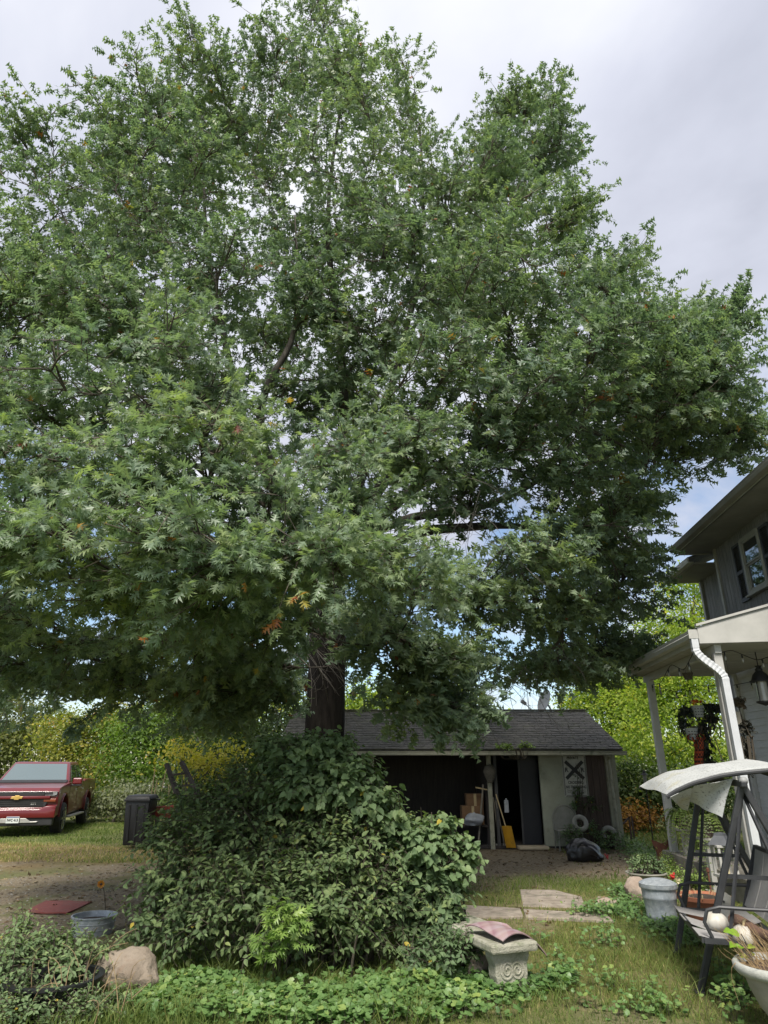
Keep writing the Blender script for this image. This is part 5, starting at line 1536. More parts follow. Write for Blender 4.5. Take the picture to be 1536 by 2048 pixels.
# red mat, tubs, boulder, dry stems
M_['mat'] = mat('faded_red_mat', (.23, .062, .052), (.17, .055, .047), scale=20, rough=.95, bump=.4, bscale=120, c3=(.20, .12, .09), c3scale=5)
Q = [gnd(*p, .03) for p in ((50, 1824), (92, 1801), (184, 1803), (134, 1826))]
u_ = np.linspace(0, 1, 9)
G_ = np.array([[(Q[0] * (1 - a) + Q[3] * a) * (1 - b_) + (Q[1] * (1 - a) + Q[2] * a) * b_ + UP * (.004 * math.sin(9 * a + 4 * b_) + .004) for b_ in u_] for a in u_])
mb = MB(); mb.grid(G_, .015)
tag(mb.build('floor_mat', M_['mat'], None, smooth=True), 'faded red rubber mat lying on the gravel', 'mat')
M_['galv'] = mat('galvanized_steel', (.42, .45, .48), (.28, .31, .34), scale=18, rough=.5, metal=.35, bump=.08, c3=(.52, .55, .57), c3scale=26, rvar=.1)
M_['soil'] = mat('dark_soil', (.035, .026, .02), (.065, .048, .036), scale=22, rough=1, bump=.5)
c_ = gnd(184, 1868)
tub = thing('steel_tub', 'low round galvanized tub between the red mat and the boulder', 'tub', c_)
mb = MB(); mb.lathe([(0, .0), (.20, 0), (.215, .08), (.222, .165), (.236, .17), (.236, .182), (.220, .182), (.205, .06), (0, .06)], c_, 30); mb.build('body', M_['galv'], tub, smooth=True)
for k in (.06, .115):
    mb = MB(); a = np.linspace(0, 2 * np.pi, 30); mb.tube(np.stack([c_[0] + (.205 + k * .12) * np.cos(a), c_[1] + (.205 + k * .12) * np.sin(a), np.full(30, c_[2] + k)], 1), .005, 5); mb.build('ridge', M_['galv'], tub, smooth=True)
mb = MB(); mb.lathe([(0, .135), (.19, .13), (.212, .12)], c_, 20); mb.build('soil', M_['soil'], tub)


def rock(name, label, cat, c, r, sq, m, seed, cuts=9, wob=.035, rot=0.0, kmin=.62):
    """a broken stone: a ball cut by random planes"""
    g = np.random.default_rng(seed)
    bm = bmesh.new()
    bmesh.ops.create_icosphere(bm, subdivisions=4, radius=1.0)
    for i in range(cuts):
        n = unit(g.normal(0, 1, 3)); k = g.uniform(kmin, .84)
        for v in bm.verts:
            d = v.co.dot(Vector(n))
            if d > k: v.co -= Vector(n) * (d - k)
    for v in bm.verts:
        q = v.co
        w_ = wob * (math.sin(q.x * 7 + seed) * math.sin(q.y * 6 + q.z * 5) + .5 * math.sin(q.x * 17 + q.z * 13) * math.sin(q.y * 19)) + g.normal(0, .006)
        v.co = Vector((q.x * sq[0], q.y * sq[1], q.z * sq[2])) * r * (1 + w_)
        v.co.rotate(Euler((0, 0, rot)))
    me = bpy.data.meshes.new(name); bm.to_mesh(me); bm.free()
    me.polygons.foreach_set('use_smooth', [True] * len(me.polygons)); me.set_sharp_from_angle(angle=R(28))
    o = link(name, me, m); o.location = Vector([float(q) for q in c])
    return tag(o, label, cat)


M_['rock'] = mat('tan_sandstone', (.17, .135, .10), (.25, .205, .16), scale=4, rough=.95, bump=.9, bscale=22, c3=(.19, .14, .10), c3scale=7)
M_['rock2'] = mat('pinkish_stone', (.26, .20, .16), (.36, .29, .24), scale=5, rough=.95, bump=.6, bscale=30, c3=(.16, .14, .12), c3scale=8)
Yb = gnd(250, 1995)[1]
face_px = [(181, 1962), (206, 1908), (232, 1900), (262, 1908), (296, 1897), (316, 1928), (322, 1962), (310, 1992), (240, 2004), (188, 1996)]
HP = [at(px, py, Yb + .05 + .05 * ((i * 7) % 3)) for i, (px, py) in enumerate(face_px)]
HP += [at(252, 1950, Yb - .06), at(215, 1975, Yb - .02), at(292, 1968, Yb - .05), at(258, 1922, Yb + .02)]
HP += [at(px, py, Yb + .55) + (0, 0, -.03) for px, py in ((215, 1915), (290, 1910), (305, 1960), (200, 1965), (250, 1990))]
bm = bmesh.new()
for p in HP: bm.verts.new([float(p[0]), float(p[1]), max(float(p[2]), -.04)])
bmesh.ops.convex_hull(bm, input=bm.verts)
bmesh.ops.delete(bm, geom=[v for v in bm.verts if not v.link_faces], context='VERTS')
bmesh.ops.bevel(bm, geom=bm.edges[:], offset=.022, segments=2, profile=.5, affect='EDGES', clamp_overlap=True)
bmesh.ops.triangulate(bm, faces=bm.faces[:])
for k in range(3):
    bmesh.ops.subdivide_edges(bm, edges=[e_ for e_ in bm.edges if e_.calc_length() > .035], cuts=1)
    bmesh.ops.triangulate(bm, faces=[f_ for f_ in bm.faces if len(f_.verts) > 3])
bm.normal_update()
from mathutils import noise as mnoise
for v in bm.verts:
    q = v.co
    v.co = q + v.normal * (.030 * mnoise.noise(q * 6) + .016 * mnoise.noise(q * 15) + .008 * mnoise.noise(q * 38))
me = bpy.data.meshes.new('boulder'); bm.to_mesh(me); bm.free()
me.polygons.foreach_set('use_smooth', [True] * len(me.polygons)); me.set_sharp_from_angle(angle=R(32))
tag(link('boulder', me, M_['rock']), 'big tan sandstone boulder at the left foot of the shrub', 'boulder')
c_ = gnd(1282, 1812)
rock('round_stone', 'weathered pinkish round stone leaning behind the metal bin', 'stone', (c_[0], c_[1] + .1, .12), .21, (.8, .6, 1.0), M_['rock2'], 8)
c_ = gnd(962, 1965)
rock('wedge_stone', 'small pale wedge of stone beside the concrete bench leg', 'stone', (c_[0], c_[1] + .02, .06), .13, (.9, .5, 1.1), M_['rock2'], 9, cuts=14, rot=.5)
c_ = gnd(1215, 1812)
rock('broken_stone', 'flat broken stone lying in weeds left of the metal bin', 'stone', (c_[0], c_[1], .03), .14, (1.2, .6, .45), M_['rock2'], 12, cuts=14)
c_ = gnd(1306, 1778)
rock('chipped_brick', 'pale chipped stone lump resting by the rim of the metal bin', 'stone', (c_[0] - .02, c_[1] + .2, .30), .10, (1, .7, .7), M_['rock2'], 14, cuts=14)
c_ = gnd(100, 2025)
bt = thing('black_tub', 'black plastic tub half hidden by weeds below the boulder', 'tub', c_)
mb = MB(); mb.lathe([(0, 0), (.27, 0), (.31, .20), (.345, .205), (.345, .225), (.30, .225), (.27, .06), (0, .06)], c_, 30); mb.build('body', M_['bin'], bt, smooth=True)
mb = MB(); mb.lathe([(0, .13), (.25, .125), (.29, .12)], c_, 20); mb.build('soil', M_['soil'], bt)
dry = Wood()
for i in range(26):
    p = gnd(random.gauss(170, 45), random.gauss(2015, 22), .02)
    e = p + np.array((random.gauss(0, .22), random.gauss(-.05, .12), random.uniform(.10, .42)))
    dry.tube(bez(p, (p + e) / 2 + np.array((random.gauss(0, .12), 0, .15)), e, 7), .0038, .0015, 5)
dw_o = link('dry_stems', np_mesh('dry_stems', np.concatenate(dry.V), np.concatenate(dry.F), smooth=True), mat('straw_stem', (.24, .165, .085), (.34, .25, .14), scale=9, rough=.8), None)
tag(dw_o, 'tangle of straw coloured dead stems sprawling in front of the boulder', 'dead plant')
c_ = at(203, 1768, 9.1)
of = thing('orange_flower', 'single orange flower on a thin stem left of the shrub', 'flower', (c_[0], c_[1], 0))
mb = MB(); mb.tube(bez(np.array((c_[0] + .1, c_[1], 0)), np.array((c_[0] + .06, c_[1], .3)), c_, 8), .005, 6); mb.build('stem', M_['stem'], of, smooth=True)
M_['orange'] = leafmat('orange_petal', [(0, (.50, .17, .02)), (1, (.62, .30, .04))], trans=.3)
for i in range(14):
    a = i * 2.4; A_ = unit(np.array((math.cos(a), -.5, math.sin(a))))
    V, F, tt = leaves(c_[None], A_[None], np.array([[0, -1, .3]]), np.array([.055]), DIA_V, DIA_F, np.array([random.random()])); link('petal', np_mesh('petal', V, F, tt), M_['orange'], of)
mb = MB(); mb.ball(c_ + (0, -.01, 0), .014, 6, 8); mb.build('flower_centre', M_['brownwood'], of, smooth=True)

# ------------------------------------------------------------------ concrete bench with a warped board on it
M_['bench'] = mat('mossy_cast_concrete', (.27, .26, .20), (.37, .355, .29), scale=9, rough=.95, bump=.8, bscale=60, c3=(.13, .15, .08), c3scale=7, c3lo=.52)
F0_, F1_, Bk_ = gnd(984, 1891, .36), gnd(1067, 1878, .36), gnd(926, 1864, .36)
bd = unit(Bk_ - F0_); bs_ = np.array((bd[1], -bd[0], 0))
wd_ = float((F1_ - F0_) @ bs_)
bc = (F0_ + bs_ * wd_ / 2) * (1, 1, 0)
bench = thing('concrete_bench', 'mossy cast concrete garden bench with scroll legs by the shrub', 'bench', bc)
ang_ = math.atan2(bd[1], bd[0])
mb = MB(); mb.box((bc[0] + bd[0] * .55, bc[1] + bd[1] * .55, .325), (1.1, wd_, .07), rz=ang_); mb.build('seat', M_['bench'], bench, bevel=.018, seg=2)
for k in (.14, .9):
    q = bc + bd * k
    w2 = wd_ * .40
    pf = [(-w2, 0), (w2, 0), (w2, .04), (w2 * .78, .075), (w2 * .86, .12), (w2 * .86, .19), (w2, .25), (w2, .291), (-w2, .291), (-w2, .25), (-w2 * .86, .19), (-w2 * .86, .12), (-w2 * .78, .075), (-w2, .04)]
    mb = MB(); mb.prism(pf, .13, (q[0], q[1], 0), bs_, (0, 0, 1)); lg_ = mb.build('leg', M_['bench'], bench, bevel=.012)
    for s in (-1, 1):
        a = np.linspace(0, 4.2 * np.pi, 44); rr = .010 + .0040 * a
        P = np.array([q + bs_ * (s * .045 + r_ * math.cos(t_) * s) + UP * (.165 + r_ * 1.15 * math.sin(t_)) - bd * .067 for t_, r_ in zip(a, rr)])
        mb = MB(); mb.tube(P, .008, 5); mb.build('scroll', M_['bench'], lg_, smooth=True)
pm = bpy.data.materials.new('plaid_board'); pm.use_nodes = True
t = pm.node_tree; b = t.nodes['Principled BSDF']; b.inputs['Roughness'].default_value = .7
uvn = N(t, 'ShaderNodeAttribute', attribute_name='sheet_uv'); mpx = N(t, 'ShaderNodeSeparateXYZ'); t.links.new(uvn.outputs['Vector'], mpx.inputs[0])
fac = []
for i in (0, 1):
    ml = N(t, 'ShaderNodeMath', operation='MULTIPLY'); ml.inputs[1].default_value = 3.2; t.links.new(mpx.outputs[i], ml.inputs[0])
    fr = N(t, 'ShaderNodeMath', operation='FRACT'); t.links.new(ml.outputs[0], fr.inputs[0])
    rp = ramp(t, [(0, (.27, .17, .18)), (.16, (.20, .11, .125)), (.30, (.33, .27, .29)), (.38, (.235, .13, .145)), (.60, (.30, .22, .235)), (.66, (.19, .10, .12)), (.82, (.32, .25, .265))]); t.links.new(fr.outputs[0], rp.inputs[0]); fac.append(rp)
mx_ = N(t, 'ShaderNodeMixRGB'); mx_.inputs[0].default_value = .5; t.links.new(fac[0].outputs[0], mx_.inputs[1]); t.links.new(fac[1].outputs[0], mx_.inputs[2])
nz = N(t, 'ShaderNodeTexNoise', Scale=12.0, Detail=8.0); tco = N(t, 'ShaderNodeTexCoord'); t.links.new(tco.outputs['Object'], nz.inputs['Vector'])
m2 = N(t, 'ShaderNodeMixRGB'); rpz = ramp(t, [(.45, (0, 0, 0)), (.7, (.6, .6, .6))]); t.links.new(nz.outputs['Fac'], rpz.inputs[0]); t.links.new(rpz.outputs[0], m2.inputs[0]); t.links.new(mx_.outputs[0], m2.inputs[1]); m2.inputs[2].default_value = (.30, .22, .19, 1)
t.links.new(m2.outputs[0], b.inputs['Base Color'])
na_, nb_ = 17, 17
Qb = [gnd(930, 1854, .40), gnd(1006, 1886, .372), gnd(1093, 1911, .22), gnd(1014, 1849, .42)]
G_ = np.zeros((na_, nb_, 3))
for i, a in enumerate(np.linspace(0, 1, na_)):
    for j, b_ in enumerate(np.linspace(0, 1, nb_)):
        p = (Qb[0] * (1 - a) + Qb[1] * a) * (1 - b_) + (Qb[3] * (1 - a) + Qb[2] * a) * b_
        p = p + UP * (.30 * b_ * (1 - b_) * (.25 + a * 1.0) + .035 * math.sin(a * 3.1) * (1 - b_) + .008 * math.sin(a * 7 + b_ * 3))
        G_[i, j] = p
mb = MB(); mb.grid(G_, -.008)
wb = mb.build('warped_board', pm, None, smooth=True)
me = wb.data; at_ = me.attributes.new('sheet_uv', 'FLOAT_VECTOR', 'POINT')
co = np.zeros(len(me.vertices) * 3); me.vertices.foreach_get('co', co); co = co.reshape(-1, 3)
Ux = unit(Qb[1] - Qb[0]); Uy = unit(Qb[3] - Qb[0])
at_.data.foreach_set('vector', np.stack([(co - Qb[0]) @ Ux, (co - Qb[0]) @ Uy, 0 * co[:, 0]], 1).astype(np.float32).ravel())
tag(wb, 'curled mauve plaid board lying warped on top of the concrete bench', 'board')

# ------------------------------------------------------------------ around the shed
M_['signface'] = mat('old_white_sign', (.44, .44, .41), (.36, .36, .33), scale=8, rough=.6, c3=(.28, .28, .22), c3scale=9)
sg_o = thing('railroad_sign', 'white PRIVATE CROSSING NO TRESPASSING sign with a big black X on the shed', 'sign', (4.37, SYF - .05, 1.2))
sx, sz, sy = 4.40, 1.52, SYF - .075
mb = MB(); mb.box((sx, sy, sz), (.56, .008, .92)); face = mb.build('face', M_['signface'], sg_o, bevel=.003)
for w_, h_ in ((.53, .89), (.495, .855)):
    mb = MB()
    for s in (-1, 1):
        mb.box((sx + s * w_ / 2, sy - .006, sz), (.008, .004, h_ - .03)); mb.box((sx, sy - .006, sz + s * h_ / 2), (w_ - .03, .004, .008))
    mb.build('border', M_['ink'], face)
SM = lambda x, z: Matrix.Translation((x, sy - .0065, z)) @ Matrix.Rotation(R(90), 4, 'X')
text('PRIVATE', .085, SM(sx - .02, sz + .375), M_['ink'], face, width=.27, bold=.002)
for s in (-1, 1):
    mb = MB(); dx, dz = .20, .185
    mb.bar((sx - dx, sy - .006 - .001 * (s > 0), sz + .115 + s * dz), (sx + dx, sy - .006 - .001 * (s > 0), sz + .115 - s * dz), .075, .003, up=(0, 1, 0)); mb.build('cross_bar', M_['ink'], face)
text('R', .13, SM(sx - .185, sz + .115), M_['ink'], face, bold=.004)
text('R', .13, SM(sx + .185, sz + .115), M_['ink'], face, bold=.004)
text('CROSSING', .082, SM(sx, sz - .155), M_['ink'], face, width=.35, bold=.002)
text('NO TRESPASSING', .082, SM(sx, sz - .250), M_['ink'], face, width=.46, bold=.003)
text('THIS IS PRIVATE PROPERTY', .038, SM(sx, sz - .315), M_['ink'], face, width=.43)
text('VIOLATORS WILL BE SUBJECT', .038, SM(sx, sz - .355), M_['ink'], face, width=.43)
text('TO PROSECUTION', .038, SM(sx, sz - .395), M_['ink'], face, width=.26)

# woven mask-like ornament on the post
c_ = np.array((2.43, SYF - .13, 1.56))
M_['wicker'] = mat('dark_wicker', (.075, .068, .055), (.12, .11, .09), scale=30, rough=.9)
wo_ = thing('wicker_lantern', 'dark woven wicker ornament hung on the cream shed post', 'ornament', c_)
mb = MB(); mb.lathe([(.0, .20), (.06, .19), (.11, .13), (.135, .05), (.13, .0), (.10, -.08), (.075, -.13), (.06, -.19), (0, -.2)], c_, 18, squash=.6); mb.build('body', M_['wicker'], wo_, smooth=True)
for k, r_ in ((.15, .105), (.09, .13), (.03, .14), (-.03, .128), (-.08, .106), (-.13, .082), (-.17, .07)):
    a = np.linspace(0, 2 * np.pi, 22); mb = MB(); mb.tube(np.stack([c_[0] + r_ * np.cos(a), c_[1] + r_ * .62 * np.sin(a), np.full(22, c_[2] + k)], 1), .007, 5); mb.build('cane_ring', M_['wicker'], wo_, smooth=True)
for j in range(12):
    a = 2 * math.pi * j / 12; mb = MB(); mb.tube([(c_[0] + r_ * math.cos(a), c_[1] + r_ * .6 * math.sin(a), c_[2] + k) for k, r_ in ((.19, .065), (.12, .118), (.04, .142), (-.06, .115), (-.14, .078), (-.2, .05))], .004, 4); mb.build('cane', M_['wicker'], wo_, smooth=True)
# snow shovel, tools, boxes
M_['yellow'] = mat('yellow_plastic', (.55, .30, .02), (.46, .24, .02), scale=6, rough=.45, c3=(.30, .17, .03), c3scale=7)
sh = thing('snow_shovel', 'yellow scoop snow shovel standing against the cream shed post', 'shovel', (2.75, SYF - .25, 0))
G_ = np.array([[(2.60 + .20 * a + .09 * b_ * -1 + .10, SYF - .30 + .10 * (1 - b_) * 1 + .05 * math.cos(math.pi * (a - .5)) - .05, .04 + .44 * b_) for b_ in np.linspace(0, 1, 6)] for a in np.linspace(0, 1, 7)])
mb = MB(); mb.grid(G_, .012); mb.build('scoop', M_['yellow'], sh, smooth=True)
mb = MB(); mb.tube([(2.71, SYF - .24, .45), (2.56, SYF - .04, 1.12)], .014, 8); mb.build('handle', M_['bamboo'], sh, smooth=True)
for i, (x0, x1, z1, lb) in enumerate(((2.60, 2.50, 1.05, 'grey tool handle leaning closest behind the cream post'), (2.72, 2.55, .98, 'grey tool handle leaning farther right behind the shovel'), (2.10, 2.30, 1.32, 'pale wooden T handled tool leaning left of the cream post'))):
    th_ = thing('garden_tool', lb, 'garden tool', (x0, SYF + .1, 0), group='tools leaning by the shed post')
    mb = MB(); mb.tube([(x0 if i < 2 else 2.12, SYF + .12, .03), (x1, SYF - (-.10 if i == 2 else .02), z1)], .015 if i < 2 else .022, 8); mb.build('handle', mat('grey_handle', (.16, .14, .115), (.22, .20, .16), scale=12, rough=.8), th_, smooth=True)
    mb = MB()
    if i == 2: mb.bar((2.12, SYF + .10, 1.26), (2.46, SYF + .10, 1.20), .03)
    else: mb.box((x0, SYF + .12, .05), (.16, .03, .08))
    mb.build('head', M_['silver'] if i < 2 else M_['bamboo'], th_)
M_['card'] = mat('brown_cardboard', (.17, .095, .048), (.13, .075, .038), scale=5, rough=.9)
for i, (x, y, z, s, lb) in enumerate(((2.05, SYF + .45, .66, (.50, .45, .40), 'brown cardboard box at the bottom of the pile behind the post'), (2.12, SYF + .48, .99, (.40, .38, .26), 'brown cardboard box on top of the other by the post'))):
    bx_ = thing('cardboard_box', lb, 'box', (x, y, z - s[2] / 2), group='boxes stored in the shed')
    mb = MB(); mb.box((x, y, z), s); mb.build('carton', M_['card'], bx_, bevel=.008)
    mb = MB(); mb.box((x, y - s[1] / 2 - .002, z), (.06, .004, s[2])); mb.build('tape', M_['bamboo'], bx_)
st = thing('work_table', 'rough low wooden table in the open bay under the cardboard boxes', 'table', (2.0, SYF + .5, 0))
mb = MB(); mb.box((2.0, SYF + .5, .44), (.9, .7, .04)); mb.build('top', M_['darkwood'], st)
for dx in (-.4, .4):
    for dy in (-.3, .3):
        mb = MB(); mb.box((2.0 + dx, SYF + .5 + dy, .21), (.06, .06, .42)); mb.build('leg', M_['darkwood'], st)
M_['bagw'] = mat('grey_white_bag', (.36, .38, .42), (.25, .27, .31), scale=6, rough=.5, bump=.5, bscale=14)
mb = MB(); mb.ball((2.05, SYF + .05, .58), .16, 14, 20, (1.35, .7, .8), .30, 3); mb.v = [(x, y, max(z, .463)) for x, y, z in mb.v]
tag(mb.build('plastic_bag', M_['bagw'], None, smooth=True), 'pale grey plastic bag slumped before the cardboard boxes', 'bag')
mb = MB(); mb.box((2.80, SYF + .05, .86), (.10, .03, .26)); mb.box((2.80, SYF + .05, 1.0), (.04, .02, .06))
tag(mb.build('white_jug', M_['bagw'], None, bevel=.015), 'small white container hanging right of the cream post', 'container')
mb = MB(); mb.box((3.28, SYF - .22, .045), (.66, .30, .07), rz=.05)
tag(mb.build('doorstep_block', mat('pale_foam', (.50, .42, .30), (.42, .35, .25), scale=6, rough=.9, bump=.3), None, bevel=.02), 'pale flat block lying at the dark shed doorway', 'block')
# white wire chair back, ring, black bag
M_['dirtywhite'] = mat('dirty_white_enamel', (.26, .255, .23), (.19, .19, .165), scale=7, rough=.6, c3=(.2, .2, .16), c3scale=9)
ch = thing('white_chair', 'old white garden chair with arched back against the cream shed panel', 'chair', (4.05, SYF - .3, 0))
a = np.linspace(0, np.pi, 18)
arcp = np.concatenate([[(3.80, SYF - .13, .40)], np.stack([4.06 - .26 * np.cos(a), np.full(18, SYF - .12), .62 + .27 * np.sin(a)], 1), [(4.32, SYF - .13, .40)]])
mb = MB(); mb.tube(arcp, .016, 8); mb.build('back_frame', M_['dirtywhite'], ch, smooth=True)
G_ = np.array([[(4.06 + .24 * u_, SYF - .115, .42 + v_ * (.19 + .25 * math.sqrt(max(0, 1 - u_ * u_)))) for v_ in np.linspace(0, 1, 7)] for u_ in np.linspace(-1, 1, 11)])
mb = MB(); mb.grid(G_, .008); mb.build('backrest', M_['dirtywhite'], ch, smooth=True)
mb = MB(); mb.box((4.06, SYF - .34, .40), (.54, .44, .03)); mb.build('seat', M_['dirtywhite'], ch, bevel=.01)
for dx in (-.25, .25):
    for dy in (-.14, -.54):
        mb = MB(); mb.tube([(4.06 + dx, SYF + dy, .40), (4.06 + dx * 1.05, SYF + dy, 0)], .014, 7); mb.build('leg', M_['dirtywhite'], ch, smooth=True)


def torus(c, R0, r0, tilt, name, m, lb, cat, sweep=2 * np.pi, a0=0.0):
    a = np.linspace(a0, a0 + sweep, 30)
    P = np.stack([c[0] + R0 * np.cos(a), c[1] + R0 * np.sin(a) * math.sin(tilt), c[2] + R0 * np.sin(a) * math.cos(tilt)], 1)
    mb = MB(); mb.tube(P, r0, 10)
    return tag(mb.build(name, m, None, smooth=True, angle=80), lb, cat)


torus((4.26, SYF - .64, .56), .13, .05, .35, 'white_wreath', M_['dirtywhite'], 'chipped white ring propped on the old white chair', 'ring')
torus((4.98, SYF - .25, .30), .135, .055, .2, 'white_ring', M_['dirtywhite'], 'thick white horseshoe ring leaning beside the shed corner post', 'ring', sweep=4.4, a0=-.7)
M_['blackbag'] = mat('black_bag_plastic', (.010, .010, .012), (.016, .016, .019), scale=5, rough=.28, bump=.8, bscale=7, spec=.6)
c_ = gnd(1176, 1725)
tb_ = thing('trash_bag', 'full black trash bag with a red tie slumped before the brown door', 'bag', c_)
g = np.random.default_rng(3); V = MB(); V.ball((c_[0], c_[1] + .2, .16), .31, 30, 44, (1.15, .75, .80), .045, 5)
vv = np.array(V.v)
w_ = sum(.006 * np.sin(vv @ g.normal(0, 15, 3) + g.uniform(0, 6)) for _ in range(9))
dd = unit(vv - (c_[0], c_[1] + .2, .17)); vv = vv + dd * np.abs(w_)[:, None] * 1.6 - dd * .02
vv[:, 2] = np.maximum(vv[:, 2] - .10 * np.clip((vv[:, 0] - c_[0]) / .3, 0, 1) * (vv[:, 2] > .12), .005)
V.v = [tuple(p) for p in vv]; V.build('sack', M_['blackbag'], tb_, smooth=True, angle=180)
mb = MB(); q = np.array((c_[0] + .36, c_[1] + .02, .08))
mb.tube([q, q + (.03, -.03, .05), q + (.02, -.05, -.02), q + (-.03, -.03, .07)], .012, 6); mb.build('tie', mat('red_tie', (.32, .03, .04), rough=.5), tb_, smooth=True)
leafy('creeper', 'dark leafy creeper climbing beside the sign and over the brown shed door', 'vine', (4.45, SYF - .1, 0),
      [(4.38, SYF - .13, .95, .12, .06, .35, .25), (4.62, SYF - .16, .90, .22, .08, .20, .2), (4.1, SYF - .7, .28, .35, .14, .25, .3), (4.5, SYF - .3, .35, .35, .15, .28, .25), (5.0, SYF - .5, .2, .4, .2, .2, .35), (4.42, SYF - .12, 1.35, .05, .04, .4, .2)],
      120, OVATE_V, OVATE_F, .085, M_['vineleaf'], 71, singles=0, shoot=.26, nl=8)
wv = Wood()
for x0 in (4.42, 4.47, 4.52):
    wv.tube(np.array([(x0 + .03 * math.sin(i * 1.7 + x0 * 9), SYF - .10 - .01 * i % 2, .02 + i * .22) for i in range(9)]), .010, .006, 6)
link('creeper_stem', np_mesh('creeper_stem', np.concatenate(wv.V), np.concatenate(wv.F), smooth=True), M_['stem'], bpy.data.objects['creeper'])
leafy('roof_sprouts', 'yellow green weeds sprouting from the shed gutter', 'weed', (2.9, EY, EZ + .05), [(2.75, EY, EZ + .12, .22, .08, .05, .8), (3.3, EY + .05, EZ + .12, .22, .08, .06, .9)], 34, OVATE_V, OVATE_F, .08, M_['sprout'], 72, singles=0, shoot=.18, nl=7)
# satellite dish
M_['dish'] = mat('dish_grey', (.33, .34, .34), (.27, .28, .28), scale=5, rough=.5)
dc = at(1092, 1404, 19.3)
ds = thing('satellite_dish', 'grey satellite dish on a mast above the shed roof ridge', 'satellite dish', (dc[0] + .1, 19.3, 0))
ax = unit(np.array((-.86, -.30, .34))); e1 = unit(np.cross(ax, UP)); e2 = np.cross(e1, ax)
G_ = []
for i in range(7):
    r_ = i / 6
    G_.append([dc + e1 * (.30 * r_ * math.cos(t_)) + e2 * (.34 * r_ * math.sin(t_)) + ax * (.07 * r_ * r_) for t_ in np.linspace(0, 2 * np.pi, 25)])
mb = MB(); mb.grid(np.array(G_), .012); mb.build('reflector', M_['dish'], ds, smooth=True)
tipd = dc + ax * .62 - e2 * .30
mb = MB(); mb.tube([dc - e2 * .33, dc - e2 * .42 + ax * .25, tipd], .014, 6); mb.build('arm', M_['dish'], ds, smooth=True)
mb = MB(); mb.bar(tipd - ax * .03, tipd + ax * .12 + UP * .03, .06, .09); mb.build('receiver', M_['dish'], ds, bevel=.01)
mb = MB(); mb.tube([(dc[0] + .12, dc[1] + .02, 0), (dc[0] + .12, dc[1] + .02, dc[2] - .2), dc - ax * .02], .03, 8); mb.build('mast', M_['dish'], ds, smooth=True)
# stakes by the rusty shrub, lamp post
sk = thing('stake_frame', 'two brown wooden stakes with a slanted brace right of the shed', 'stakes', gnd(1258, 1680) * (1, 1, 0))
for a, b_ in (((1256, 1690), (1258, 1634)), ((1262, 1690), (1263, 1632)), ((1246, 1648), (1259, 1634))):
    p = at(*b_, 17.6); q = p.copy(); q[2] = 0
    if a[1] < 1680: q = at(*a, 17.6)
    mb = MB(); mb.bar(q, p, .035, .035); mb.build('stake', M_['brownwood'], sk)
c_ = at(1290, 1560, 15.5)
lp = thing('garden_lamp', 'slim solar garden lamp on a pole behind the porch corner', 'lamp', (c_[0], c_[1], 0))
mb = MB(); mb.tube([(c_[0], c_[1], 0), (c_[0], c_[1], c_[2] - .08)], .012, 6); mb.build('pole', M_['blackplastic'], lp, smooth=True)
mb = MB(); mb.lathe([(.03, -.10), (.045, .10)], c_, 10); mb.build('lamp_glass', M_['dirtywhite'], lp, smooth=True)
mb = MB(); mb.lathe([(.085, .10), (.03, .15), (.035, .17), (.0, .21)], c_, 10); mb.build('cap', M_['blackplastic'], lp)

# ------------------------------------------------------------------ right side: bin, planters, porch things
c_ = gnd(1326, 1846)
gb = thing('metal_bin', 'round galvanized bin with a domed lid standing in the weeds', 'bin', c_)
mb = MB(); mb.lathe([(0, 0), (.155, 0), (.165, .06), (.172, .075), (.165, .09), (.185, .25), (.192, .262), (.187, .275), (.20, .385), (0, .385)], c_, 34); mb.build('body', M_['galv'], gb, smooth=True, angle=60)
mb = MB(); mb.lathe([(.212, .36), (.216, .372), (.212, .395), (.214, .405), (.20, .415), (.15, .438), (.08, .455), (0, .46)], c_, 34); mb.build('lid', M_['galv'], gb, smooth=True, angle=60)
M_['stonepot'] = mat('grey_planter', (.23, .22, .19), (.31, .30, .26), scale=8, rough=.85, bump=.3)
c_ = gnd(1296, 1775)
ps = thing('bowl_planter', 'wide low grey planter bowl full of greenery beyond the metal bin', 'planter', c_)
mb = MB(); mb.lathe([(0, 0), (.16, 0), (.20, .10), (.28, .19), (.30, .19), (.30, .205), (.27, .205), (.2, .12), (0, .12)], c_, 28); mb.build('bowl', M_['stonepot'], ps, smooth=True, angle=50)
mb = MB(); mb.lathe([(0, .19), (.2, .19), (.27, .18)], c_, 20); mb.build('soil', M_['soil'], ps)
leafy('bowl_greenery', 'bright green leafy plants filling the grey planter bowl', 'plant', (c_[0], c_[1], .19), [(c_[0] - .08, c_[1], .32, .16, .18, .13, .6), (c_[0] + .12, c_[1], .30, .16, .16, .11, .4)], 80, OVATE_V, OVATE_F, .055, M_['vineleaf'], 81, singles=0, shoot=.2, nl=9)
leafy('porch_ferns', 'feathery bright green plants along the foot of the porch', 'plant', gnd(1365, 1790) * (1, 1, 0), [(x, y, .16, .25, .22, .18, .75) for x, y in ((gnd(1352, 1775)[0], gnd(1352, 1775)[1]), (gnd(1385, 1790)[0], gnd(1385, 1790)[1]), (gnd(1340, 1750)[0], gnd(1340, 1750)[1]))], 150, OVATE_V, OVATE_F, .045, M_['sprout'], 82, singles=0, shoot=.26, nl=12)


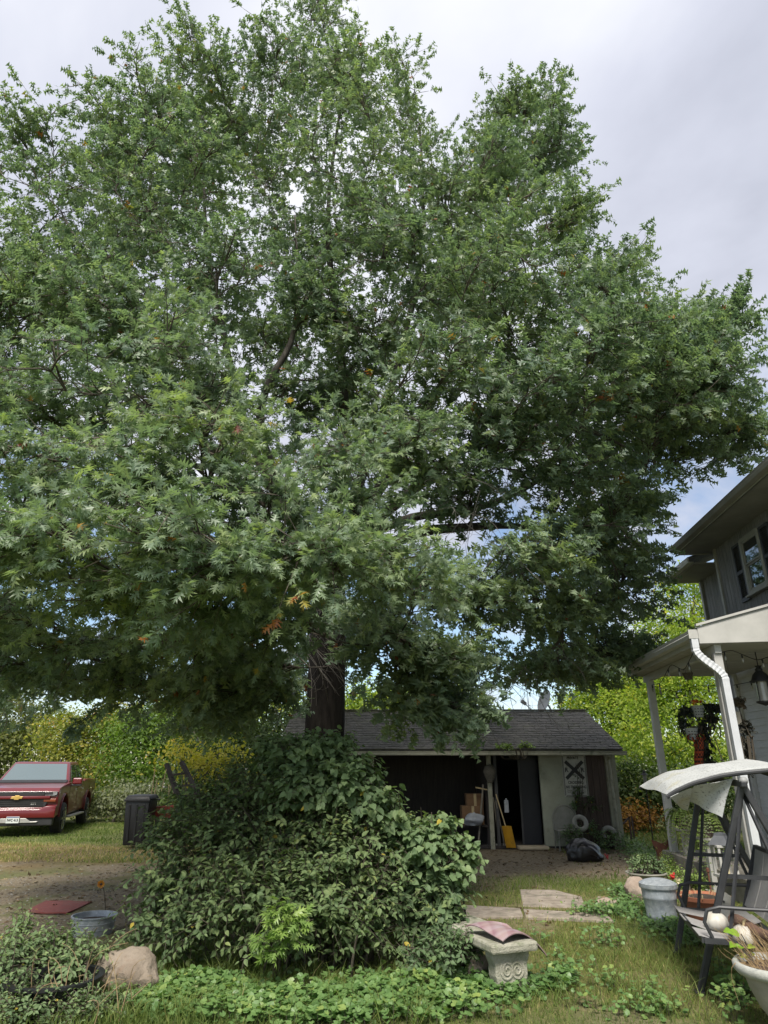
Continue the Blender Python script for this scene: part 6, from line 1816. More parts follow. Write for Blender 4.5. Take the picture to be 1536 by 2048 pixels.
def flower_head(c, r, m, parent, n=16, seed=0):
    g = np.random.default_rng(seed)
    for i in range(n):
        d = unit(g.normal(0, 1, 3) + (0, -.5, .5)); p = c + d * r * .6
        V, F, tt = leaves(p[None], unit(g.normal(0, 1, 3))[None], d[None], np.array([r * 1.0]), ROUND_V, ROUND_F, np.array([g.random()])); link('petal', np_mesh('petal', V, F, tt), m, parent)


M_['redpetal'] = leafmat('red_petal', [(0, (.45, .03, .03)), (1, (.60, .07, .06))], trans=.25)
M_['pinkpetal'] = leafmat('pink_petal', [(0, (.55, .09, .16)), (1, (.65, .20, .26))], trans=.25)
M_['creampetal'] = leafmat('cream_petal', [(0, (.62, .55, .36)), (1, (.70, .64, .48))], trans=.25)
for px, py, m, lb, nm in ((1343, 1752, 'redpetal', 'red geranium flower tallest behind the metal bin', 'geranium'), (1332, 1768, 'pinkpetal', 'pink geranium flower just over the bin lid', 'geranium'), (1355, 1764, 'creampetal', 'cream coloured flower right of the pink one', 'geranium')):
    c_ = at(px, py, 9.55)
    fl = thing(nm, lb, 'flower', (c_[0], c_[1], 0), group='flowers behind the metal bin')
    mb = MB(); mb.tube(bez(np.array((c_[0] + .03, c_[1] + .05, 0)), np.array((c_[0] + .03, c_[1], c_[2] * .6)), c_, 6), .004, 5); mb.build('stem', M_['stem'], fl, smooth=True)
    flower_head(c_, .038, M_[m], fl, 14, px)
    for k in range(6):
        V, F, tt = leaves((c_ - UP * (.05 + .03 * k))[None], unit(rng.normal(0, 1, 3) * (1, 1, .2))[None], np.array([[0, -.3, 1.0]]), np.array([.05]), ROUND_V, ROUND_F, np.array([.6])); link('leaf', np_mesh('leaf', V, F, tt), M_['ivy'], fl)
# rusty cut-out ornament on a stump
M_['rust'] = mat('rusted_iron', (.085, .032, .022), (.14, .055, .032), scale=14, rough=.9, bump=.4)
ro = gnd(1325, 1738); Y0 = ro[1]
rn = thing('rusty_ornament', 'rusty flared iron silhouette standing on a split wooden stump', 'ornament', ro)
pts_ = [(1303, 1680), (1312, 1682), (1322, 1687), (1332, 1684), (1338, 1676), (1345, 1681), (1337, 1692), (1331, 1700), (1326, 1718), (1329, 1735), (1318, 1735), (1315, 1710), (1310, 1696), (1306, 1690)]
poly = [(at(*p, Y0)[0], at(*p, Y0)[2]) for p in pts_]
mb = MB(); mb.prism(poly, .02, (0, Y0, 0), (1, 0, 0), (0, 0, 1)); mb.build('silhouette', M_['rust'], rn)
mb = MB(); mb.tube([(at(1330, 1691, Y0)[0], Y0, at(1330, 1691, Y0)[2]), (at(1358, 1689, Y0)[0], Y0 + .02, at(1358, 1689, Y0)[2])], .012, 6); mb.build('rod', M_['rust'], rn, smooth=True)
mb = MB(); mb.lathe([(.075, 0), (.07, .15), (.06, .28), (0, .29)], (ro[0] + .01, ro[1] + .06, 0), 12, wob=lambda a, h: .12 * math.sin(3 * a + h * 9)); mb.build('stump', mat('split_wood', (.20, .155, .115), (.11, .085, .062), scale=6, stretch=(5, 5, .6), rough=.9), rn, smooth=True, angle=30)

HM = Matrix.Translation(HO) @ Matrix.Rotation(-HA, 4, 'Z')


def hp(u, v, z):
    p = HM @ Vector((u, v, z)); return np.array(p)


def on_line(px, py, u=None, v=None):
    """where the view through (px, py) meets the porch plane u = const or v = const"""
    a, b_ = at(px, py, 2.0), at(px, py, 20.0)
    Mi = HM.inverted(); A_, B_ = Mi @ Vector(a), Mi @ Vector(b_)
    k = ((u - A_.x) / (B_.x - A_.x)) if u is not None else ((v - A_.y) / (B_.y - A_.y))
    return np.array(HM @ (A_ + (B_ - A_) * k))


# bulbs on a cord under the porch roof
M_['cord'] = mat('black_cord', (.012, .012, .012), (.02, .02, .02), rough=.6)
M_['bulb'] = mat('clear_bulb', (.40, .40, .36), (.25, .25, .23), scale=9, rough=.06, spec=.9)
sl_ = thing('string_lights', 'black cord of clear unlit bulbs sagging under the porch roof', 'string lights', hp(.3, .1, 3.2))
anchors = [(.30, 3.40, 3.10), (1.0, 3.45, 3.12), (1.70, 3.40, 3.14)]
paths = [[(.12, .55, 3.30), (.14, 1.1, 3.10), (.16, 1.7, 3.30), (.18, 2.4, 3.06), (.30, 3.36, 3.14)], [(.30, 3.36, 3.14), (.75, 3.40, 3.02), (1.15, 3.40, 3.12), (1.8, 3.40, 3.14)], [(.30, .2, 3.22), (.60, .35, 3.30), (1.0, .5, 3.16), (1.4, .7, 3.28), (1.8, .9, 3.12)], [(1.75, .5, 3.1), (1.78, 1.6, 3.06), (1.80, 3.3, 3.12)]]
for K in paths:
    K = np.array(K); s = np.linspace(0, len(K) - 1, 24)
    P = np.stack([np.interp(s, np.arange(len(K)), K[:, i]) for i in range(3)], 1); P[1:-1] = (P[:-2] + P[1:-1] * 2 + P[2:]) / 4
    P = np.array([hp(*p) for p in P])
    mb = MB(); mb.tube(P, .006, 5); mb.build('cord', M_['cord'], sl_, smooth=True)
    for k in (3, 8, 13, 18, 22):
        p = P[k]
        mb = MB(); mb.lathe([(.006, 0), (.011, -.01), (.013, -.06), (.0, -.061)], p, 8); so = mb.build('socket', M_['cord'], sl_, smooth=True)
        mb = MB(); mb.lathe([(.010, -.06), (.017, -.08), (.019, -.10), (.012, -.125), (0, -.13)], p, 10); mb.build('bulb', M_['bulb'], so, smooth=True)
# black lantern hanging from the ceiling
c_ = on_line(1524, 1372, v=.75)
ln = thing('hanging_lantern', 'black metal lantern hanging from the porch ceiling', 'lantern', c_)
mb = MB(); mb.tube([c_ + UP * .30, (c_[0], c_[1], 3.33)], .008, 6); mb.build('rod', M_['cord'], ln, smooth=True)
mb = MB(); mb.lathe([(.05, .30), (.03, .27), (.055, .25), (.05, .22), (.10, .17), (.13, .09), (.16, .075), (.16, .06), (0, .06)], c_, 14); mb.build('cap', M_['cord'], ln, smooth=True, angle=30)
mb = MB(); mb.lathe([(.085, .06), (.085, -.22), (0, -.22)], c_, 14); mb.build('glass', mat('frosted_glass', (.38, .37, .33), (.32, .31, .28), rough=.2, spec=.8), ln, smooth=True)
for k in range(4):
    a = k * math.pi / 2 + .4; mb = MB(); mb.tube([(c_[0] + .10 * math.cos(a), c_[1] + .10 * math.sin(a), c_[2] + .07), (c_[0] + .10 * math.cos(a), c_[1] + .10 * math.sin(a), c_[2] - .24)], .007, 5); mb.build('bar', M_['cord'], ln)
mb = MB(); mb.lathe([(.12, -.22), (.12, -.24), (.05, -.27), (0, -.29)], c_, 14); mb.build('base', M_['cord'], ln)

# hanging buckets, garland and ribbon
M_['pail'] = mat('painted_pail', (.40, .42, .42), (.32, .34, .345), scale=7, rough=.6)
gl_c = on_line(1400, 1450, v=2.1)
M_['darkleaf'] = leafmat('dark_artificial_leaf', [(0, (.012, .018, .014)), (.6, (.028, .038, .028)), (1, (.06, .05, .03))], trans=.05, rough=.5)
for px, py, lb in ((1396, 1424, 'grey metal pail of orange flowers hanging uppermost under the porch'), (1384, 1469, 'grey metal pail hanging below the one with orange flowers')):
    c_ = on_line(px, py, v=2.1)
    pa = thing('hanging_pail', lb, 'pail', c_, group='pails hanging under the porch')
    mb = MB(); mb.lathe([(0, -.085), (.075, -.085), (.102, .09), (.108, .092), (.108, .10), (.095, .10), (.07, -.06), (0, -.06)], c_, 20); mb.build('bucket', M_['pail'], pa, smooth=True, angle=50)
    for z_, w__ in ((.045, 2.0), (.0, 1.9), (-.045, 1.6)):
        for a in np.linspace(-2.5, -.6, 5):
            r_ = .0885 + z_ * .155 + .001; mb = MB(); mb.bar((c_[0] + r_ * math.cos(a), c_[1] + r_ * math.sin(a), c_[2] + z_), (c_[0] + r_ * math.cos(a + .22), c_[1] + r_ * math.sin(a + .22), c_[2] + z_), .006, .012); mb.build('painted_dash', M_['ink'], pa)
    mb = MB(); a = np.linspace(0, np.pi, 12); mb.tube(np.stack([c_[0] - .10 * np.cos(a), np.full(12, c_[1]), c_[2] + .10 + .16 * np.sin(a)], 1), .004, 5); mb.build('handle', M_['galv'], pa, smooth=True)
    if py < 1440: top_pail = c_
    mb = MB(); mb.tube([c_ + UP * .26, (c_[0], c_[1], min(3.33, c_[2] + .26 + .6))], .004, 4); mb.build('hook_wire', M_['cord'], pa)
fo = thing('orange_blooms', 'cluster of orange red artificial flowers filling the upper pail', 'flowers', top_pail + UP * .08)
M_['orred'] = leafmat('orange_red_petal', [(0, (.60, .07, .02)), (1, (.70, .15, .04))], trans=.2)
for k in range(6): flower_head(top_pail + np.array((random.uniform(-.08, .08), random.uniform(-.06, .04), .12 + random.uniform(0, .05))), .04, M_['orred'], fo, 6, k)
gd = leafy('dark_garland', 'drooping dark leafy garland around the hanging pails', 'garland', gl_c, [(*on_line(1372, 1420, v=2.15), .13, .08, .10, .4), (*on_line(1425, 1412, v=2.15), .14, .08, .10, .4), (*on_line(1366, 1450, v=2.15), .06, .05, .2, .3), (*on_line(1408, 1465, v=2.2), .10, .07, .25, .5), (*on_line(1420, 1435, v=2.2), .10, .07, .12, .4), (*on_line(1412, 1510, v=2.2), .10, .06, .2, .4)], 190, OVATE_V, OVATE_F, .075, M_['darkleaf'], 91, singles=0, shoot=.22, nl=8, hang=1.2, droop=.9)
ck = bpy.data.materials.new('orange_gingham'); ck.use_nodes = True
t = ck.node_tree; b = t.nodes['Principled BSDF']; tco = N(t, 'ShaderNodeTexCoord'); chk = N(t, 'ShaderNodeTexChecker', Scale=28.0)
chk.inputs['Color1'].default_value = (.42, .075, .025, 1); chk.inputs['Color2'].default_value = (.035, .018, .015, 1)
t.links.new(tco.outputs['Object'], chk.inputs['Vector']); t.links.new(chk.outputs['Color'], b.inputs['Base Color']); b.inputs['Roughness'].default_value = .85
rc = on_line(1396, 1500, v=2.05)
G_ = np.array([[rc + np.array((.085 * u_ + .02 * math.sin(6 * w_), .03 * math.cos(4 * u_ + 2 * w_), .20 - .48 * w_)) for w_ in np.linspace(0, 1, 12)] for u_ in np.linspace(-1, 1, 9)])
rb = thing('checked_ribbon', 'long orange and black checked ribbon hanging below the pails', 'ribbon', rc)
mb = MB(); mb.grid(G_, .004); mb.build('tail', ck, rb, smooth=True)
for s in (-1, 1):
    a = np.linspace(0, 2 * np.pi, 13); G_ = np.array([[rc + np.array((s * (.07 - .07 * math.cos(t_)), w_, .20 + .055 * math.sin(t_) * s)) for w_ in (-.04, .04)] for t_ in a]); mb = MB(); mb.grid(G_, .004); mb.build('bow_loop', ck, rb, smooth=True)
mb = MB(); mb.tube([rc + UP * .2, (rc[0], rc[1], 3.33)], .004, 4); mb.build('cord', M_['cord'], rb)
# basket by the beam with a bit of string
bc_ = on_line(1376, 1352, v=1.9)
bk = thing('small_basket', 'small brown basket hanging right under the porch beam', 'basket', bc_)
mb = MB(); mb.lathe([(0, -.06), (.06, -.06), (.085, .04), (.09, .05), (.07, .05), (.05, -.04), (0, -.04)], bc_, 16); mb.build('bowl', M_['wicker'], bk, smooth=True)
mb = MB(); mb.tube([bc_ + (-.08, 0, .05), bc_ + (0, 0, .28), bc_ + (.08, 0, .05)], .004, 4); mb.build('hanger', M_['cord'], bk)
# garland and plaque on the wall side
wl = leafy('wall_garland', 'grey brown dried garland hanging right of the white downspout', 'garland', on_line(1486, 1470, v=.95), [(*on_line(1478, 1405, v=.95), .07, .05, .07, .75), (*on_line(1490, 1455, v=.95), .09, .06, .12, .45), (*on_line(1486, 1490, v=.95), .08, .06, .10, .5), (*on_line(1492, 1520, v=.95), .09, .06, .12, .4), (*on_line(1484, 1545, v=.95), .08, .05, .12, .4)], 170, ROUND_V, ROUND_F, .05, leafmat('dried_leaf', [(0, (.03, .033, .028)), (.5, (.075, .075, .06)), (.8, (.13, .095, .06)), (1, (.2, .13, .07))], trans=.05), 92, singles=0, shoot=.16, nl=8, hang=.8)
pc = on_line(1474, 1436, v=.90)
pq = thing('wooden_plaque', 'small pale wooden tag hung in the dried garland', 'plaque', pc)
mb = MB(); mb.box(pc, (.11, .02, .19), rz=-.2); mb.build('board', mat('bleached_wood', (.40, .36, .30), (.33, .29, .24), scale=7, rough=.8), pq, bevel=.006)
a = np.linspace(0, 6.0, 24); mb = MB(); mb.tube(np.stack([pc[0] - .03 + .022 * np.cos(a), np.full(24, pc[1] - .014), pc[2] + .0 + .05 * np.sin(a)], 1), .002, 4); mb.build('scroll_mark', M_['ink'], pq)
mb = MB(); mb.tube([pc + UP * .095, (pc[0], pc[1], 3.33)], .003, 4); mb.build('string', M_['cord'], pq)

# things on the porch base
fm = leafmat('fern_leaf', [(0, (.06, .09, .03)), (.4, (.13, .18, .05)), (.8, (.22, .32, .06)), (1, (.26, .20, .08))], trans=.35)


def fern(px, py, v, top, r0, seed, lb, tint, hang):
    c_ = on_line(px, py, v=v)
    st_ = thing('plant_stand', 'white square wooden plant stand under the ' + lb[1], 'plant stand', (c_[0], c_[1], 0), group='white plant stands by the porch')
    zt = c_[2] - .16
    mb = MB(); mb.box((c_[0], c_[1], zt / 2), (.11, .11, zt)); mb.build('post', M_['white'], st_, bevel=.006)
    mb = MB(); mb.box((c_[0], c_[1], .02), (.24, .24, .04)); mb.build('foot', M_['white'], st_, bevel=.006)
    mb = MB(); mb.box((c_[0], c_[1], zt + .012), (.28, .28, .024)); mb.build('top', M_['white'], st_)
    o = thing('fern', lb[0], 'fern', (c_[0], c_[1], zt + .03), group='potted ferns by the porch')
    mb = MB(); mb.lathe([(0, .026), (.08, .026), (.11, .18), (.12, .18), (.12, .2), (.10, .2), (.07, .1), (0, .1)], (c_[0], c_[1], zt), 16); mb.build('pot', M_['brownwood'], o, smooth=True)
    g = np.random.default_rng(seed); C, A, Nn, S, T = [], [], [], [], []
    wd = Wood()
    for i in range(60):
        a = g.uniform(0, 6.28); L = r0 * g.uniform(.7, 1.3); d = np.array((math.cos(a), math.sin(a), 0)); p0 = np.array((c_[0], c_[1], zt + .19))
        P = bez(p0, p0 + d * L * .6 + UP * L * .75, p0 + d * L * .9 - UP * L * hang * g.uniform(.3, 1.2), 16)
        wd.tube(P, .003, .001, 3)
        t_ = unit(np.gradient(P, axis=0)); sd = unit(np.cross(t_, UP + d * .3))
        for s in (-1, 1):
            C.append(P[2:]); A.append(unit(sd[2:] * s + t_[2:] * .35)); Nn.append(unit(np.cross(sd[2:], t_[2:])) * 1.0 + g.normal(0, .15, (14, 3))); S.append(.055 * np.linspace(1, .45, 14) * g.uniform(.8, 1.2)); T.append(np.clip(np.full(14, tint) + g.normal(0, .12), 0, 1))
    V, F, tt = leaves(np.concatenate(C), np.concatenate(A), np.concatenate(Nn), np.concatenate(S), DIA_V, DIA_F, np.concatenate(T))
    link('fronds', np_mesh('fronds', V, F, tt), fm, o, 'stuff'); wd.build('stalks', M_['stem'], o, 'stuff')


fern(1366, 1640, 2.7, 0, .42, 101, ('bright green potted fern at the far porch corner', 'far bright green fern'), .65, 1.0)
fern(1412, 1655, 1.2, 0, .44, 102, ('dull brownish green drooping fern nearest the downspout', 'drooping brownish fern'), .35, 1.5)
c_ = on_line(1458, 1776, v=.32); c_[2] = .32
wl_ = thing('white_lantern', 'white wooden lantern with a dark roof on the porch edge', 'lantern', c_)
x, y, z = c_
mb = MB(); mb.box((x, y, z + .02), (.25, .25, .035)); mb.build('base', M_['white'], wl_, bevel=.004)
for dx in (-.10, .10):
    for dy in (-.10, .10):
        mb = MB(); mb.box((x + dx, y + dy, z + .20), (.03, .03, .33)); mb.build('post', M_['white'], wl_)
mb = MB(); mb.box((x, y, z + .375), (.25, .25, .03)); mb.build('top_rail', M_['white'], wl_, bevel=.004)
mb = MB(); mb.lathe([(.19, .39), (.09, .50), (.085, .53), (0, .54)], c_, 4); mb.build('roof', mat('dark_grey_tin', (.07, .075, .085), (.10, .105, .115), rough=.5), wl_)
for k in (.12, .30):
    mb = MB(); mb.box((x + .10, y - .118, z + k), (.02, .012, .035)); mb.build('hinge', M_['cord'], wl_)
mb = MB(); mb.lathe([(.045, .04), (.045, .18), (.0, .182)], c_, 14); mb.build('candle', mat('cream_wax', (.55, .48, .30), (.5, .43, .26), rough=.5), wl_, smooth=True)
# low white shelf with pots, red flowers on it
sf = thing('white_bench', 'narrow white painted shelf along the lower house wall', 'shelf', hp(1.55, -.2, .32))
c0, c1 = on_line(1500, 1574, v=.45), on_line(1536, 1574, v=-.4)
zt = c0[2]
mb = MB(); mb.box(hp(1.62, -.35, zt), (.45, 1.7, .05), rz=-HA); mb.build('top', M_['white'], sf, bevel=.006)
for v_ in (.40, -1.1):
    for u_ in (1.45, 1.80):
        mb = MB(); q = hp(u_, v_, (zt + .32) / 2); mb.box(q, (.06, .06, zt - .32), rz=-HA); mb.build('leg', M_['white'], sf)
c_ = hp(1.55, .30, zt + .026)
fp = thing('flower_pot', 'small clay pot of red flowers standing on the white shelf', 'flower pot', c_)
mb = MB(); mb.lathe([(0, 0), (.05, 0), (.07, .10), (.08, .10), (.08, .13), (.06, .13), (.05, .05), (0, .05)], c_, 16); mb.build('pot', mat('terracotta', (.33, .12, .06), (.27, .10, .055), scale=7, rough=.85), fp, smooth=True, angle=40)
for k in range(4): flower_head(c_ + np.array((random.uniform(-.1, .12), random.uniform(-.08, .05), .20 + random.uniform(0, .06))), .035, M_['redpetal'], fp, 6, 300 + k)
leafy('pot_leaves', 'dark green leaves around the red flowers on the shelf', 'plant', c_ + UP * .13, [(c_[0] + .08, c_[1], c_[2] + .18, .16, .1, .09, .3)], 30, OVATE_V, OVATE_F, .06, M_['vineleaf'], 103, singles=0, shoot=.16, nl=7)
c_ = on_line(1408, 1806, v=-.9); c_[2] = 0.0
tp_ = thing('terracotta_planter', 'wide orange clay planter on the ground behind the swing seat', 'planter', c_)
mb = MB(); mb.lathe([(0, 0), (.20, 0), (.27, .26), (.30, .26), (.30, .30), (.26, .30), (.2, .2), (0, .2)], c_, 26); mb.build('pot', bpy.data.materials['terracotta'], tp_, smooth=True, angle=40)
mb = MB(); mb.lathe([(0, .30), (.15, .29), (.26, .27)], c_, 18); mb.build('soil', M_['soil'], tp_)
for i in range(16):
    a = random.uniform(0, 6.28); p = c_ + np.array((.18 * math.cos(a), .18 * math.sin(a), .28)); mb = MB(); mb.tube(bez(p, p + UP * .08, p + np.array((.14 * math.cos(a), .14 * math.sin(a), .02)), 5), .003, 4); mb.build('straw', M_['bamboo'], tp_)
bi = on_line(1420, 1768, v=-.05); 
mb = MB(); mb.lathe([(.06, 0), (.05, .02), (.012, .03), (.010, .42), (.02, .43), (.02, .47), (0, .48)], (bi[0], bi[1], .32 if bi[1] > 9.6 else 0), 12)
tag(mb.build('iron_candlestick', M_['rust'], None, smooth=True, angle=40), 'thin rusty iron candlestick left of the white lantern', 'candlestick')

# ------------------------------------------------------------------ the patio swing
M_['steel'] = mat('charcoal_tube', (.022, .023, .026), (.034, .035, .038), scale=10, rough=.5, spec=.5)
M_['canvas'] = mat('mildewed_white_canvas', (.45, .46, .45), (.38, .39, .385), scale=3, rough=.85, bump=.2, bscale=40, c3=(.36, .32, .16), c3scale=2.6, c3lo=.55, c3hi=.78)
t = M_['canvas'].node_tree; b = t.nodes['Principled BSDF']
srcl = b.inputs['Base Color'].links[0].from_socket
vz = N(t, 'ShaderNodeTexNoise', Scale=48.0, Detail=3.0, Roughness=.7); tco = N(t, 'ShaderNodeTexCoord'); t.links.new(tco.outputs['Object'], vz.inputs['Vector'])
rz_ = ramp(t, [(.56, (0, 0, 0)), (.66, (1, 1, 1))]); t.links.new(vz.outputs['Fac'], rz_.inputs[0])
mxs = N(t, 'ShaderNodeMixRGB'); t.links.new(rz_.outputs[0], mxs.inputs[0]); t.links.new(srcl, mxs.inputs[1]); mxs.inputs[2].default_value = (.16, .16, .15, 1); t.links.new(mxs.outputs[0], b.inputs['Base Color'])
M_['sling'] = mat('grey_sling_fabric', (.30, .29, .285), (.26, .25, .245), scale=40, rough=.8)
W_ = unit(np.array((.28, .96, 0))); D_ = np.array((.96, -.28, 0))
SF = gnd(1400, 1988) * (1, 1, 0)
swing = thing('patio_swing', 'charcoal framed patio swing with torn white canopy at the yard edge', 'swing', SF)
nearA, farA = at(1484, 1568, 5.92), at(1402, 1556, 7.30)
farF = gnd(1354, 1908) * (1, 1, 0)
zc_ = nearA[2]
for ap, ft in ((nearA, SF), (farA, farF)):
    for q, nm in ((ft, 0), (ap * (1, 1, 0) + D_ * .62 + W_ * .02, 1)):
        mb = MB(); mb.bar(q, ap, .052, .052, up=W_); mb.build('leg', M_['steel'], swing, bevel=.01)
        mb = MB(); mb.box(q + UP * .012, (.075, .075, .024), rz=-.28); mb.build('foot_cap', M_['blackplastic'], swing, bevel=.006)
mb = MB(); mb.bar(nearA - W_ * .1, farA + W_ * .1, .05, .05); mb.build('top_beam', M_['steel'], swing, bevel=.01)
for ap, ft in ((nearA, SF), (farA, farF)):
    bk_ = ap * (1, 1, 0) + D_ * .62
    m0_, m1_ = ft * .45 + ap * .55, bk_ * .45 + ap * .55
    mb = MB(); mb.bar(m0_, m1_, .03, .03); mb.build('cross_brace', M_['steel'], swing)
# canopy rails and cloth
rail_px = [(1333, 1594), (1352, 1582), (1385, 1567), (1440, 1552), (1484, 1546), (1540, 1541)]
NR = np.array([at(px, py, 5.93 - .28 * (at(px, py, 5.9)[0] - nearA[0]) / .96) for px, py in rail_px])
NRs = np.stack([np.interp(np.linspace(0, 5, 26), np.arange(6), NR[:, i]) for i in range(3)], 1)
NRs[1:-1] = (NRs[:-2] + 2 * NRs[1:-1] + NRs[2:]) / 4
off = (farA - nearA) + W_ * .12
FRs = NRs + off * 1.0 + UP * np.linspace(-.0, .02, 26)[:, None]
FRs[:, 2] = NRs[:, 2] + .03
ext = NRs[-1] + np.outer(np.linspace(.1, .5, 6), D_) + UP * np.array((-.01, -.025, -.045, -.07, -.10, -.13))[:, None]
NRs = np.concatenate([NRs, ext]); FRs = np.concatenate([FRs, ext + off + UP * .03])
for P in (NRs, FRs):
    mb = MB(); mb.tube(P, .018, 8); mb.build('canopy_rail', M_['steel'], swing, smooth=True)
G_ = []
nb_ = 15
for i in range(len(NRs)):
    row = []
    for j in range(nb_):
        s = j / (nb_ - 1)
        p = NRs[i] * (1 - s) + FRs[i] * s
        fx = i / (len(NRs) - 1)
        p = p + UP * (.022 + .05 * math.sin(math.pi * s) * (1 if fx > .12 else fx / .12) + .012 * math.sin(11 * fx + 6 * s) * math.sin(math.pi * s) - .02 * math.exp(-((fx - .42) / .06) ** 2) * math.sin(math.pi * s))
        row.append(p)
    G_.append(row)
mb = MB(); mb.grid(np.array(G_), .004); can = mb.build('canopy', M_['canvas'], swing, smooth=True)
A0, A1, A2, A3 = at(1388, 1572, 6.05), at(1468, 1557, 5.98), at(1443, 1635, 6.10), at(1381, 1603, 6.35)
G_ = np.array([[(A0 * (1 - a) + A1 * a) * (1 - b_) + (A3 * (1 - a) + A2 * a) * b_ + (W_ * .5 - D_ * .3) * (.10 * math.sin(math.pi * b_) * math.sin(2.2 * a + .4) + .035 * math.sin(9 * a + 3 * b_)) for b_ in np.linspace(0, 1, 12)] for a in np.linspace(0, 1, 16)])
mb = MB(); mb.grid(G_, .003); mb.build('torn_flap', M_['canvas'], swing, smooth=True)
A0, A1, A2, A3 = at(1340, 1594, 6.0), at(1384, 1575, 6.1), at(1374, 1620, 6.5), at(1365, 1618, 6.5)
G_ = np.array([[(A0 * (1 - a) + A1 * a) * (1 - b_) + (A3 * (1 - a) + A2 * a) * b_ + W_ * .05 * math.sin(3 * a + 2 * b_) for b_ in np.linspace(0, 1, 8)] for a in np.linspace(0, 1, 8)])
mb = MB(); mb.grid(G_, .003); mb.build('torn_flap', M_['canvas'], swing, smooth=True)
mb = MB(); mb.ball(at(1487, 1562, 5.86), .034, 8, 14); mb.build('hub_cap', mat('grey_cap', (.22, .22, .22), (.27, .27, .26), rough=.6), swing, smooth=True)
# seat: frame, panels, arms, hangers
n0, f0 = at(1409, 1882, 5.80), at(1356, 1822, 6.98)
zs = .45
n0, f0 = np.array((n0[0], n0[1], zs)), np.array((f0[0], f0[1], zs))
SD = .55
mb = MB()
for a, b_ in ((n0, f0), (n0 + D_ * SD, f0 + D_ * SD), (n0, n0 + D_ * SD), (f0, f0 + D_ * SD)): mb.bar(a, b_, .035, .035)
mb.build('seat_frame', M_['steel'], swing)
for k in range(4):
    a, b_ = k / 4 + .008, (k + 1) / 4 - .008
    G_ = np.array([[(n0 * (1 - u_) + f0 * u_) + D_ * SD * w_ + UP * (.022 - .05 * math.sin(math.pi * w_) + .02 * math.sin(k * 2.1 + w_ * 3)) for w_ in np.linspace(-.06, 1, 8)] for u_ in np.linspace(a, b_, 6)])
    mb = MB(); mb.grid(G_, .006); mb.build('seat_panel', M_['sling'], swing, smooth=True)
for k in range(4):
    a, b_ = k / 4 + .008, (k + 1) / 4 - .008
    bo = n0 + D_ * (SD + .02); fo_ = f0 + D_ * (SD + .02)
    G_ = np.array([[(bo * (1 - u_) + fo_ * u_) + UP * (.06 + .46 * w_) + D_ * (.17 * w_ + .02 * math.sin(math.pi * w_)) for w_ in np.linspace(0, 1, 7)] for u_ in np.linspace(a, b_, 6)])
    mb = MB(); mb.grid(G_, .008); mb.build('back_panel', M_['sling'], swing, smooth=True)
bo, fo_ = n0 + D_ * SD, f0 + D_ * SD
mb = MB()
mb.bar(bo + UP * .0, bo + UP * .54 + D_ * .19, .03); mb.bar(fo_, fo_ + UP * .54 + D_ * .19, .03); mb.bar(bo + UP * .54 + D_ * .19, fo_ + UP * .54 + D_ * .19, .03)
mb.build('back_frame', M_['steel'], swing)
for q in (n0, f0):
    P = np.array([q + D_ * .06 + UP * .02, q + D_ * .02 + UP * .12, q + D_ * .05 + UP * .20, q + D_ * .14 + UP * .225, q + D_ * .34 + UP * .22, q + D_ * .62 + UP * .22])
    mb = MB(); mb.tube(P, .014, 8); mb.build('arm', M_['steel'], swing, smooth=True)
    ap = nearA if q is n0 else farA
    hk = ap + W_ * (.06 if q is n0 else -.12) - UP * .06
    mb = MB(); mb.bar(hk, q + D_ * .18 + UP * .02, .020, .020); mb.build('hanger', M_['steel'], swing)
    mb = MB(); mb.bar(hk, q + D_ * .66 + UP * .22, .020, .020); mb.build('hanger', M_['steel'], swing)
# things on the seat


def pumpkin(name, lb, c, r, sq, m, n=9, st=True):
    o = thing(name, lb, 'pumpkin', c - UP * r * sq, group='white pumpkins on the swing seat')
    prof = [(r * math.sin(math.pi * i / 12) * (1 - .12 * math.cos(math.pi * i / 12) ** 8), r * sq * math.cos(math.pi * i / 12) - (.12 * r if i < 2 else 0) + (.08 * r if i > 10 else 0)) for i in range(13)]
    mb = MB(); mb.lathe(prof, c, 54, wob=lambda a, h: .055 * (abs(math.sin(a * n / 2)) - .6)); mb.build('shell', m, o, smooth=True, angle=180)
    if st:
        mb = MB(); mb.tube([c + UP * r * sq * .8, c + UP * r * (sq + .12), c + UP * r * (sq + .28) + (r * .15, 0, 0)], np.array((.16, .11, .13)) * r, 7); mb.build('stalk', M_['bamboo'], o, smooth=True)


M_['pump'] = mat('white_pumpkin_skin', (.48, .46, .41), (.40, .375, .33), scale=6, rough=.55, c3=(.40, .34, .24), c3scale=5)
sp_ = lambda a, w_: n0 * (1 - a) + f0 * a + D_ * SD * w_
pumpkin('pumpkin', 'pale white ribbed pumpkin lying on the swing seat', at(1432, 1843, 6.12), .088, .82, M_['pump'])
pumpkin('pumpkin', 'bigger stained pumpkin behind the dry stems on the swing', at(1492, 1872, 5.78), .095, .85, M_['pump'])
c_ = at(1447, 1806, 6.34); k_ = .66
ob = thing('white_bird_ornament', 'rounded off-white ornament with a pointed ear above the seat pumpkin', 'ornament', (c_[0], c_[1], zs))
mb = MB(); mb.ball(c_ + UP * .01, .10 * k_, 12, 18, (1, .9, 1.15), .05, 2); mb.ball(c_ + np.array((.05, -.03, .06)) * k_, .05 * k_, 8, 12, (1, .7, .8), .05, 4); mb.build('head', M_['dirtywhite'], ob, smooth=True)
mb = MB(); mb.add([c_ + np.array(q) * k_ for q in ((-.09, -.03, .06), (.0, -.05, .09), (-.03, .04, .08), (-.075, 0, .21))], [(0, 1, 3), (1, 2, 3), (2, 0, 3), (0, 2, 1)]); mb.build('ear', M_['dirtywhite'], ob)
zb = zs + .0 - c_[2]
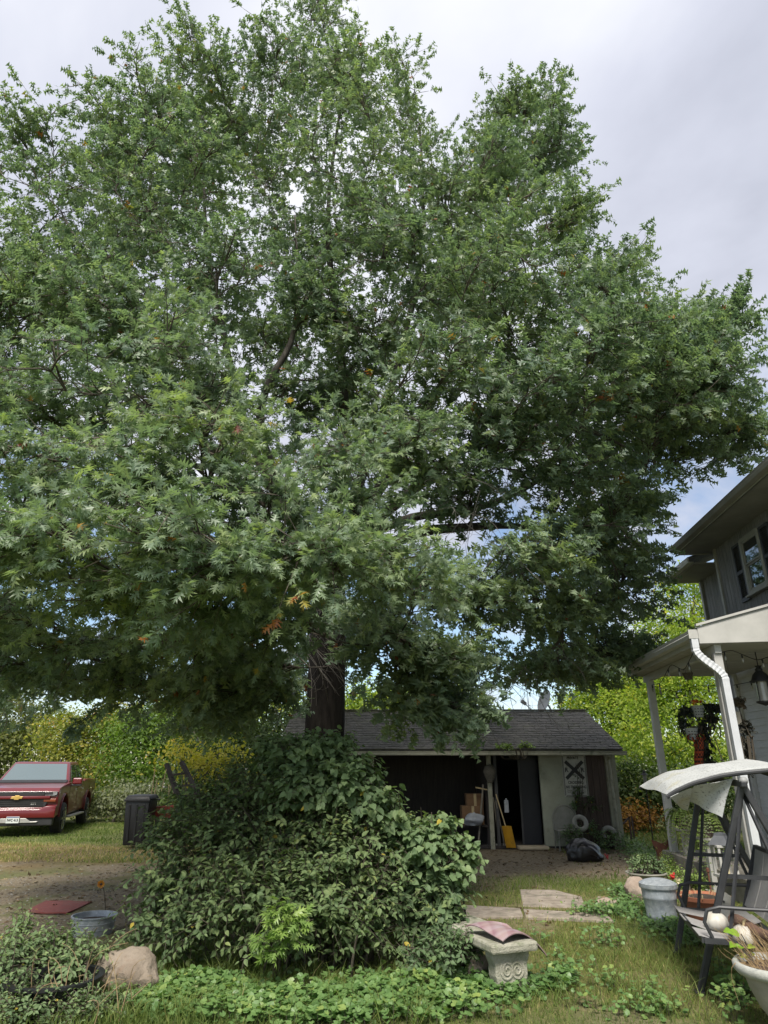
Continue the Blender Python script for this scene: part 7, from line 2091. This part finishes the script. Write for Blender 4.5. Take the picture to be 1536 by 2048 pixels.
mb = MB(); mb.lathe([(.05, zb), (.045, zb * .7), (.05, -.05), (.03, -.02)], c_, 14); mb.build('base', M_['dirtywhite'], ob, smooth=True)
mb = MB(); mb.ball(c_ + np.array((-.035, -.093, .03)) * k_, .009, 6, 8); mb.build('eye', M_['ink'], ob)
a_, b_ = sp_(.22, .50) + UP * .10, sp_(-.25, .85) + UP * .06
mb = MB(); mb.tube(np.array([a_ + (b_ - a_) * k + UP * .01 * math.sin(k * 9) for k in np.linspace(0, 1, 9)]), [.045, .047, .043, .046, .042, .045, .04, .042, .036], 10)
tag(mb.build('log', mat('brown_log', (.13, .07, .045), (.085, .05, .035), scale=5, stretch=(3, 3, 3), rough=.9, bump=.5), None, smooth=True, angle=50), 'reddish brown wooden log lying across the swing seat', 'log')

# ------------------------------------------------------------------ the urn at the front
M_['urn'] = mat('weathered_urn', (.33, .305, .25), (.27, .25, .205), scale=6, rough=.8, bump=.3, c3=(.25, .23, .18), c3scale=6, c3lo=.55)
c_ = np.array((2.70, 5.32, 0))
urn = thing('urn_planter', 'big weathered cream urn planter with dead flowers at the front', 'planter', c_)
mb = MB(); mb.lathe([(0, 0), (.13, 0), (.14, .03), (.10, .06), (.115, .09), (.165, .16), (.21, .26), (.235, .345)], c_, 36); mb.build('bowl', M_['urn'], urn, smooth=True, angle=60)
mb = MB(); mb.lathe([(.235, .340), (.275, .350), (.295, .375), (.295, .405), (.28, .420), (.26, .415), (.245, .37), (.22, .36)], c_, 36); mb.build('rim', mat('pale_rim', (.40, .40, .365), (.30, .305, .275), scale=16, rough=.7, bump=.3), urn, smooth=True, angle=60)
mb = MB(); mb.lathe([(0, .40), (.12, .395), (.25, .38)], c_, 24, wob=lambda a, h: .03 * math.sin(5 * a)); mb.build('soil', mat('root_soil', (.10, .065, .042), (.17, .11, .07), scale=30, rough=1, bump=1.0), urn)
dw2 = Wood()
g = np.random.default_rng(5)
for i in range(110):
    a = g.uniform(0, 6.28); r_ = .22 * math.sqrt(g.random())
    p = c_ + np.array((r_ * math.cos(a), r_ * math.sin(a), .39))
    k = g.random()
    if k < .93:
        e = p + np.array((g.normal(-.10, .06), g.normal(.05, .05), g.uniform(.06, .27))); dw2.tube(bez(p, (p + e) / 2 + g.normal(0, .03, 3), e, 6), .0020, .0008, 4)
    else:
        d = np.array((math.cos(a), math.sin(a), 0)); e = c_ + d * g.uniform(.28, .36) + UP * g.uniform(.15, .38); dw2.tube(bez(p, p + d * .2 + UP * .10, e, 7), .0028, .0012, 4)
ds_o = thing('dead_flowers', 'dry straw brown dead stems drooping over the urn rim', 'dead plant', c_ + UP * .39)
dw2.build('stems', mat('straw', (.27, .18, .085), (.38, .27, .14), scale=9, rough=.85), ds_o, 'stuff')
M_['lime'] = leafmat('lime_leaf', [(0, (.20, .34, .03)), (.5, (.26, .42, .05)), (1, (.40, .44, .08))], trans=.45)
gp = thing('green_shoot', 'lime green leafy shoot rising at the back of the urn', 'plant', c_ + (-.13, .1, .39))
for i, (px, py, s, tt_) in enumerate(((1482, 1868, .12, .55), (1466, 1862, .10, .4), (1470, 1885, .10, .2), (1478, 1900, .10, .3), (1490, 1893, .08, .8), (1464, 1890, .07, .2), (1474, 1912, .07, .9), (1492, 1908, .06, .95), (1500, 1912, .06, .9))):
    p = at(px, py, 5.45); b0 = c_ + np.array((-.12, .10, .39))
    mb = MB(); mb.tube(bez(b0, (b0 + p) / 2 + UP * .04, p, 6), .004, 5); mb.build('stem', M_['stem'], gp, smooth=True)
    V, F, tt = leaves(p[None], unit(np.array((-.8 + .25 * i % 2, -.3, .15 - .1 * (i % 3))))[None], np.array([[-.1, -.75, .6]]), np.array([s]), OVATE_V, OVATE_F, np.array([tt_])); link('leaf', np_mesh('leaf', V, F, tt), M_['lime'], gp)
